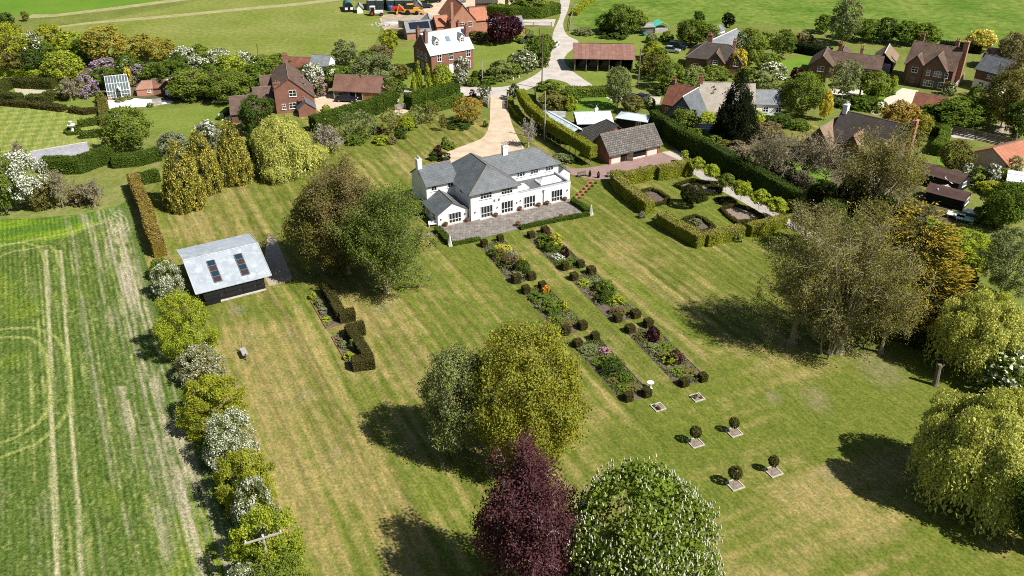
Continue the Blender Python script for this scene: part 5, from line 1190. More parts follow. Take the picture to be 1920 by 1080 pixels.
# ---- greenhouse, garden room and patio building on the left
def greenhouse(name, label, A, B, h, dep, ridge, porch=False, eave=1.7):
    b = Bld(name, label, 'greenhouse', A, B, 0); w = b.w; g = MB(); f = MB(); ym = dep/2
    for s in (1,):
        g.face([(0, 0, .5), (w, 0, .5), (w, 0, eave), (0, 0, eave)]); g.face([(0, 0, eave), (w, 0, eave), (w, ym, ridge), (0, ym, ridge)]); g.face([(w, dep, eave), (0, dep, eave), (0, ym, ridge), (w, ym, ridge)]); g.face([(w, dep, .5), (0, dep, .5), (0, dep, eave), (w, dep, eave)])
        for x in (0, w): p = [(x, 0, .5), (x, dep, .5), (x, dep, eave), (x, ym, ridge), (x, 0, eave)]; g.face(p if x else p[::-1])
    n = max(4, int(w/0.55))
    for k in range(n+1):
        x = w*k/n; r = 0.04
        f.tube((x, 0, .5), (x, 0, eave), r, r, 4); f.tube((x, 0, eave), (x, ym, ridge), r, r, 4); f.tube((x, ym, ridge), (x, dep, eave), r, r, 4)
    for z, y in ((.52, 0), (eave, 0), ((eave+ridge)/2, ym/2), (ridge, ym), (eave, dep), (1.1, 0)): f.tube((-.05, y, z), (w+.05, y, z), .065, .065, 4)
    for x in (0, w):
        for k in range(4): y = dep*k/3; f.tube((x, y, .5), (x, y, eave+(ridge-eave)*(1-abs(y-ym)/ym)), .05, .05, 4)
    fr = f.build('frame', 'white_paint', b.root); g.build('glazing', M_glass('greenhouse_glass', (0.10, 0.13, 0.13), 0.08), b.root)
    b.wall_box(-.05, -.05, w+.05, dep+.05, 0, .5, 'brick_bright')
    if porch:
        q = MB(); x0, x1 = w*.38, w*.62; xm = w/2
        q.shell([[(x0-.1, -1.3, 2.0), (xm, -1.3, 3.1), (xm, 1.2, 3.1), (x0-.1, 1.2, 2.0)][::-1], [(x1+.1, -1.3, 2.0), (xm, -1.3, 3.1), (xm, 1.2, 3.1), (x1+.1, 1.2, 2.0)]], .08)
        for x in (x0, x1): q.box(x-.06, -1.2, 0, x+.06, -1.08, 2.0); q.box(x-.06, -1.2, 0, x+.06, 0, .5)
        q.build('porch', 'white_paint', b.root); d = MB(); d.box(x0+.1, -1.1, 0, x1-.1, -1.04, 1.95); d.build('door', 'window_glass', b.root)
    b.done()
greenhouse('greenhouse', 'tall white-framed greenhouse with a gabled porch beside the pale patio', (204, 188), (246, 183.5), 0, 5.0, 4.6, True, 1.9)
greenhouse('greenhouse', 'low white-framed greenhouse below the thatched cottage', (1300, 254), (1344, 256), 0, 2.6, 2.0, False, 1.5)
b = Bld('tiled_outbuilding', 'low orange brick outbuilding with rust tiled roof beside the patio', 'outbuilding', (258, 181), (302, 177)); b.gable(0, 0, 3.4, 3.4, 1.7, 2.9, 'x', 'brick_bright', 'tile_salmon', .15, .1, hip=(.8, 0)); b.gable(3.42, .8, b.w+3, 4.2, 1.6, 2.9, 'x', 'brick_red', 'tile_rust', .3, .2); b.win(2.6, 0, .7, 'F', .7, .7); b.done()
b = Bld('boarded_garden_room', 'black boarded garden room with white barge boards partly hidden by trees', 'garden room', (304, 182), (326, 186)); b.gable(0, 0, b.w+1.5, 7, 2.3, 4.2, 'y', 'black_boards', 'tile_rust', .3, .4, ridgecap='white_paint'); b.win(2, 0, .8, 'F', 1.3, 1.0, 2, 1); b.done()
b = Bld('tiled_outbuilding', 'outbuilding with red hipped roof showing above the trees left of the brick house', 'outbuilding', (392, 186), (425, 188)); b.gable(0, 0, b.w, 6, 2.3, 4.8, 'x', 'black_boards', 'tile_rust', .3, .2, hip=(1, 1)); b.win(1.5, 0, .8, 'F', 1, 1); b.done()
b = Bld('slate_shed', 'long low building with pale slate roof beyond the clipped hedge on the left', 'outbuilding', (64, 305), (168, 287), 1.5); b.gable(0, 0, b.w, 4.0, 1.5, 2.5, 'x', 'brick_bright', 'slate_lav', .3, .15, ridgecap='stone', t=.1, rf=0.85); b.win(3, 0, .4, 'F', 1, .7); b.done()
# ------------------------------------------------------------------ trees of the main garden
tree('beech', 990, 868, 607, 225, 'olivegold', 'big round yellow-green tree in the middle of the lawn', share=0.14, second='light_leaf', leaf=0.19)
tree('tall', 862, 850, 645, 150, 'sage', 'pale silvery-green tree pressed against the left side of the big round yellow-green tree', share=0.1, second='light_leaf', leaf=0.18)
bare_tree(986, 1128, 838, 222, 'copper beech with dark purple leaves at the bottom of the picture', 'purple', 62000, bark='bark_pale', levels=6, leaf=0.19, seed=41, name='copper_beech', low=.1, over=1.0)
def candles(root, n, hs):
    """upright flower candles standing on the outer leaves of a crown"""
    c = [o for o in root.children if o.name.startswith('crown')][0]; V, k, _, _ = crown_mesh(*HCK)
    Pc = V.reshape(-1, 4, 3).mean(1); r = np.linalg.norm(Pc+np.array([0, 0, .35]), axis=1)
    zc = ((Pc[:, 2]+.35)/r).clip(-1, 1); band = ((1-zc)*.5*60).astype(int); sl_ = (np.arctan2(Pc[:, 1], Pc[:, 0])/6.2832+.5); nb_ = (120*np.sin(np.arccos((1-2*(band+.5)/60).clip(-1, 1)))).clip(3)
    cid = band*200+(sl_*nb_).astype(int); order = np.lexsort((-r, cid)); first = np.unique(cid[order], return_index=True)[1]; ok = order[first]; ok = ok[(zc[ok] > -.55) & (RNG.random(len(ok)) < .8)]
    m = MB(); a = c.rotation_euler.z; ca, sa = math.cos(a), math.sin(a); sc = c.scale; cell = set()
    for i in RNG.permutation(ok):
        p = Pc[i]; key = i
        if key in cell: continue
        cell.add(key); q = Vector(((p[0]*ca-p[1]*sa)*sc[0], (p[0]*sa+p[1]*ca)*sc[1], p[2]*sc[2]+c.location.z)); h = hs*(.6+.8*RNG.random()); d = Vector((RNG.normal()*.25, RNG.normal()*.25, 1)).normalized()
        m.tube(q-d*.05, q+d*h, .08, .03, 5, 0, True)
        if len(m.f) > n*7: break
    return m.build('blossom', 'cream_blossom', root)
HCR = tree('beech', 1206, 1128, 866, 272, 'chest', 'horse chestnut covered in white candle flowers at the bottom of the picture', name='horse_chestnut', leaf=0.34)
_c = [o for o in HCR.children if o.name.startswith('crown')][0]; HCK = ('beech', 0.34/((_c.scale[0]**2*_c.scale[2])**(1/3)), 0.0, VARI[0] % (2 if 0.34/_c.scale[0] > 0.05 else 3)); candles(HCR, 2600, 0.21)
bare_tree(640, 512, 298, 210, 'broad olive-brown tree with young leaves left of the white house', 'brown', 60000, levels=6, leaf=0.2, seed=42, name='tree', low=.1, over=1.0)
tree('broad', 612, 516, 335, 150, 'olive', 'dense olive tree merging with the broad olive-brown tree on its barn side', leaf=0.22, z0=0.1)
bare_tree(716, 548, 345, 168, 'light green birch with pale trunk and limbs in front of the olive-brown tree', 'birch', 52000, bark='bark_grey', levels=6, leaf=0.18, seed=43, name='birch', low=.12, over=1.0)
tree('bush', 778, 398, 372, 50, 'green', 'rounded dark green bush against the left gable of the white house', 'shrub', name='bush')
# right-hand group
bare_tree(1508, 642, 408, 195, 'budding grey-limbed tree, slimmer of the pair at the right edge of the lawn', 'bud', 14000, levels=4, leaf=0.17, seed=11, bscale=1.25, low=.2)
bare_tree(1604, 660, 378, 265, 'largest budding grey-limbed tree on the right with a pale trunk', 'bud', 24000, levels=5, leaf=0.17, seed=5, bscale=1.25, low=.2)
bare_tree(1672, 662, 500, 120, 'low budding grey-limbed tree between the largest one and the orange conifer', 'bud', 14000, levels=4, leaf=0.17, seed=8, low=.2)
bare_tree(1530, 470, 385, 130, 'low budding thicket tree beside the end of the gravel path', 'bud', 5000, levels=4, leaf=0.22, seed=21, stems=3)
tree('layer', 1716, 600, 374, 180, 'yew', 'orange-gold conifer with ragged sprays behind the budding trees', name='golden_conifer', share=0.32, second='orange_tips', leaf=0.3)
tree('layer', 1760, 560, 420, 90, 'yew', 'smaller orange-tipped conifer leaning on the orange-gold one', name='golden_conifer', share=0.33, second='orange_tips', leaf=0.3)
bare_tree(1560, 668, 560, 130, 'low twiggy growth round the feet of the two big budding trees', 'bud', 5000, levels=4, leaf=.17, seed=31, stems=4)
tree('spray', 1690, 560, 400, 110, 'yew', 'dark yew-like conifer in the shadow left of the orange-gold conifer', leaf=0.4, share=0.2, second='orange_tips')
tree('cushion', 1816, 492, 426, 92, 'lime', 'bright green rounded clump of laurel below the shed cluster', 'shrub', name='laurel_bush')
tree('airy', 1893, 560, 425, 110, 'sage', 'grey-green airy tree at the right edge above the tall willow')
willow(1850, 690, 520, 175, 'willow', 'tall weeping willow at the right edge beside the dead trunk', n=4200)
willow(1858, 935, 700, 262, 'willow', 'wide golden weeping willow at the lower right corner', n=9000)
willow(1985, 905, 700, 190, 'willow', 'weeping willow half cut off by the lower right edge', n=3500)
tree('beech', 1895, 735, 650, 110, 'green', 'small white-flowered chestnut between the two big willows', name='horse_chestnut', leaf=0.4, share=0.2, second='cream_blossom')
tree('broad', 1990, 1010, 830, 190, 'deep', 'dark tree at the lower right corner under the wide willow', leaf=0.35)
tree('cushion', 1808, 530, 497, 50, 'dark', 'black-green domed bush beside the tall willow', 'shrub', name='bush')
X, Y = P(1752, 722); t = empty('tree_stump', (X, Y), 0, 'short dead tree trunk standing alone in the shade by the willows', 'tree stump'); m = MB()
m.tube((0, 0, 0), (0.05, 0, 0.5), .42, .33, 9); m.tube((0.05, 0, 0.5), (-.05, 0.05, 2.9), .33, .24, 9); m.tube((0, 0, 2.2), (.5, .1, 2.9), .13, .09, 6); m.build('trunk', 'bark', t)

# hedgerow between the crop field and the lawn
HR = [('spray', 302, 520, 482, 50, 'mid', 'green bush where the clipped russet hedge meets the hedgerow', None, 0),
 ('bush', 311, 556, 488, 60, 'sage', 'white-flowered hawthorn beside the corner of the metal-roofed barn', 'may_blossom', 0.34),
 ('spray', 345, 662, 545, 108, 'lime', 'bright yellow-green hawthorn below the metal-roofed barn', None, 0),
 ('spray', 372, 712, 645, 84, 'grey', 'pale grey-green hawthorn between two bright green ones', 'may_blossom', 0.12),
 ('spray', 395, 798, 698, 122, 'yg', 'bright green hawthorn above the most heavily white-flowered one', None, 0),
 ('bush', 430, 872, 768, 108, 'sage', 'hawthorn heavy with white blossom, halfway down the field hedgerow', 'may_blossom', 0.34),
 ('spray', 455, 948, 838, 104, 'yg', 'bright green hawthorn below the most heavily white-flowered one', None, 0),
 ('bush', 473, 1000, 895, 92, 'sage', 'thin white-flowered hawthorn above the utility pole', 'may_blossom', 0.26),
 ('spray', 500, 1085, 945, 132, 'lime', 'bright green hawthorn around the foot of the utility pole', None, 0),
 ('spray', 520, 1150, 1040, 130, 'mid', 'green hawthorn cut off by the bottom edge', None, 0),
 ('bush', 470, 1130, 1050, 90, 'sage', 'grey-green hawthorn at the bottom edge on the field side', 'may_blossom', 0.15)]
HR += [('spray', 330, 610, 570, 44, 'olive', 'small olive thicket on the field side below the white hawthorn by the barn', None, 0), ('bush', 352, 690, 660, 40, 'deep', 'dark gap-filling bush on the field side of the pale grey-green hawthorn', None, 0), ('spray', 398, 745, 706, 40, 'mid', 'small green thicket on the lawn side above the white-blossomed hawthorn', None, 0), ('bush', 405, 860, 815, 56, 'green', 'dark green bush on the field side of the most heavily flowered hawthorn', None, 0), ('spray', 478, 905, 868, 40, 'lime', 'small bright thicket on the lawn side of the hedgerow', None, 0), ('bush', 428, 935, 895, 50, 'deep', 'dark green bush on the field side, third from the bottom', None, 0), ('bush', 455, 1040, 985, 60, 'green', 'dark green bush on the field side of the utility pole', None, 0), ('spray', 530, 1050, 1000, 50, 'yg', 'ragged yellow-green bush on the lawn side of the utility pole', None, 0)]
for st, u, vb, vt, w, c, lb, sec, sh in HR: tree(st, u, vb, vt, w, c, lb, 'hedgerow tree', name='hawthorn', second=sec, share=sh, leaf=0.17, group='hawthorn hedgerow along the crop field')
hedge([(254, 352), (270, 390), (284, 432), (301, 482)], 1.7, 2.8, 'russet', 'clipped russet hedge between the crop field and the lawn', second='buff_leaf', share=0.22, wob=.25)
hedge([(262, 346), (300, 338)], 1.5, 2.0, 'hedge', 'short dark green hedge beside the first golden conifer')
hedge([(85, 322), (150, 322), (210, 300)], 2.6, 2.6, 'hedge', 'dark green hedge below the slate-roofed outbuilding on the left')
hedge([(214, 312), (258, 308), (300, 298)], 2.6, 2.0, 'hedge', 'second dark green hedge left of the golden conifers')
# golden conifers
for u, vb, vt, w, lb in ((337, 388, 262, 82, 'golden conifer nearest the crop field, leftmost of the egg-shaped three'), (376, 358, 238, 72, 'golden conifer in the middle of the egg-shaped three'), (434, 340, 222, 72, 'golden conifer nearest the willow, rightmost of the egg-shaped three')):
    tree('egg', u, vb, vt, w, 'gold', lb, name='golden_conifer', second='gold_tips', share=0.26, leaf=0.22, group='golden conifers on the left lawn')
tree('bush', 322, 288, 246, 56, 'silver', 'grey-leaved shrub behind the leftmost golden conifer', 'shrub', name='shrub')
tree('bush', 388, 276, 226, 52, 'silver', 'silver-leaved shrub behind the middle golden conifer', 'shrub', name='shrub', second='white_blossom', share=0.2)
tree('bush', 402, 262, 230, 30, 'gold', 'small golden shrub beside the silver-leaved one', 'shrub', name='shrub')
willow(525, 325, 204, 112, 'willow', 'pale yellow weeping willow beside the golden conifers', n=4200)
willow(522, 338, 290, 66, 'willow', 'small drooping willow at the foot of the pale yellow one', n=1500)
willow(588, 312, 262, 62, 'willow', 'low pale willow right of the tall pale yellow one', n=1300)
tree('broad', 480, 250, 178, 72, 'deep', 'dark green tree against the end of the brick house')
tree('cone', 474, 300, 235, 40, 'deep', 'dark conifer behind the pale yellow willow')
# birches and shrubs along the inner hedge
for i, (u, vb, vt, w, c, lb) in enumerate(((612, 286, 230, 62, 'tan', 'leafless pale-stemmed tree nearest the low willow'), (650, 262, 205, 34, 'sage', 'slim grey-green tree in front of the long hedge, next to the leafless one'), (676, 255, 205, 44, 'sage', 'grey-green tree below the parked black car'), (694, 262, 210, 34, 'sage', 'slim grey-green tree in the middle of the line below the hedge'), (735, 250, 200, 46, 'olive', 'dark thin-leaved tree at the gravel gateway'), (782, 240, 196, 34, 'pale', 'thin pale-trunked tree right of the small weeping tree'), (806, 230, 192, 40, 'olive', 'thin dark tree below the right-hand hedge'), (830, 246, 214, 16, 'olive', 'bare young tree on the grass right of the line'))):
    if i == 0: bare_tree(u, vb, vt, w, lb, 'straw', 900, 'bark_pale', 3, 0.35, seed=2)
    else: tree('thin', u, vb, vt, w, c, lb, bark='bark_pale', trunk='slim', name='young_tree', group='young trees below the long hedge')
willow(762, 244, 212, 30, 'lime', 'small umbrella-shaped weeping tree in the line below the hedge', n=700)
for i, (u, vb, vt, w, c, lb) in enumerate(((716, 268, 252, 34, 'lime', 'low yellow-green shrub in front of the young trees'), (733, 268, 254, 22, 'tan', 'low brownish shrub beside the yellow-green one'), (706, 250, 238, 26, 'plum', 'dark reddish shrub below the long hedge'), (665, 268, 252, 40, 'green', 'dark green undergrowth below the leafless pale-stemmed tree'), (752, 258, 240, 24, 'deep', 'dark shrub at the foot of the small weeping tree'))): tree('bush', u, vb, vt, w, c, lb, 'shrub', name='shrub')
tree('airy', 876, 232, 178, 56, 'amber', 'amber-leaved young tree on the grass left of the drive', share=0.3, second='dry_leaf', bark='bark_pale')
tree('bush', 862, 237, 224, 50, 'deep', 'dark low bush under the amber-leaved tree', 'shrub', name='bush')
tree('thin', 908, 186, 151, 28, 'deep', 'dark round-headed tree left of the gateway'); tree('thin', 963, 187, 157, 22, 'deep', 'dark round-headed tree right of the gateway')
tree('bush', 886, 183, 168, 14, 'plum', 'small reddish shrub by the left gate fence', 'shrub', name='shrub')
for i, (u, vb, vt, w, c, lb) in enumerate(((834, 276, 256, 16, 'green', 'upright green shrub in the bed at the edge of the forecourt'), (820, 292, 274, 20, 'plum', 'dark purple shrub in the forecourt bed'), (832, 300, 284, 26, 'yew', 'dark shrub nearest the white house in the forecourt bed'), (845, 278, 266, 24, 'mid', 'bright green clump in the forecourt bed'), (812, 300, 284, 18, 'deep', 'dark bush at the left end of the forecourt bed'), (910, 238, 226, 10, 'deep', 'small dark bush beside the drive'))): tree('bush', u, vb, vt, w, c, lb, 'shrub', name='shrub')

# hedges of the left drive house
hedge([(588, 248), (650, 228), (700, 214), (738, 198)], 2.4, 3.1, 'hedge', 'long clipped dark green hedge along the gravel yard')
hedge([(766, 205), (800, 196), (855, 181)], 3.2, 3.0, 'hedge', 'thick clipped hedge between the gravel gateway and the lane')
hedge([(800, 212), (850, 200), (862, 190)], 1.6, 2.0, 'green', 'looser lower hedge below the thick clipped one')
# drive edge and pleached hedge
hedge([(956, 190), (961, 208), (974, 222), (990, 234)], 1.0, 1.0, 'hornbeam', 'low wavy hedge along the right side of the drive', ls=0.2)
def pleached(pts, n, label):
    g = [P(*p) for p in pts]; L = [0]
    for a, b in zip(g[:-1], g[1:]): L.append(L[-1]+dist2(a, b))
    r = hedge(pts, 1.5, 3.9, 'hornbeam', label, name='pleached_hedge', zb=1.7, ls=0.2)
    mx = Vector(r.location)
    for k in range(n):
        s = L[-1]*(k+.5)/n; j = max(i for i in range(len(L)-1) if L[i] <= s+1e-6); t = (s-L[j])/(L[j+1]-L[j])
        x = g[j][0]+(g[j+1][0]-g[j][0])*t-mx.x; y = g[j][1]+(g[j+1][1]-g[j][1])*t-mx.y
        m = MB(); m.tube((x, y, 0), (x+RNG.normal()*.04, y, 1.95), .09, .07, 6); m.build('trunk', 'bark_grey', r)
pleached([(976, 200), (992, 226), (1024, 256), (1064, 282), (1112, 312)], 20, 'pleached hedge on a row of bare stems between the house and the garage')
bare_tree(991, 275, 220, 34, 'small bare tree between the drive and the pleached hedge', 'straw', 200, 'bark_pale', 3, 0.3, seed=6)
tree('bush', 1052, 303, 286, 40, 'sage', 'grey-green bush below the pleached hedge', 'shrub', name='shrub'); tree('bush', 1070, 303, 290, 26, 'deep', 'dark bush below the pleached hedge', 'shrub', name='shrub')

# terrace edging, obelisks, pots
hedge([(1073, 380), (1086, 388), (1106, 402)], 0.9, 0.75, 'hedge', 'low clipped hedge at the right end of the terrace', ls=0.16)
hedge([(1104, 404), (1050, 414), (1006, 423), (975, 430)], 0.7, 0.6, 'hedge', 'low clipped hedge along the front of the terrace', ls=0.16)
hedge([(820, 434), (832, 447), (842, 458)], 0.95, 0.9, 'hedge', 'low clipped hedge at the left end of the terrace', ls=0.16)
hedge([(848, 460), (870, 456), (900, 450)], 0.7, 0.5, 'hedge', 'low clipped hedge along the left front of the terrace', ls=0.16)
for u, v, lb in ((844, 461, 'pale stone obelisk at the left corner of the terrace'), (1108, 403, 'pale stone obelisk at the right corner of the terrace')):
    x, y = P(u, v); t = empty('obelisk', (x, y), 0.45, lb, 'obelisk', 'stone obelisks at the terrace corners'); m = MB(); m.box(-.32, -.32, 0, .32, .32, .28); m.build('base', 'stone', t)
    m = MB(); m.lathe([(.30, .28), (.10, 1.7), (.0, 1.85)], 4, (0, 0, 0)); m.build('shaft', 'stone_white', t)
def pot(u, v, lb, s=1.0, grp='terracotta pots against the white house', col='hornbeam'):
    x, y = P(u, v); t = empty('plant_pot', (x, y, 0.03), 0, lb, 'plant pot', grp); m = MB(); m.lathe([(.26*s, 0), (.42*s, .55*s), (.48*s, .58*s), (.48*s, .68*s), (.40*s, .68*s), (.38*s, .60*s)], 14); m.build('pot', 'terracotta', t)
    crown_obj('cushion', 0.2, 0, 0, [LEAF], 'plant', parent=t, loc=(0, 0, .72*s), color=PAL['brown'], scale=(.33*s, .33*s, .2*s))
for u, v, lb in ((836, 424.5, 'terracotta pot at the left of the small gabled wing'), (876, 416.5, 'terracotta pot at the right of the small gabled wing'), (930, 407, 'terracotta pot between the two left french windows of the main block'), (975, 395, 'terracotta pot where the main block meets the flat-roofed wing'), (1010, 388, 'terracotta pot left of the flat-roofed wing downpipe'), (1026, 384.5, 'terracotta pot right of the flat-roofed wing downpipe'), (1059, 377, 'terracotta pot at the right end of the flat-roofed wing')): pot(u, v, lb, 0.85)
pot(971, 424, 'terracotta bowl on the front edge of the terrace near the steps', 0.9, 'terracotta pots on the terrace edge'); pot(1052, 409, 'terracotta pot on the terrace front hedge line', 0.8, 'terracotta pots on the terrace edge')
x, y = P(813, 424); t = empty('garden_bench', (x, y), 0.3, 'white garden bench in the shade beside the small gabled wing', 'bench'); m = MB(); m.box(-.8, -.25, .40, .8, .25, .46); m.build('seat', 'white_paint', t)
m = MB(); [m.box(-.8, .22, .5+.14*k, .8, .26, .59+.14*k) for k in range(3)]; m.build('backrest', 'white_paint', t)
for dx in (-.75, .75):
    for dy in (-.2, .2): m = MB(); m.box(dx-.04, dy-.04, 0, dx+.04, dy+.04, .4 if dy < 0 else .9); m.build('leg', 'white_paint', t)
for u, v, w, lb in ((1146, 331, 16, 'small dark bench by the brick court, nearer the brick path'), (1091, 331, 14, 'dark bench at the edge of the brick court beside the brick path')):
    x, y = P(u, v); t = empty('garden_bench', (x, y), 0.45, lb, 'bench'); m = MB(); m.box(-.85, -.25, .38, .85, .25, .45); m.build('seat', 'wood_post', t); m = MB(); m.box(-.85, .2, .5, .85, .26, .9); m.build('backrest', 'wood_post', t)
    for dx in (-.75, .75): m = MB(); m.box(dx-.05, -.2, 0, dx+.05, .2, .38); m.build('leg', 'wood_post', t)
# clipped columns by the brick court
for u, vb, vt, lb in ((1106, 331, 320, 'dark post-like clipped yew left of the brick path'), (1122, 334, 322, 'dark post-like clipped yew right of the brick path'), (1200, 325, 312, 'slim dark clipped yew in front of the hedged garden, left one'), (1213, 323, 312, 'slim dark clipped yew in front of the hedged garden, right one')):
    tree('column', u, vb, vt, 6, 'dark', lb, 'shrub', name='clipped_yew', leaf=0.22, group='slim clipped yews by the brick court')
for k in range(12):
    u = 1105-3*(k//2)*2; side = k % 2
    x, y = P(1112-(k//2)*6.2+(5 if side else -5), 344+(k//2)*5.6); o = crown_obj('cushion', 0.28, 0, 0, [LEAF], 'dwarf_box', loc=(x, y, .12), color=PAL['hedge'], scale=(.25, .25, .22)); tag(o, 'tiny clipped box ball along the brick path', 'shrub', 'box balls along the brick path')

# ---- hedged garden on the right
HB = [([(1153, 340), (1160, 356), (1186, 378), (1218, 402)], 1.8, 2.2, 'hornbeam', 'hornbeam hedge on the house side of the hedged garden'),
      ([(1166, 346), (1195, 341), (1224, 333)], 1.6, 2.2, 'hornbeam', 'hornbeam hedge on the court side of the hedged garden, left piece'),
      ([(1231, 336), (1262, 331), (1294, 322)], 1.7, 2.4, 'hornbeam', 'hornbeam hedge on the court side of the hedged garden, right piece'),
      ([(1238, 420), (1262, 436), (1290, 450), (1314, 464)], 1.8, 2.1, 'hornbeam', 'hornbeam hedge on the lawn side of the hedged garden'),
      ([(1322, 460), (1360, 450), (1390, 444)], 1.6, 2.0, 'hornbeam', 'hornbeam hedge along the bottom of the hedged garden, left piece'),
      ([(1402, 442), (1440, 432), (1468, 424)], 1.5, 1.9, 'hornbeam', 'hornbeam hedge along the bottom of the hedged garden, right piece')]
for pts, w, h, c, lb in HB: hedge(pts, w, h, c, lb, second='buff_leaf', share=0.45, ls=0.18)
BEDS = [([(1203, 361), (1220, 357), (1236, 362), (1253, 374), (1247, 382), (1229, 386), (1214, 378)], 'parterre bed with bare soil nearest the house side hedge'), ([(1268, 349), (1290, 342), (1330, 345), (1352, 358), (1340, 366), (1300, 366)], 'parterre bed behind the round holm oak'), ([(1283, 413), (1304, 407), (1320, 413), (1338, 428), (1330, 434), (1312, 438), (1296, 428)], 'parterre bed with a leafy clump inside the lawn side hedge'), ([(1352, 394), (1378, 386), (1412, 398), (1430, 410), (1410, 416), (1382, 420), (1366, 408)], 'parterre bed with pale soil under the standard trees')]
for i, (pts, lb) in enumerate(BEDS):
    g = [P(*p) for p in pts]; cx = sum(p[0] for p in g)/len(g); cy = sum(p[1] for p in g)/len(g)
    sheet('soil', [tuple(p) for p in pts], 'soil' if i % 2 == 0 else 'soil_pale')
    hedge(pts, 0.55, 0.5, 'box', 'low box edging round the '+lb, name='box_edging', cat='edging hedge', ls=0.17, closed=True)
tree('ball', 1299, 388, 343, 44, 'yew', 'round-headed dark tree in the middle of the hedged garden', name='holm_oak', z0=0.22, leaf=0.2)
for u, vb, vt, w, c, lb in ((1283, 306, 282, 16, 'lime', 'thin bright young tree at the corner of the brick court'), (1306, 331, 294, 30, 'lime', 'lollipop tree at the top of the row beside the gravel path'), (1334, 346, 308, 32, 'lime', 'second lollipop tree down the row beside the gravel path'), (1362, 364, 325, 32, 'mid', 'darker lollipop tree, third down the row beside the gravel path'), (1390, 384, 338, 36, 'lime', 'fourth lollipop tree down the row, beside the pale soil bed'), (1424, 398, 354, 38, 'lime', 'fifth lollipop tree down the row beside the gravel path'), (1456, 412, 370, 40, 'lime', 'last lollipop tree at the bottom of the row beside the gravel path')):
    tree('broad', u, vb, vt, w, c, lb, name='standard_tree', z0=0.42, trunk='slim', leaf=0.2, bark='bark_grey', group='lollipop trees beside the gravel path')
for u, vb, vt, w, c, lb in ((1306, 420, 408, 20, 'sage', 'leafy grey-green clump in the lawn side parterre bed'), (1204, 408, 396, 14, 'silver', 'pale shrub at the end of the house side hedge'), (1384, 452, 436, 18, 'pale', 'pale flowering shrub at the gap in the bottom hedge'), (1232, 412, 402, 12, 'silver', 'small pale shrub at the opening of the hedged garden'), (1468, 408, 396, 14, 'deep', 'small round dark bush at the foot of the gravel path')): tree('bush', u, vb, vt, w, c, lb, 'shrub', name='shrub')
for k, (u, v, w) in enumerate(((1362, 378, 40), (1310, 372, 34), (1400, 420, 30), (1340, 348, 36))): tree('cushion', u, v, v-8, w, 'yew', ['dark low mound of box beside the fourth lollipop tree', 'dark low mound of box behind the round-headed dark tree', 'dark low mound of box inside the bottom hedge', 'dark low mound of box in the top corner of the hedged garden'][k], 'shrub', name='box_mound')
# tall dark boundary hedge
hedge([(1222, 240), (1262, 270), (1320, 300), (1380, 335), (1440, 370), (1500, 402)], 1.5, 3.8, 'deep', 'tall dark boundary hedge running from the sheds to the budding trees', ls=0.22, rough=0.2, wob=0.3)

# ---- the two borders with clipped hedges left of the lawn
for pts, pl, lb in (([(586, 560), (602, 552), (640, 600), (660, 604), (612, 615)], 0, 'upper'), ([(622, 632), (640, 622), (655, 640), (690, 680), (658, 693)], 1, 'lower')):
    sheet('soil', pts, 'soil')
hedge([(612, 548), (634, 590), (641, 602)], 1.2, 1.5, 'box', 'dark clipped hedge along the upper lawn border'); hedge([(638, 603), (666, 598)], 1.3, 1.5, 'box', 'short clipped hedge end across the bottom of the upper lawn border')
hedge([(655, 628), (672, 652), (691, 682)], 1.2, 1.5, 'box', 'dark clipped hedge along the lower lawn border'); hedge([(662, 692), (702, 686)], 1.5, 1.5, 'box', 'short clipped hedge end across the bottom of the lower lawn border'); hedge([(652, 630), (684, 623)], 1.3, 1.5, 'box', 'short clipped hedge end across the top of the lower lawn border')
for pts, lb in (([(583, 565), (612, 616), (640, 609)], 'thin brick edging round the upper lawn border'), ([(622, 632), (658, 694)], 'thin brick edging along the lower lawn border')):
    g = [P(*p) for p in pts]; m = MB()
    for a, b_ in zip(g[:-1], g[1:]):
        d = Vector((b_[0]-a[0], b_[1]-a[1])); m.obox(((a[0]+b_[0])/2, (a[1]+b_[1])/2, .05), (d.length+.1, .14, .14), math.atan2(d.y, d.x))
    tag(m.build('brick_edging', 'edging'), lb, 'edging')

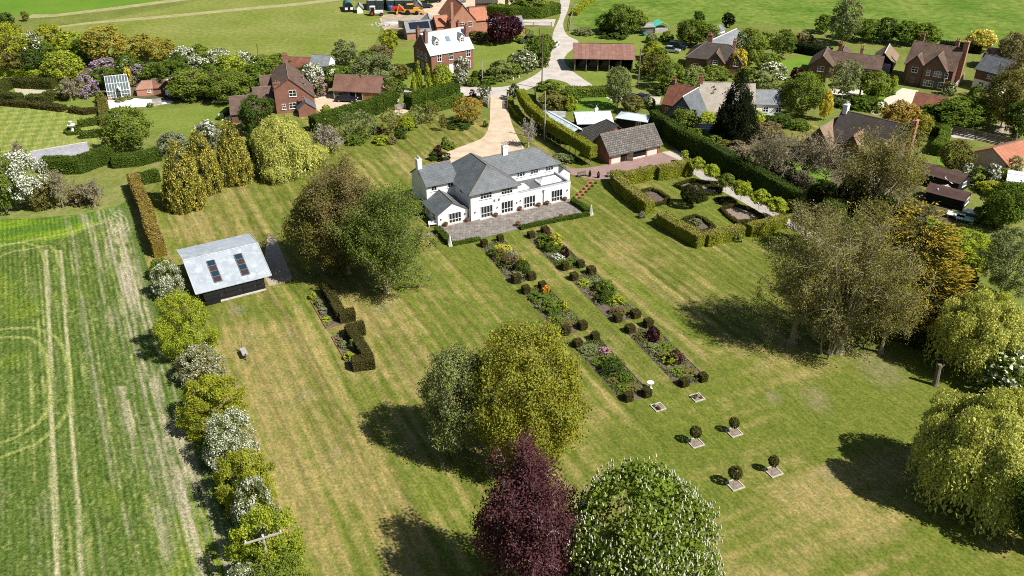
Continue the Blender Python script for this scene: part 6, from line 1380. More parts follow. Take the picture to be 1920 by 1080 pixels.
# ---- flower borders below the terrace: 24 clipped box cubes and mixed shrubs
CUBES = [(908, 462), (938, 454), (968, 529), (996, 523), (996, 445), (1022, 437), (1059, 505), (1088, 500),
         (986, 549), (1017, 540), (1061, 626), (1092, 616), (1076, 524), (1108, 514), (1158, 602), (1191, 594),
         (1083, 649), (1115, 637), (1177, 750), (1212, 742), (1181, 622), (1215, 612), (1282, 722), (1317, 713)]
BN = ['left border nearest the terrace', 'right border nearest the terrace', 'middle left border', 'middle right border', 'lower left border', 'lower right border']
CN = ['upper left corner', 'upper right corner', 'lower left corner', 'lower right corner']
for i, (u, v) in enumerate(CUBES):
    x, y = P(u, v)
    w = 1.0+0.3*RNG.random(); h = 0.85+0.35*RNG.random(); n = 1100
    a = RNG.random((n, 3))*2-1; ax = RNG.integers(0, 3, n); sg = np.where(RNG.random(n) < .5, -1, 1.0); sg = np.where(ax == 2, 1.0, sg); a[np.arange(n), ax] = sg
    pos = np.stack([a[:, 0]*w/2, a[:, 1]*w/2, (a[:, 2]*.5+.5)*h], 1); r = np.abs(a); sh = np.sqrt(np.clip((r**6).sum(1), 1, None))**(1/3); pos[:, :2] /= sh[:, None]**1.7
    nn = np.zeros((n, 3)); nn[np.arange(n), ax] = sg; V = leaf_quads(pos, norm(nn*.8+rand_dirs(n)*.6+np.array([0, 0, .1])), 0.13)
    cm = MB(); cm.box(-w/2+.16, -w/2+.16, 0, w/2-.16, w/2-.16, h-.14); cv = np.array([cm.v[j] for f in cm.f for j in f])
    V = np.concatenate([cv, V]); t = np.concatenate([np.full(6, .2), RNG.random(n)])
    o = link('box_cube', quads_mesh('box_cube', V, n+6, [LEAF], t), loc=(x, y, 0), rz=0.42, color=PAL['box']); tag(o, 'clipped box cube at the %s of the %s' % (CN[i % 4], BN[i//4]), 'topiary', 'clipped box cubes of the flower borders')
for i in range(6):
    c = CUBES[i*4:i*4+4]; off = 4
    sheet('soil', [(c[0][0]-9, c[0][1]-1), (c[1][0]+9, c[1][1]-4), (c[3][0]+11, c[3][1]), (c[2][0]-9, c[2][1]+5)], 'soil')
    a, b_ = P(c[1][0]+9, c[1][1]-2), P(c[3][0]+11, c[3][1]-1); m = MB(); d = Vector((b_[0]-a[0], b_[1]-a[1])); m.obox(((a[0]+b_[0])/2, (a[1]+b_[1])/2, .04), (d.length, .10, .16), math.atan2(d.y, d.x)); tag(m.build('metal_edging', 'wood_post'), 'thin dark edging along the right side of the '+BN[i], 'edging')
def bed_cover(quad, n, label, h=.3, col='sage', size=.14, keep=.5):
    """low leafy growth between the shrubs of a border"""
    q = [np.array(P(*p)) for p in quad]; c = sum(q)/4; s, t = RNG.random((2, n)); p = (q[0]*(1-s)[:, None]+q[1]*s[:, None])*(1-t)[:, None]+(q[3]*(1-s)[:, None]+q[2]*s[:, None])*t[:, None]
    g = fbm(p[:, 0]*.9+7, p[:, 1]*.9, 77, 3); p = p[g > keep]; g = g[g > keep]; k = len(p)
    pos = np.concatenate([p-c, (RNG.random(k)*h*(0.4+3*(g-keep))+.05)[:, None]], 1)
    o = link('ground_cover', quads_mesh('ground_cover', leaf_quads(pos, norm(rand_dirs(k)+np.array([0, 0, .9])), size), k, [LEAF]), loc=(c[0], c[1], 0), color=PAL[col]); tag(o, label, 'ground cover', None, 'stuff')
for i in range(6):
    c = CUBES[i*4:i*4+4]; bed_cover([(c[0][0]-7, c[0][1]-2), (c[1][0]+7, c[1][1]-5), (c[3][0]+9, c[3][1]), (c[2][0]-7, c[2][1]+4)], 9000, 'low leafy growth between the shrubs of the '+BN[i], .35, ('sage', 'green', 'mid', 'sage', 'green', 'sage')[i], .13, .44)
bed_cover([(588, 562), (604, 556), (638, 602), (614, 612)], 2500, 'low grey-green growth in the upper lawn border', .3, 'sage', .12, .5); bed_cover([(626, 632), (642, 626), (688, 682), (660, 690)], 2500, 'low grey-green growth in the lower lawn border', .3, 'sage', .12, .5)
# plants: (border, across 0-1, down 0-1, width px, height px, colour, flower, words)
PL = [(0, .15, .22, 22, 12, 'green', None, 'low strappy green clump'), (0, .75, .22, 34, 16, 'yg', 'yellow_flower', 'yellow-flowered shrub'), (0, .35, .36, 26, 18, 'olive', None, 'olive-brown shrub'), (0, .92, .40, 20, 14, 'sage', 'white_blossom', 'white-flowered shrub'), (0, .55, .60, 30, 24, 'tan', None, 'bronze upright shrub'), (0, .2, .55, 22, 12, 'green', None, 'dark green mound'), (0, .85, .78, 24, 24, 'deep', None, 'glossy dark shrub'), (0, .98, .72, 12, 22, 'yellow', None, 'bright yellow broom'), (0, .3, .85, 22, 10, 'sage', None, 'grey-green sub-shrub'), (0, .85, .62, 10, 8, 'sage', 'pink_flower', 'small pink-flowered clump'),
      (1, .45, .18, 28, 14, 'green', None, 'fresh green shrub'), (1, .85, .15, 14, 14, 'plum', 'red_leaf', 'red-leaved bush'), (1, .8, .38, 26, 28, 'lime', 'yellow_flower', 'lime-yellow shrub'), (1, .4, .42, 28, 18, 'green', None, 'dark green rounded shrub'), (1, .2, .33, 22, 12, 'mid', None, 'mid green mound'), (1, .75, .66, 16, 18, 'plum', None, 'dark purple bush'), (1, .3, .68, 22, 10, 'sage', 'white_blossom', 'white-flowered low clump'), (1, .35, .85, 26, 10, 'mid', None, 'spreading green clump'), (1, .75, .84, 20, 9, 'green', None, 'low green clump'),
      (2, .4, .18, 36, 14, 'green', None, 'broad green shrub'), (2, .97, .10, 14, 14, 'amber', 'orange_flower', 'bright orange azalea'), (2, .2, .35, 24, 10, 'sage', None, 'grey-green clump'), (2, .6, .45, 40, 20, 'mid', None, 'large leafy green shrub'), (2, .35, .52, 28, 16, 'green', None, 'dark green shrub'), (2, .98, .55, 12, 20, 'lime', 'yellow_flower', 'yellow-flowered upright bush'), (2, .25, .72, 20, 10, 'mid', None, 'pale green clump'), (2, .55, .80, 26, 8, 'brown', None, 'brown dying clump'), (2, .88, .72, 22, 10, 'sage', None, 'low grey clump'),
      (3, .3, .14, 24, 10, 'lime', None, 'yellow-green low shrub'), (3, .75, .20, 30, 12, 'sage', None, 'grey-green spreading shrub'), (3, .35, .36, 22, 9, 'tan', None, 'brown-edged rosette'), (3, .85, .40, 36, 26, 'mid', None, 'tall leafy green shrub'), (3, .5, .55, 34, 20, 'deep', None, 'dark evergreen shrub'), (3, .85, .62, 30, 16, 'lime', None, 'light green mound'), (3, .25, .82, 18, 10, 'green', 'red_leaf', 'green clump with red shoots'), (3, .7, .85, 26, 10, 'olive', None, 'sparse olive clump'),
      (4, .35, .12, 34, 14, 'sage', None, 'grey-green broad shrub'), (4, .9, .22, 22, 12, 'green', 'pink_flower', 'pink-flowered rhododendron'), (4, .3, .34, 30, 12, 'green', None, 'green mound'), (4, .75, .40, 30, 18, 'mid', None, 'mid green shrub'), (4, .55, .52, 38, 26, 'deep', None, 'dark glossy mound'), (4, .25, .66, 24, 10, 'brown', None, 'bronze clump'), (4, .7, .68, 30, 16, 'green', None, 'dark leafy shrub'), (4, .35, .82, 26, 12, 'mid', None, 'fresh green clump'), (4, .7, .84, 26, 12, 'brown', None, 'bronze-green clump'), (4, .95, .86, 16, 7, 'sage', None, 'pale low clump'),
      (5, .3, .14, 26, 12, 'olive', None, 'olive mound'), (5, .7, .20, 24, 24, 'plum', None, 'dark red-brown shrub'), (5, .92, .24, 8, 14, 'amber', 'yellow_flower', 'small orange-yellow shrub'), (5, .3, .34, 26, 12, 'sage', None, 'grey-green clump'), (5, .75, .40, 36, 14, 'mid', None, 'bright leafy shrub'), (5, .35, .50, 26, 12, 'brown', None, 'brownish clump'), (5, .45, .60, 28, 18, 'lime', None, 'fresh lime shrub'), (5, .72, .62, 26, 22, 'plum', 'red_leaf', 'round purple-pink shrub'), (5, .35, .80, 28, 12, 'mid', None, 'green clump'), (5, .7, .82, 30, 12, 'olive', None, 'olive-bronze clump')]
for (bi, s, t, w, h, c, fl, words) in PL:
    q = CUBES[bi*4:bi*4+4]; u = (q[0][0]*(1-s)+q[1][0]*s)*(1-t)+(q[2][0]*(1-s)+q[3][0]*s)*t; v = (q[0][1]*(1-s)+q[1][1]*s)*(1-t)+(q[2][1]*(1-s)+q[3][1]*s)*t
    tree('bush' if RNG.random() < .6 else 'spray', u, v+1, v-h, w*1.15, c, words+' in the '+BN[bi], 'shrub', name='border_shrub', second=fl, share=0.5 if fl else 0, leaf=0.16)
for i, (u, v, w, h, c, wd) in enumerate(((598, 572, 18, 12, 'sage', 'grey-leaved clump at the top of the upper lawn border'), (606, 585, 20, 10, 'silver', 'silvery clump in the upper lawn border'), (622, 578, 16, 14, 'mid', 'green upright clump against the upper border hedge'), (612, 600, 22, 9, 'lime', 'lime green clump at the bottom of the upper lawn border'), (586, 560, 14, 14, 'lime', 'bright shrub at the top corner of the upper lawn border'), (644, 650, 22, 12, 'sage', 'grey-green clump at the top of the lower lawn border'), (661, 655, 14, 20, 'pale', 'upright pale shrub against the lower border hedge'), (655, 672, 22, 14, 'lime', 'leafy lime clump in the lower lawn border'), (682, 668, 22, 12, 'lime', 'bright green mound beside the bottom hedge end of the lower lawn border'), (636, 640, 16, 7, 'tan', 'low brown clump at the top of the lower lawn border'))): tree('bush', u, v, v-h, w, c, wd, 'shrub', name='border_shrub', leaf=0.22)

# small standards in square beds, two empty beds
def sq_bed(u, v, s, label, grp):
    x, y = P(u, v); t = empty('square_bed', (x, y), 0.42, label, 'flower bed', grp); m = MB()
    for (x0, y0, x1, y1) in ((-s, -s, s, -s+.11), (-s, s-.11, s, s), (-s, -s+.11, -s+.11, s-.11), (s-.11, -s+.11, s, s-.11)): m.box(x0, y0, 0, x1, y1, .12)
    m.build('edging', 'stone', t); m = MB(); m.box(-s+.11, -s+.11, 0, s-.11, s-.11, .06); m.build('soil', 'soil_pale', t); return x, y
for i, (u, v, vt, w, lb) in enumerate(((1304, 831, 798, 22, 'left of the upper two'), (1376, 811, 782, 19, 'right of the upper two'), (1378, 910, 873, 26, 'left of the lower two'), (1450, 885, 853, 19, 'right of the lower two'))):
    sq_bed(u, v, .72, 'square stone-edged bed under the small clipped standard, '+lb, 'square beds on the lawn')
    tree('ball', u, v, vt, w, 'box', 'small clipped ball on a stem, '+lb+' on the lawn', name='clipped_standard', z0=0.42, leaf=0.14, trunk='slim', group='clipped standards on the lower lawn')
for u, v, lb in ((1234, 764, 'empty square stone-edged bed nearer the big round tree'), (1307, 746, 'empty square stone-edged bed below the lower right border')):
    x, y = sq_bed(u, v, .68, lb, 'square beds on the lawn')
    for k in range(5): o = crown_obj('bush', 0.28, 0, 1, [LEAF], 'dead_stub', loc=(x+RNG.normal()*.25, y+RNG.normal()*.25, .2), color=PAL['brown'], scale=(.16, .16, .2)); tag(o, 'tiny brown plant tuft in an otherwise empty square bed', 'plant', 'tufts in the empty square beds')
x, y = P(1219, 728); t = empty('bird_bath', (x, y), 0, 'white stone bird bath beside the lower left border', 'bird bath'); m = MB(); m.lathe([(.28, 0), (.22, .10), (.12, .16), (.10, .6), (.18, .7)], 12); m.build('pedestal', 'stone_white', t); m = MB(); m.lathe([(.15, .7), (.36, .8), (.42, .86), (.36, .86), (.1, .78)], 16); m.build('bowl', 'stone_white', t)
# weathered plank seat on the left lawn
x, y = P(459, 668); t = empty('plank_seat', (x, y), math.radians(-62), 'weathered grey plank table on two short posts, alone on the left lawn', 'table'); m = MB(); m.obox((0, 0, .72), (1.75, .68, .10)); m.build('top', 'wood_grey', t)
for dx in (-.95, .95): m = MB(); m.tube((dx, 0, 0), (dx, 0, .95), .09, .08, 6); m.build('post', 'wood_post', t)
m = MB(); m.tube((-.95, 0, .85), (-1.15, .1, 1.5), .06, .04, 5); m.tube((-.95, 0, .85), (-1.0, -.35, 1.2), .05, .03, 5); m.build('fork', 'wood_post', t)
# ------------------------------------------------------------------ trees and shrubs of the surroundings
PAL['encl'] = (0.085, 0.095, 0.025)
SUR = [
 # kind, u, base v, top v, width px, colour, label, extra
 ('broad', 14, 128, 44, 92, 'yg', 'large yellow-green tree at the left edge of the tree belt', {}),
 ('broad', 62, 128, 60, 46, 'sage', 'white-flowering tree beside the large yellow-green one at the left edge', dict(second='white_blossom', share=.35)),
 ('broad', 92, 104, 47, 62, 'yg', 'yellow-green tree at the back of the tree belt, left end', {}),
 ('broad', 134, 112, 60, 62, 'lime', 'lime green tree at the back of the tree belt', {}),
 ('beech', 116, 150, 94, 74, 'lime', 'bright green round tree above the yew enclosure', dict(share=.15, second='light_leaf')),
 ('broad', 62, 140, 95, 50, 'deep', 'dark green tree between the yew enclosure and the tree belt', {}),
 ('broad', 30, 140, 100, 50, 'olive', 'brownish tree behind the bright hedge at the left edge', {}),
 ('broad', 197, 118, 52, 82, 'goldtree', 'large golden-olive tree in the middle of the tree belt', dict(share=.15, second='dry_leaf')),
 ('broad', 160, 118, 72, 50, 'green', 'dark green tree left of the large golden-olive one', {}),
 ('broad', 262, 108, 66, 66, 'goldtree', 'second golden-olive tree in the tree belt', dict(share=.15, second='dry_leaf')),
 ('broad', 300, 122, 70, 62, 'goldtree', 'third golden-olive tree in the tree belt, right end', dict(share=.12, second='dry_leaf')),
 ('broad', 345, 132, 88, 46, 'sage', 'white-flowering tree in the tree belt right of the golden-olive ones', dict(second='white_blossom', share=.45)),
 ('broad', 372, 138, 106, 44, 'sage', 'low white-flowering tree in front of the taller white one', dict(second='white_blossom', share=.4)),
 ('broad', 318, 165, 112, 66, 'green', 'dark green tree behind the boarded garden room', {}),
 ('broad', 355, 186, 130, 82, 'mid', 'mid green tree overhanging the boarded garden room', {}),
 ('broad', 430, 188, 132, 96, 'mid', 'wide mid green tree in front of the red hipped roof', {}),
 ('broad', 432, 152, 104, 56, 'lime', 'bright green tree behind the red hipped roof', {}),
 ('broad', 410, 130, 92, 46, 'sage', 'pale flowering tree at the meadow edge, left of the dark pole', dict(second='white_blossom', share=.3)),
 ('broad', 455, 128, 96, 44, 'sage', 'pale flowering tree at the meadow edge, nearest the dark pole', dict(second='white_blossom', share=.3)),
 ('broad', 396, 165, 118, 50, 'green', 'dark green tree in the middle of the belt left of the brick house', {}),
 ('broad', 492, 145, 104, 62, 'mid', 'mid green tree behind the ridge of the brown-roofed brick house', {}),
 ('broad', 470, 170, 120, 54, 'green', 'green tree between the wide mid green one and the brick house', {}),
 ('broad', 200, 166, 126, 44, 'green', 'green tree behind the tall greenhouse', {}),
 ('broad', 286, 160, 118, 48, 'mid', 'green tree behind the tiled outbuilding', {}),
 ('broad', 235, 286, 200, 92, 'mid', 'full green tree in the left garden with a utility pole before it', {}),
 ('broad', 38, 388, 284, 88, 'sage', 'hawthorn smothered in white blossom at the left edge above the crop field', dict(second='white_blossom', share=.6)),
 ('broad', -4, 400, 278, 60, 'mid', 'green tree cut by the left edge beside the white hawthorn', {}),
 ('broad', 588, 175, 118, 42, 'sage', 'white-flowering tree between the brick house and the cart lodge', dict(second='white_blossom', share=.5)),
 ('broad', 646, 122, 76, 50, 'sage', 'grey-green tree at the meadow edge behind the white-gabled shed', {}),
 ('broad', 628, 160, 122, 54, 'green', 'green tree behind the cart lodge, left end', {}),
 ('broad', 700, 168, 102, 86, 'sage', 'large grey-green tree behind the cart lodge', {}),
 ('broad', 672, 150, 112, 52, 'mid', 'mid green tree behind the cart lodge roof', {}),
 ('broad', 738, 184, 148, 44, 'green', 'dark green tree at the right end of the cart lodge', {}),
 ('broad', 748, 150, 118, 46, 'olive', 'olive tree left of the tall slim cypresses', {}),
 ('broad', 730, 98, 56, 34, 'yg', 'ragged yellow-green tree at the corner of the meadow', {}),
 ('airy', 712, 118, 84, 56, 'tan', 'brownish tree in the rough ground left of the pale-roofed house', {}),
 ('column', 776, 178, 138, 14, 'lime', 'shortest of the three slim golden cypresses, on the left', {}),
 ('column', 785, 172, 116, 14, 'lime', 'tallest of the three slim golden cypresses, in the middle', {}),
 ('column', 802, 174, 122, 13, 'lime', 'right-hand slim golden cypress of three', {}),
 ('beech', 828, 170, 120, 40, 'lime', 'bright lime round tree in front of the pale-roofed house', {}),
 ('broad', 866, 152, 106, 34, 'silver', 'pale flowering tree at the front of the pale-roofed house', dict(second='white_blossom', share=.25)),
 ('broad', 933, 84, 27, 46, 'plum', 'purple-leaved tree behind the pale-roofed house, left of two', dict(share=.1, second='red_leaf')),
 ('broad', 960, 80, 29, 44, 'plum', 'purple-leaved tree behind the pale-roofed house, right of two', dict(share=.1, second='red_leaf')),
 ('broad', 1000, 26, -14, 60, 'mid', 'green tree at the top edge beside the lane', {}),
 ('broad', 975, 22, -14, 40, 'green', 'darker green tree at the top edge by the stable block', {}),
 ('column', 950, 16, -16, 7, 'green', 'thin dark cypress by the stable block', {}),
 ('broad', 1164, 64, 8, 66, 'green', 'tallest dark tree by the pasture, centre of the clump', {}),
 ('broad', 1136, 62, 28, 40, 'green', 'lower dark tree at the left of the pasture clump', {}),
 ('broad', 1192, 62, 20, 42, 'mid', 'green tree at the right of the pasture clump', {}),
 ('broad', 1297, 86, 36, 60, 'green', 'wide green tree beyond the parked cars', {}),
 ('broad', 1328, 90, 46, 46, 'mid', 'mid green tree left of the white hut', {}),
 ('broad', 1366, 52, 24, 24, 'dark', 'small dark round tree behind the white hut', {}),
 ('broad', 1310, 46, 22, 22, 'deep', 'small dark tree at the edge of the pasture', {}),
 ('broad', 1406, 120, 54, 62, 'mid', 'tall green tree at the right end of the white barn', {}),
 ('broad', 1386, 138, 92, 30, 'yellow', 'bright yellow tree beside the brown brick house', {}),
 ('airy', 1470, 110, 56, 48, 'green', 'dark leafy tree with visible trunk behind the brick houses', {}),
 ('tall', 1586, 84, 0, 58, 'sage', 'tall drooping birch on the pasture edge', dict(bark='bark_pale')),
 ('broad', 1545, 62, 28, 34, 'green', 'green tree left of the tall drooping birch', {}),
 ('broad', 1628, 78, 36, 52, 'green', 'dark tree in the pasture hedge, first right of the birch', {}),
 ('broad', 1664, 80, 34, 48, 'deep', 'dark tree in the pasture hedge, second right of the birch', {}),
 ('broad', 1700, 84, 40, 50, 'green', 'dark tree in the pasture hedge, third right of the birch', {}),
 ('broad', 1738, 86, 42, 52, 'mid', 'lighter tree at the right end of the pasture hedge', {}),
 ('broad', 1840, 96, 54, 50, 'yellow', 'brilliant pale yellow shrub-tree at the pasture edge on the right', dict(share=.12, second='cream_blossom')),
 ('broad', 1892, 240, 128, 92, 'olive', 'big olive-green tree at the right edge above the track', {}),
 ('broad', 1800, 240, 186, 96, 'green', 'spreading dark green tree below the half-timbered cottage', {}),
 ('broad', 1770, 232, 196, 56, 'deep', 'dark bushy tree beside the tiled garage', {}),
 ('broad', 1915, 262, 190, 60, 'deep', 'dark tree at the right edge beside the track', {}),
 ('broad', 1252, 168, 112, 58, 'mid', 'full yellow-green tree between the open barn and the brown brick house', {}),
 ('broad', 1300, 168, 124, 48, 'pale', 'pale green tree in front of the brown brick house', {}),
 ('broad', 1340, 158, 122, 60, 'mid', 'green tree in front of the brown brick house, right side', {}),
 ('tall', 1160, 204, 126, 48, 'sage', 'silvery-green tree below the open barn', {}),
 ('broad', 1186, 212, 178, 42, 'olive', 'olive bushy tree above the metal-roofed sheds', {}),
 ('cone', 1384, 262, 128, 96, 'dark', 'black-green conifer in front of the thatched cottage', {}),
 ('airy', 1332, 214, 156, 42, 'olive', 'light airy tree before the thatch', {}),
 ('broad', 1284, 248, 204, 54, 'mid', 'green tree in front of the weatherboarded cross gable', {}),
 ('broad', 1416, 240, 206, 34, 'lime', 'bright green tree right of the black conifer', {}),
 ('broad', 1508, 216, 136, 80, 'mid', 'round mid green tree right of the slate cottage', {}),
 ('airy', 1586, 186, 108, 66, 'sage', 'pale birch in front of the L-shaped brick house', dict(bark='bark_pale')),
 ('broad', 1640, 188, 134, 54, 'mid', 'green tree beside the cream drive', {}),
 ('beech', 1677, 164, 142, 14, 'lime', 'small egg-shaped bright green tree by the double garage', {}),
 ('broad', 1550, 226, 170, 26, 'yellow', 'vivid yellow shrub-tree beside the round mid green tree', {}),
 ('broad', 1692, 248, 190, 76, 'amber', 'amber-gold tree at the end of the long brown roof', dict(share=.25, second='dry_leaf')),
 ('broad', 1726, 262, 214, 40, 'goldtree', 'golden tree right of the amber one', {}),
 ('broad', 1495, 152, 126, 26, 'plum', 'purple-red bush-tree left of the L-shaped brick house', {}),
 ('broad', 1450, 160, 118, 56, 'sage', 'pale flowering tree left of the L-shaped brick house', dict(second='cream_blossom', share=.2)),
 ('broad', 1440, 135, 100, 50, 'mid', 'green tree right of the tall one at the white barn', {}),
 ('tall', 1795, 326, 262, 62, 'olive', 'dark olive conifer-like tree in the allotment garden', {}),
 ('broad', 1893, 425, 336, 92, 'green', 'dark green tree at the right edge beside the shed cluster', {}),
 ('airy', 1902, 330, 292, 36, 'sage', 'pale leafy tree next to the salmon-roofed bungalow', {}),
 ('cone', 1600, 402, 318, 96, 'yew', 'dark yew with golden tips in the wild garden', dict(share=.18, second='gold_tips')),
 ('broad', 1560, 420, 372, 60, 'deep', 'dark green tree in the wild garden beside the boundary hedge', {}),
 ('broad', 1640, 420, 372, 70, 'olive', 'olive tree in the wild garden above the orange-gold conifer', {}),
 ('broad', 1900, 130, 62, 60, 'tan', 'brownish bare-looking tree at the far right edge', {}),
 ('broad', 10, 52, 24, 30, 'deep', 'small dark tree at the left edge beyond the tree belt', {}),
 ('broad', 46, 40, 22, 14, 'olive', 'small lone tree in the field margin', {}),
 ('broad', 1428, 172, 132, 54, 'pale', 'pale green tree above the slate cottage', {}),
 ('broad', 1400, 168, 128, 50, 'mid', 'mid green tree behind the black conifer', {}),
 ('broad', 1478, 196, 150, 50, 'sage', 'grey-green tree left of the round mid green one', {}),
 ('broad', 1530, 178, 140, 34, 'green', 'dark green tree at the left corner of the L-shaped brick house', {}),
 ('broad', 1232, 150, 104, 44, 'olive', 'olive tree at the right corner of the open barn', {}),
 ('broad', 1280, 172, 140, 40, 'green', 'dark green tree left of the pale green one before the brown house', {}),
 ('broad', 1836, 232, 186, 60, 'mid', 'mid green tree below the half-timbered cottage by the track', {}),
 ('broad', 1746, 226, 196, 44, 'green', 'green tree at the low corner of the speckled tiled garage', {}),
 ('airy', 1912, 200, 110, 50, 'tan', 'thin brownish tree at the right edge above the olive-green one', {}),
 ('broad', 1590, 72, 40, 40, 'deep', 'dark tree at the foot of the tall drooping birch', {}),
 ('broad', 1436, 90, 62, 40, 'green', 'dark green tree on the pasture edge behind the white barn', {}),
 ('broad', 520, 132, 100, 40, 'mid', 'green tree between the dark pole and the mossy red roof', {}),
 ('broad', 372, 122, 84, 44, 'mid', 'green tree at the back of the belt between the white-flowering ones', {}),
 ('broad', 330, 150, 104, 50, 'deep', 'deep green tree in the middle of the belt behind the garden room', {}),
 ('broad', 240, 150, 100, 50, 'green', 'green tree behind the lilacs', {}),
 ('broad', 82, 128, 78, 50, 'green', 'dark green tree in the belt behind the bright round one', {}),
 ('broad', 690, 142, 96, 50, 'green', 'dark green tree in the clump left of the slim cypresses', {}),
 ('broad', 1020, 110, 66, 40, 'mid', 'green tree on the lane bank beside the white car', {}),
]
for kd, u, vb, vt, w, c, lb, ex in SUR: tree(kd, u, vb, vt, w, c, lb, name={'column': 'cypress', 'cone': 'conifer'}.get(kd, 'tree'), **ex)

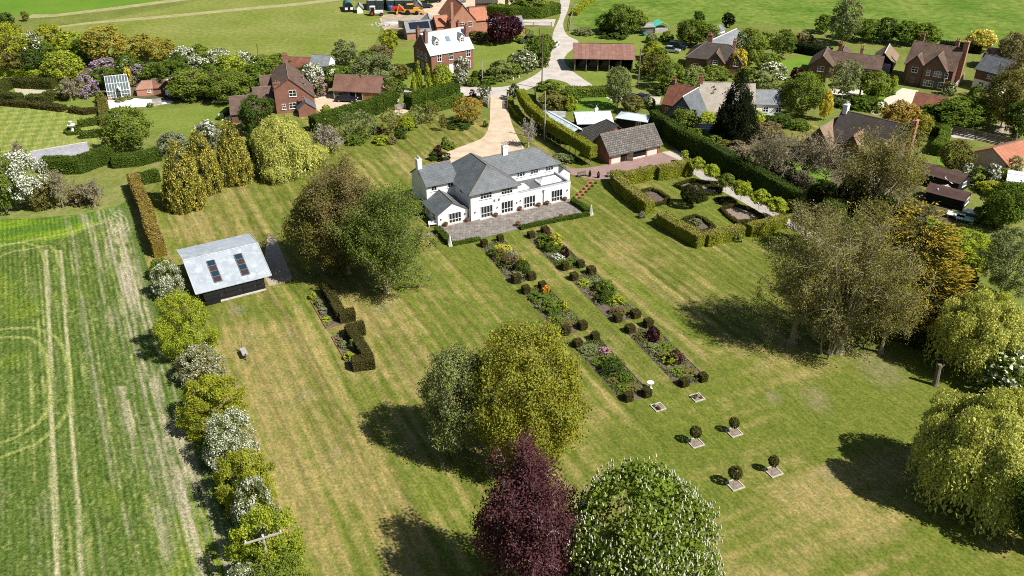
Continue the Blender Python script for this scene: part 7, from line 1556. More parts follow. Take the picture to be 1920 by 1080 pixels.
SHR = [
 (162, 180, 138, 46, 'sage', 'lilac bush in flower nearest the yew enclosure', 'lilac_blossom', .5), (196, 142, 110, 54, 'sage', 'large lilac in full flower behind the greenhouse', 'lilac_blossom', .55), (176, 166, 136, 34, 'green', 'dark green bush between the two big lilacs', None, 0), (258, 158, 120, 40, 'sage', 'lilac in flower right of the greenhouse', 'lilac_blossom', .35), (286, 148, 118, 36, 'sage', 'paler lilac at the back of the garden', 'lilac_blossom', .3), (232, 138, 108, 30, 'sage', 'white-flowering shrub beside the large lilac', 'white_blossom', .45), (240, 162, 124, 16, 'yellow', 'yellow shrub between the lilacs', None, 0),
 (122, 182, 152, 34, 'pale', 'grey-stemmed old apple at the corner of the yew enclosure', None, 0), (115, 186, 168, 28, 'mid', 'round green bush in front of the old apple', None, 0), (187, 192, 172, 18, 'mid', 'clipped green bush left of the greenhouse', None, 0), (281, 200, 192, 12, 'mid', 'round clipped ball at the edge of the patio', None, 0), (225, 190, 181, 18, 'pale', 'small planted clump at the foot of the greenhouse, left', None, 0), (240, 186, 178, 16, 'pale', 'small planted clump at the foot of the greenhouse, right', None, 0),
 (75, 390, 340, 50, 'olive', 'dark olive bush between the white hawthorn and the straw thicket', None, 0), (150, 378, 345, 60, 'tan', 'tangle of brown brambles on the rough verge', None, 0),
 (592, 178, 142, 42, 'sage', 'pinkish flowering shrub below the white-flowering tree', 'pink_flower', .2), (611, 208, 196, 16, 'lime', 'clipped green bush by the brick house door', None, 0), (616, 214, 203, 16, 'lime', 'second clipped green bush by the brick house door', None, 0), (580, 145, 118, 44, 'green', 'green bush behind the brick house dormers', None, 0), (545, 138, 112, 44, 'green', 'green bush under the mossy red roof', None, 0),
 (868, 158, 134, 22, 'silver', 'pale flowering shrub by the lane', 'white_blossom', .3), (884, 160, 145, 24, 'green', 'clipped green dome by the lane', None, 0), (891, 144, 132, 13, 'deep', 'small clipped dark bush by the house lawn', None, 0), (903, 150, 130, 13, 'dark', 'dark upright clipped bush by the lane pole', None, 0), (915, 144, 130, 12, 'deep', 'dark round bush behind the lane pole', None, 0), (918, 155, 142, 34, 'green', 'spreading green bush on the lane bank', None, 0), (940, 146, 112, 48, 'pale', 'large pale green bush on the house lawn', None, 0), (960, 142, 118, 40, 'mid', 'green bush at the corner of the lane', None, 0),
 (985, 132, 92, 52, 'sage', 'pale flowering shrub along the lane below the green car', 'white_blossom', .2), (1012, 124, 76, 44, 'green', 'green shrub beside the white car', None, 0), (1000, 100, 66, 34, 'mid', 'green shrub behind the green car', None, 0), (1022, 90, 68, 26, 'green', 'dark shrub at the lane edge', None, 0), (968, 122, 98, 34, 'mid', 'mid green shrub on the house lawn by the lane', None, 0),
 (900, 78, 60, 40, 'brown', 'dark brown shrubbery under the purple-leaved trees, left', None, 0), (975, 78, 66, 18, 'yg', 'yellow-green shrub by the green car', None, 0), (836, 26, 14, 20, 'olive', 'olive bush by the yard', None, 0),
 (1225, 112, 78, 46, 'yg', 'yellow-green bush at the right end of the open barn', None, 0), (1238, 118, 90, 40, 'mid', 'green bush below the parked cars', None, 0), (1210, 136, 100, 34, 'olive', 'olive scrub at the corner of the open barn', None, 0), (1222, 80, 62, 22, 'sage', 'pale bush by the green-covered frame', None, 0), (1250, 76, 58, 26, 'green', 'green bush near the turquoise roof', None, 0),
 (1095, 64, 50, 40, 'sage', 'scrubby bush at the left of the pasture clump', None, 0), (1150, 68, 54, 60, 'deep', 'dark scrub in front of the pasture clump', None, 0), (1288, 74, 56, 16, 'red', 'red-brown bush under the wide green tree', None, 0),
 (1035, 202, 168, 60, 'olive', 'olive bush by the shed yard entrance', None, 0), (1070, 206, 180, 26, 'yg', 'yellow-green bush on the little bright lawn', None, 0), (1032, 168, 148, 50, 'mid', 'green bank of bushes on the road island', None, 0), (1066, 190, 166, 50, 'green', 'green hedge bush below the road fork', None, 0), (1218, 202, 182, 22, 'mid', 'leafy bush by the parked cars at the cottage', None, 0),
 (1320, 232, 208, 52, 'lime', 'bright vine-covered mound in the cottage garden', None, 0), (1310, 260, 240, 40, 'mid', 'green bush beside the low greenhouse', None, 0), (1340, 270, 252, 40, 'mid', 'green bush in front of the low greenhouse', None, 0), (1296, 252, 234, 24, 'green', 'dark green bush left of the low greenhouse', None, 0), (1400, 265, 232, 50, 'straw', 'straw-coloured bush below the black conifer', None, 0), (1440, 255, 226, 60, 'tan', 'brown bush below the slate cottage', None, 0), (1462, 232, 212, 60, 'deep', 'dark bushes in front of the slate cottage', None, 0),
 (1618, 204, 184, 44, 'green', 'dark clipped bush at the end of the long brown roof', None, 0), (1650, 210, 186, 30, 'mid', 'green bush beside the cream drive entrance', None, 0), (1780, 178, 152, 26, 'sage', 'pale shrub at the corner of the dark brick house', None, 0), (1736, 240, 214, 60, 'deep', 'dark shrubbery below the tiled garage', None, 0), (1830, 196, 160, 36, 'green', 'green shrub by the half-timbered cottage', None, 0), (1560, 124, 96, 20, 'mid', 'green bush behind the L-shaped brick house', None, 0), (1475, 86, 60, 40, 'olive', 'brown scrub at the pasture edge', None, 0), (1510, 78, 58, 34, 'tan', 'brushwood heap at the pasture edge', None, 0),
 (1812, 338, 306, 30, 'silver', 'silver-leaved shrub in the allotment', 'white_blossom', .3), (1836, 344, 312, 40, 'mid', 'green shrub in the allotment', None, 0), (1862, 346, 306, 34, 'silver', 'white-flowering shrub in the allotment', 'white_blossom', .4), (1862, 362, 338, 60, 'yg', 'yellow-green row of shrubs behind the boarded shed', None, 0), (1884, 340, 314, 30, 'lime', 'bright green shrub near the white cabin', None, 0), (1790, 345, 318, 34, 'sage', 'grey shrub behind the shed cluster', None, 0), (1775, 335, 316, 30, 'lilac', 'pinkish bare shrub behind the shed cluster', 'pink_flower', .2),
 (1620, 350, 322, 40, 'twig', 'twiggy grey bush in the wild garden', None, 0), (1500, 362, 318, 56, 'twig', 'twiggy grey bush on the hedge side of the wild garden', None, 0), (1545, 372, 338, 60, 'deep', 'dark ivy mound in the wild garden', None, 0), (1470, 345, 300, 60, 'dark', 'dark mound beside the tall boundary hedge', None, 0), (1660, 380, 346, 60, 'deep', 'dark green mound below the bare trees', None, 0), (1700, 400, 366, 50, 'olive', 'olive mound at the bottom of the wild garden', None, 0), (1590, 450, 412, 60, 'deep', 'dark thicket behind the budding trees', None, 0), (1640, 500, 450, 70, 'dark', 'black-green thicket in the shade of the budding trees', None, 0), (1560, 560, 500, 80, 'dark', 'dark undergrowth between the two budding trees', None, 0), (1800, 600, 560, 40, 'deep', 'dark undergrowth beside the orange-gold conifer', None, 0), (1740, 640, 596, 90, 'deep', 'dark undergrowth below the orange-gold conifer', None, 0),
 (1385, 300, 262, 60, 'straw', 'straw-coloured scrub behind the boundary hedge', None, 0), (1360, 288, 262, 40, 'olive', 'olive scrub behind the boundary hedge', None, 0), (1425, 310, 278, 50, 'green', 'green scrub behind the boundary hedge', None, 0),
 (1500, 240, 222, 44, 'green', 'green bush at the left end of the long brown roof', None, 0), (1470, 180, 158, 40, 'deep', 'dark bush behind the slate cottage', None, 0), (1660, 176, 160, 40, 'green', 'green bush between the double garage and the cream drive', None, 0), (1585, 200, 186, 40, 'deep', 'dark bush under the pale birch', None, 0), (1710, 268, 240, 50, 'olive', 'olive bush at the foot of the golden tree', None, 0), (1345, 178, 152, 50, 'pale', 'pale green bush behind the thatch', None, 0), (1240, 176, 158, 34, 'deep', 'dark bush at the foot of the utility pole by the open barn', None, 0), (1800, 205, 180, 40, 'green', 'dark green bush by the pale timber fence', None, 0), (1410, 255, 236, 40, 'mid', 'green bush at the foot of the black conifer', None, 0), (1350, 250, 230, 36, 'deep', 'dark bush right of the low greenhouse', None, 0), (1860, 420, 380, 60, 'green', 'green bush in front of the dark tree by the shed cluster', None, 0), (1880, 470, 436, 70, 'sage', 'grey-green bush below the dark tree at the right edge', None, 0), (1770, 440, 418, 40, 'mid', 'green bush on the bright grass below the sheds', None, 0),
]
PAL['red'] = (0.20, 0.07, 0.04)
for u, vb, vt, w, c, lb, fl, sh in SHR: tree('bush' if w > 24 else 'cushion', u, vb, vt, w, c, lb, 'shrub', name='shrub', second=fl, share=sh)

# bare and budding trees of the wild garden on the right
for a in ((172, 388, 334, 50, 'straw-coloured bare bush at the end of the rough verge', 'straw', 250, 2), (108, 390, 312, 64, 'straw-coloured bare thicket beside the white hawthorn', 'straw', 500, 3), (1445, 345, 240, 110, 'leafless spreading tree beside the slate cottage garden', 'straw', 1600, 4), (1512, 345, 246, 110, 'leafless grey tree with a forked trunk over the small lawn', 'straw', 1000, 4), (1556, 350, 250, 110, 'leafless grey tree in front of the long brown roof', 'straw', 900, 4), (1655, 405, 226, 170, 'budding olive-brown tree hiding the right half of the long brown roof', 'bud', 12000, 5), (1702, 385, 290, 76, 'budding olive tree beside the shed cluster', 'bud', 4000, 4), (1895, 190, 96, 60, 'leafless brown tree at the far right edge', 'tan', 900, 3), (32, 318, 262, 34, 'leafless grey tree behind the white hawthorn on the left', 'straw', 300, 3), (128, 190, 140, 40, 'old leafless fruit tree behind the round green bush', 'straw', 300, 3)):
    bare_tree(*a[:5], leafcol=a[5], nleaf=a[6], levels=a[7], leaf=0.24, seed=int(a[0]))

# ------------------------------------------------------------------ hedges
for pts, w, h, c, lb in (
 ([(-40, 139), (30, 142), (78, 148)], 2.2, 1.8, 'lime', 'bright yellow-green hedge at the left edge'),
 ([(26, 162), (64, 164), (104, 166)], 2.6, 2.0, 'encl', 'back wall of the dark yew enclosure'), ([(-60, 172), (0, 174), (22, 162)], 2.6, 2.0, 'encl', 'left wall of the dark yew enclosure'), ([(-60, 188), (0, 190), (42, 193)], 2.2, 1.9, 'encl', 'front wall of the dark yew enclosure, left of its opening'), ([(56, 194), (84, 195), (104, 184)], 2.2, 1.9, 'encl', 'front wall of the dark yew enclosure, right of its opening'),
 ([(-60, 193), (0, 196), (60, 201), (122, 208)], 1.8, 1.1, 'box', 'long low dark hedge along the top of the striped lawn'), ([(133, 210), (160, 214), (190, 210)], 1.4, 1.1, 'box', 'short low dark hedge at the end of the striped lawn'), ([(193, 192), (195, 206), (197, 224), (198, 236)], 1.8, 1.4, 'olive', 'clipped olive-topped hedge along the pale patio'), ([(148, 238), (170, 235), (194, 230)], 1.3, 1.3, 'hedge', 'short clipped hedge beside the fountain, upper one'), ([(152, 259), (176, 257), (200, 253)], 1.3, 1.3, 'hedge', 'short clipped hedge beside the fountain, lower one'),
 ([(410, 226), (420, 220), (438, 208)], 0.8, 0.8, 'hedge', 'low hedge beside the white steps'),
 ([(918, 28), (960, 32), (1010, 32), (1042, 24)], 4.0, 3.0, 'green', 'dark hedge along the side lane at the top'), ([(1076, 30), (1096, 10), (1120, -4)], 2.0, 1.2, 'yg', 'low yellow-green hedge at the pasture corner'),
 ([(872, 70), (905, 74), (960, 78)], 2.0, 1.8, 'brown', 'brown hedge behind the pale-roofed house'), ([(1060, 180), (1100, 180), (1148, 178)], 2.4, 1.9, 'mid', 'green hedge below the fork in the road'), ([(1470, 92), (1530, 104), (1556, 108)], 2.5, 2.2, 'dark', 'dark hedge behind the L-shaped brick house'), ([(1595, 200), (1620, 200), (1636, 192)], 2, 1.8, 'hedge', 'clipped hedge beside the cream drive'), ([(1706, 240), (1740, 250), (1772, 256)], 2.2, 2.0, 'hedge', 'hedge at the end of the track garden'), ([(1770, 250), (1766, 275), (1752, 292)], 1.8, 2.2, 'green', 'green hedge on the corner of the track'), ([(1760, 92), (1800, 96), (1838, 100)], 2.5, 2.0, 'dark', 'dark hedge under the pale yellow shrub-tree'), ([(1640, 520), (1680, 560), (1700, 600)], 3, 2, 'dark', 'dark hedge in the shade behind the largest budding tree')):
    hedge(pts, w, h, c, lb, ls=0.28)

# ------------------------------------------------------------------ fences, gates, poles
def fence(pts, lb, rails=3, h=1.2, m='wood_grey', step=2.4, name='fence', board=None):
    g = [P(*p) for p in pts]; c = Vector((sum(p[0] for p in g)/len(g), sum(p[1] for p in g)/len(g))); root = empty(name, (c.x, c.y), 0, lb, 'fence')
    for a, b_ in zip(g[:-1], g[1:]):
        A = Vector(a)-c; B = Vector(b_)-c; d = B-A; n = max(1, int(d.length/step)); ang = math.atan2(d.y, d.x)
        for k in range(n+1):
            q = A+d*k/n; pm = MB(); pm.obox((q.x, q.y, h/2), (.14, .14, h), ang); pm.build('post', m, root)
        for k in range(rails):
            z = h*(k+.6)/rails; mid = (A+B)/2; rm = MB(); rm.obox((mid.x, mid.y, z), (d.length, .05, board or .13), ang); rm.build('rail', m, root)
    return root
fence([(902, 184), (914, 200)], 'white wooden fence panel left of the drive gateway', 4, 1.4, 'wood_grey', 2.2, board=.2); fence([(955, 186), (968, 186)], 'dark wooden fence panel right of the drive gateway', 4, 1.4, 'wood_post', 1.6, board=.16)
for u, v, lb in ((918, 181, 'pale gate post on the left of the drive gateway'), (951.5, 181, 'pale gate post on the right of the drive gateway')):
    x, y = P(u, v); t = empty('gate_post', (x, y), 0, lb, 'gate post', 'gate posts of the drive'); m = MB(); m.box(-.2, -.2, 0, .2, .2, 1.6); m.build('post', 'stone', t); m = MB(); m.lathe([(.24, 0), (.26, .08), (.02, .3)], 4, (0, 0, 1.6)); m.build('cap', 'stone_white', t)
def gate(A, B, lb, h=1.3, m='wood_grey'):
    a, b_ = P(*A), P(*B); t = empty('gate', a, math.atan2(b_[1]-a[1], b_[0]-a[0]), lb, 'gate'); L = dist2(a, b_)
    for x in (0, L): q = MB(); q.box(x-.08, -.08, 0, x+.08, .08, h); q.build('stile', m, t)
    for k in range(5): q = MB(); q.box(.08, -.03, .2+k*(h-.3)/4, L-.08, .03, .32+k*(h-.3)/4); q.build('bar', m, t)
gate((917.5, 186), (915.5, 202), 'open wooden gate folded back on the left of the drive', 1.4); gate((952, 186), (951, 205), 'open wooden gate folded back on the right of the drive', 1.4, 'wood_post'); gate((741, 207), (760, 204), 'wooden five-barred gate at the gravel yard', 1.2)
fence([(965, 49), (1000, 50), (1034, 50)], 'dark rail fence along the side lane junction', 2, 1.3, 'wood_post', 3.0)
fence([(1068, 58), (1070, 40), (1077, 16), (1100, 8)], 'post and rail fence along the pasture corner', 2, 1.2, 'wood_grey', 3.0); fence([(1068, 58), (1083, 58)], 'short wooden gate fence at the pasture corner', 3, 1.3, 'wood_grey', 2.0)
fence([(1783, 252), (1806, 256), (1828, 261), (1850, 266), (1870, 271), (1893, 277)], 'dark panel fence with trellis along the track', 6, 1.8, 'wood_post', 3.0, board=.2); fence([(1783, 252), (1772, 272), (1758, 290)], 'pale board fence round the corner of the track garden', 3, 1.5, 'wood_grey', 2.5, board=.3)
fence([(740, 68), (765, 66), (778, 66)], 'weathered pinkish fence left of the pale-roofed house', 5, 1.7, 'wood_post', 2.5, board=.3); fence([(748, 52), (767, 54)], 'tall golden board fence beside the low wooden shed', 7, 2.0, 'oak_boards', 2.5, board=.28)
fence([(985, 62), (1000, 68)], 'wooden lattice fence behind the green car', 4, 1.4, 'oak_boards', 1.5); fence([(1190, 192), (1214, 200)], 'grey board fence beside the cottage car park', 5, 1.5, 'wood_post', 2.0, board=.25)
fence([(1003, 178), (1006, 205), (1018, 216)], 'tall dark board fence at the shed yard', 6, 2.0, 'wood_post', 2.0, board=.3); fence([(1560, 196), (1590, 204)], 'pale timber pergola rail beside the long brown roof', 2, 2.0, 'wood_grey', 2.5)
pass
fence([(1783, 176), (1806, 150)], 'pale timber fence beside the dark brick house', 6, 1.7, 'wood_grey', 2.0, board=.3)
def pole(u, vb, vt, lb, arm=None, m='wood_grey', r=0.13, arm_rz=0.35):
    x, y = P(u, vb); h = HT(u, vb, vt); t = empty('utility_pole', (x, y), arm_rz, lb, 'utility pole'); q = MB(); q.tube((0, 0, 0), (0, 0, h), r*1.25, r*.85, 8); q.build('pole', m, t)
    if arm:
        q = MB(); q.obox((0, -.12, h-.25), (arm, .12, .14)); q.tube((-.6, -.06, h-.3), (0, -.06, h-.9), .03, .03, 4); q.tube((.6, -.06, h-.3), (0, -.06, h-.9), .03, .03, 4); q.build('crossarm', m, t)
        for s in (-arm*.46, 0, arm*.46): q = MB(); q.lathe([(.05, 0), (.08, .1), (.05, .2), (.02, .3)], 6, (s, -.12, h-.17)); q.build('insulator', 'stone_white', t)
pole(515, 1118, 1003, 'utility pole with a long crossarm standing in the field hedgerow', 3.1, 'wood_grey', .14, .42); pole(233, 268, 225, 'pale utility pole with a crossarm in front of the full green garden tree', 2.8, 'stone', .13, .25)
pole(1016, 166, 62, 'tall dark utility pole at the road junction', None, 'wood_post'); pole(1021, 262, 172, 'grey utility pole rising from the pleached hedge', None, 'wood_grey'); pole(1196, 164, 91, 'utility pole beside the open barn', None, 'wood_post', .16); pole(905, 155, 112, 'thin utility pole by the lane', None, 'wood_grey', .1); pole(487, 122, 82, 'dark utility pole at the edge of the meadow', None, 'wood_post', .12); pole(1898, 282, 250, 'dark utility pole by the track at the right edge', None, 'wood_post', .2); pole(1612, 178, 144, 'wooden utility pole in front of the L-shaped brick house', None, 'wood_post', .15); pole(1011, 118, 52, 'dark utility pole on the lane verge below the green car', None, 'wood_post')
# ------------------------------------------------------------------ vehicles
def car(u, v, rz, col, lb, kind='car', L=4.5, Wd=1.8, H=1.45):
    x, y = P(u, v); t = empty('parked_car', (x, y), rz, lb, 'car'); hw = Wd/2
    prof = [(-L/2, .35), (-L/2, .75), (-L/2+.15, .92), (-L*.22, .95), (L*.2, .92), (L/2-.2, .80), (L/2, .62), (L/2, .35)] if kind == 'car' else [(-L/2, .4), (-L/2, 1.0), (-L*.3, 1.05), (L*.22, 1.02), (L/2-.15, .95), (L/2, .8), (L/2, .4)]
    m = MB(); n = len(prof)
    def ext(prof, hw, hw2, mi=0):
        i = len(m.v); k = len(prof); m.v.extend([(a, -w_, z) for (a, z), w_ in zip(prof, hw2)]); m.v.extend([(a, w_, z) for (a, z), w_ in zip(prof, hw2)])
        m.f.append([i+j for j in range(k)]); m.m.append(mi); m.f.append([i+k+j for j in reversed(range(k))]); m.m.append(mi)
        for j in range(k): q = (j+1) % k; m.f.append([i+j, i+k+j, i+k+q, i+q]); m.m.append(mi)
    ext(prof, hw, [hw*.96]*n)
    b = m.build('body', 'car_paint', t, smooth=False); b.color = col+(1,)
    m = MB(); roof = [(-L*.36, .9), (-L*.27, H-.05), (-L*.1, H), (L*.06, H-.03), (L*.21, .9)] if kind == 'car' else [(-L*.48, 1.0), (-L*.46, H-.05), (-L*.2, H), (L*.05, H-.02), (L*.2, 1.0)]
    ext(roof, hw, [hw*.92, hw*.76, hw*.76, hw*.76, hw*.9]); m.build('windows', 'window_glass', t)
    m = MB(); r0, r1 = roof[1], roof[3]; m.box(r0[0]+.1, -hw*.72, H-.06, r1[0]-.08, hw*.72, H+.02); o = m.build('roof', 'car_paint', t); o.color = col+(1,)
    for sx in (-L*.31, L*.31):
        for sy in (-hw+.08, hw-.08): m = MB(); m.tube((sx, sy-.11, .33), (sx, sy+.11, .33), .33, .33, 12); w = m.build('wheel', 'tyre', t); m = MB(); e = -.12 if sy < 0 else .12; m.tube((sx, sy+e-.01, .33), (sx, sy+e+.01, .33), .2, .2, 10); m.build('rim', 'steel', w)
    for sy in (-hw*.7, hw*.7): m = MB(); m.obox((L/2-.04, sy, .68), (.14, .3, .14)); m.build('headlight', 'stone_white', t); m = MB(); m.obox((-L/2+.02, sy, .75), (.08, .25, .16)); m.build('tail_light', 'red_paint', t)
    return t
car(650, 190, -0.12, (.012, .013, .016), 'black saloon car on the gravel yard in front of the cart lodge', L=4.8)
car(1258, 98, -0.35, (.32, .34, .36), 'silver estate car parked beside a dark off-roader', L=4.7, H=1.6); car(1270, 92, -0.35, (.015, .022, .04), 'dark blue off-roader parked behind a silver car', 'suv', 4.7, 1.9, 1.9)
car(989, 80, math.pi+0.35, (.05, .075, .06), 'dark green off-roader half hidden by shrubs beside the lane', 'suv', 4.6, 1.85, 1.85); car(1039, 87, 1.25, (.75, .75, .75), 'white car parked at the edge of the lane'); car(798, 15, 0.4, (.015, .015, .017), 'black car in the top yard by the grey metal shed'); car(812, 4, 0.1, (.012, .012, .013), 'black van at the top edge of the picture', 'suv', 5.2, 2.0, 2.1); car(861, 4, 0.1, (.25, .27, .29), 'grey car beside the stable block at the top edge')
car(1186, 187, 0.9, (.03, .035, .045), 'dark car parked left of two by the brick cottage'); car(1204, 187, 0.9, (.02, .025, .04), 'dark blue car parked right of two by the brick cottage')
# white tractor
x, y = P(706, 29); t = empty('tractor', (x, y), 0.05, 'white tractor with red wheels parked on the meadow edge', 'tractor'); m = MB(); m.box(-.3, -.4, .7, 2.0, .4, 1.5); m.build('bonnet', 'white_paint', t)
m = MB(); m.box(-1.8, -.7, .8, -.3, .7, 1.3); m.box(-1.8, -.75, 2.5, -.25, .75, 2.65); [m.box(a-.05, c-.05, 1.3, a+.05, c+.05, 2.5) for a in (-1.7, -.35) for c in (-.65, .65)]; m.build('cab', 'white_paint', t); m = MB(); m.box(-1.68, -.62, 1.3, -.4, .62, 2.5); m.build('cab_glass', 'window_glass', t)
for a, r in ((-1.2, .78), (1.5, .5)):
    for s in (-.85, .85): m = MB(); m.tube((a, s-.2, r), (a, s+.2, r), r, r, 14); w = m.build('wheel', 'tyre', t); m = MB(); m.tube((a, s-.22, r), (a, s+.22, r), r*.5, r*.5, 10); m.build('rim', 'red_paint', w)
# yellow digger
x, y = P(772, 27); t = empty('digger', (x, y), 0.1, 'yellow backhoe digger in the yard with its arm folded', 'digger'); m = MB(); m.box(-2.2, -.9, .9, 2.2, .9, 1.6); m.box(.6, -.5, 1.6, 2.3, .5, 2.0); m.build('chassis', 'yellow_paint', t)
m = MB(); m.box(-1.2, -.8, 1.6, .5, .8, 2.9); m.build('cab', 'window_glass', t); m = MB(); m.box(-1.3, -.85, 2.9, .6, .85, 3.02); m.build('cab_roof', 'yellow_paint', t)
m = MB(); m.tube((-2.1, 0, 1.3), (-3.6, 0, 3.0), .2, .16, 6); m.tube((-3.6, 0, 3.0), (-4.2, 0, .9), .16, .13, 6); m.build('boom', 'yellow_paint', t); m = MB(); m.box(-4.6, -.45, .2, -4.0, .45, .9); m.build('bucket', 'yellow_paint', t); m = MB(); m.tube((2.2, -.6, 1.3), (3.2, -.6, .7), .12, .12, 6); m.tube((2.2, .6, 1.3), (3.2, .6, .7), .12, .12, 6); m.box(3.1, -1.1, .2, 3.7, 1.1, 1.0); m.build('front_loader', 'yellow_paint', t)
for a, r in ((-1.2, .75), (1.5, .6)):
    for s in (-.95, .95): m = MB(); m.tube((a, s-.22, r), (a, s+.22, r), r, r, 14); m.build('wheel', 'tyre', t)
# red trailer, tank, boat, props
x, y = P(746, 25); t = empty('farm_trailer', (x, y), 0.05, 'red farm trailer between the white tractor and the yellow digger', 'trailer'); m = MB(); m.box(-1.8, -.9, .8, 1.8, .9, 1.9); m.build('body', 'red_paint', t); m = MB(); m.tube((1.8, 0, .75), (2.9, 0, .6), .06, .06, 5); m.build('drawbar', 'steel', t)
for s in (-.8, .8): m = MB(); m.tube((-.3, s-.15, .45), (-.3, s+.15, .45), .45, .45, 12); m.build('wheel', 'tyre', t)
x, y = P(733, 20); t = empty('water_tank', (x, y), 0.0, 'blue plastic tank in front of the canvas shelters', 'tank'); m = MB(); m.lathe([(.9, 0), (.95, .2), (.95, 1.2), (.7, 1.5), (.2, 1.6)], 14); m.build('tank', 'blue_plastic', t); m = MB(); m.lathe([(.25, 0), (.25, .15)], 10, (0, 0, 1.58)); m.build('lid', 'dark', t)
x, y = P(733, 45); t = empty('boat', (x, y), 0.12, 'upturned pale boat lying on the rough ground by the board fence', 'boat'); m = MB(); n = 10
for k in range(n):
    a, b_ = -2.4+4.8*k/n, -2.4+4.8*(k+1)/n
    for j in range(6):
        def pt(x_, j_): q = math.sqrt(max(0, 1-(x_/2.45)**2)); th = math.pi*j_/6; return (x_, .85*q*math.cos(th), .75*q**.5*math.sin(th))
        m.face([pt(a, j), pt(b_, j), pt(b_, j+1), pt(a, j+1)])
m.build('hull', 'lead_pale', t); m = MB(); m.obox((0, 0, .76), (4.2, .06, .08)); m.build('keel', 'wood_grey', t)
x, y = P(788, 53); t = empty('covered_stack', (x, y), .1, 'stack under a white sheet beside the timber cabin', 'covered stack'); m = MB(); m.obox((0, 0, .5), (2.6, 1.4, 1.0)); m.build('stack', 'wood_post', t); m = MB(); m.shell([[(-1.4, -.8, .95), (0, -.8, 1.12), (0, .8, 1.12), (-1.4, .8, .95)][::-1][::-1], [(0, -.8, 1.12), (1.4, -.8, .95), (1.4, .8, .95), (0, .8, 1.12)]], .2); m.build('sheet', 'white_paint', t)
x, y = P(712, 47); m = MB(); [m.obox((RNG.normal()*1.2, RNG.normal()*.7, .15), (1.4*RNG.random()+.3, .5, .3), RNG.random()*3) for _ in range(12)]; t = m.build('rubble_heap', 'stone'); t.location = (x, y, 0); tag(t, 'low heap of pale rubble at the edge of the yard', 'rubble')
x, y = P(1236, 59); t = empty('fruit_cage', (x, y), .3, 'frame with bright turquoise cover at the pasture edge', 'frame tent'); m = MB(); m.shell([[(-2.2, -1.6, 1.8), (0, -1.6, 2.9), (0, 2, 2.9), (-2.2, 2, 1.8)][::-1], [(2.2, -1.6, 1.8), (0, -1.6, 2.9), (0, 2, 2.9), (2.2, 2, 1.8)]], .05); m.build('cover', 'green_plastic', t)
m = MB(); [m.tube((a, c, 0), (a, c, 1.8), .07, .07, 5) for a in (-2.1, 2.1) for c in (-1.5, 1.9)]; m.build('frame', 'wood_grey', t); m = MB(); m.box(-1.9, -1.4, 0, 1.9, 1.7, 1.2); m.build('stored_boards', 'wood_grey', t)
x, y = P(1212, 62); t = empty('garden_hut', (x, y), .1, 'grey weathered hut left of the turquoise-covered frame', 'hut'); m = MB(); m.box(-1.6, -1.2, 0, 1.6, 1.2, 2.0); m.build('wall', 'grey_boards', t); m = MB(); m.shell([[(-1.9, -1.5, 1.95), (1.9, -1.5, 1.95), (1.9, 1.5, 2.5), (-1.9, 1.5, 2.5)]], .08); m.build('roof', 'felt_grey', t)
x, y = P(1207, 67); t = empty('water_butt', (x, y), 0, 'teal water butt in front of the weathered hut', 'water butt'); m = MB(); m.lathe([(.55, 0), (.7, .6), (.6, 1.3)], 12); m.build('barrel', 'teal_canvas', t); m = MB(); m.lathe([(.63, 1.3), (.6, 1.38)], 12); m.build('lid', 'dark', t)
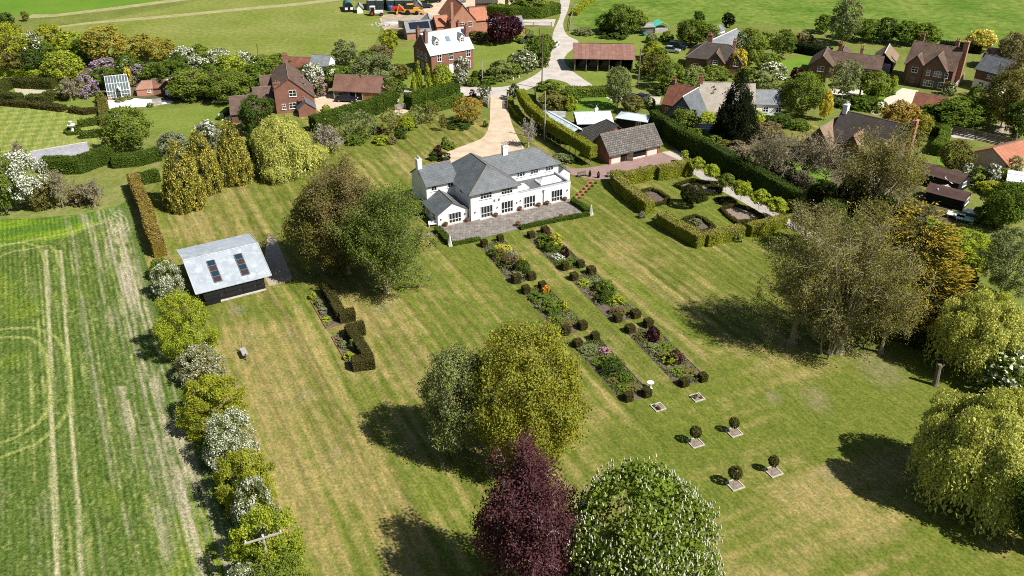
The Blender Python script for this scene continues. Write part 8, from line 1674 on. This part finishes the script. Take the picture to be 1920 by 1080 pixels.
# fountain on the striped lawn
x, y = P(137, 248); t = empty('fountain', (x, y), 0, 'pale stone fountain inside a ring of box on the striped lawn', 'fountain'); m = MB(); m.lathe([(.9, 0), (.95, .25), (.3, .35), (.22, 1.2), (.7, 1.45), (.75, 1.6), (.2, 1.55)], 14); m.build('basin', 'stone_white', t); m = MB(); m.lathe([(.12, 1.5), (.1, 2.0), (.35, 2.15), (.38, 2.25), (.05, 2.2)], 12); m.build('bowl', 'stone_white', t)
hedge([(125, 249), (131, 245), (143, 244), (149, 248), (145, 252), (131, 253)], .9, .6, 'hedge', 'low clipped box ring round the fountain', ls=.3, closed=True)
for u, v, lb in ((291, 196, 'wicker chair at the edge of the pale patio, left one'), (299, 195, 'wicker chair at the edge of the pale patio, right one')):
    x, y = P(u, v); t = empty('garden_chair', (x, y), .3, lb, 'chair'); m = MB(); m.box(-.5, -.5, .0, .5, .5, .45); m.build('seat', 'wood_grey', t); m = MB(); m.box(-.5, .35, .45, .5, .5, 1.1); m.build('backrest', 'wood_grey', t)
for u, v, lb in ((1791, 409, 'white sheet-covered bench in front of the maroon-roofed sheds'), (1822, 404, 'white garden table by the porch rail of the front shed'), (1808, 416, 'pale green sheeted frame in front of the porch rail')):
    x, y = P(u, v); t = empty('garden_table', (x, y), -.6, lb, 'table'); m = MB(); m.box(-1.3, -.8, .6, 1.3, .8, .72); m.build('top', 'white_paint' if 'green' not in lb else M_plain('pale_green', (.35, .52, .45), .7), t)
    for a in (-1.1, 1.1):
        for c in (-.6, .6): m = MB(); m.box(a-.05, c-.05, 0, a+.05, c+.05, .6); m.build('leg', 'wood_grey', t)
for u, v in ((893, 160), (910, 152), (973, 146), (962, 150)):
    x, y = P(u, v); m = MB(); m.tube((0, 0, 0), (0, 0, .6), .14, .12, 8); m.lathe([(.13, .6), (.09, .68), (.0, .72)], 8); t = m.build('verge_marker', 'stone_white'); t.location = (x, y, 0); tag(t, 'short white marker post on the lane verge', 'marker post', 'white marker posts along the lane verge')
x, y = P(1160, 66); t = empty('clothes_post', (x, y), 0, 'thin pale post in the scrub in front of the pasture trees', 'post'); m = MB(); m.tube((0, 0, 0), (0, 0, 2.4), .06, .05, 6); m.build('shaft', 'stone_white', t)
x, y = P(1640, 342); t = empty('garden_table', (x, y), .2, 'cream patio table among the bare trees of the wild garden', 'table'); m = MB(); m.lathe([(1.1, .68), (1.1, .76)], 14); m.build('top', 'stone_white', t); m = MB(); m.tube((0, 0, 0), (0, 0, .7), .1, .1, 8); m.build('leg', 'wood_grey', t)
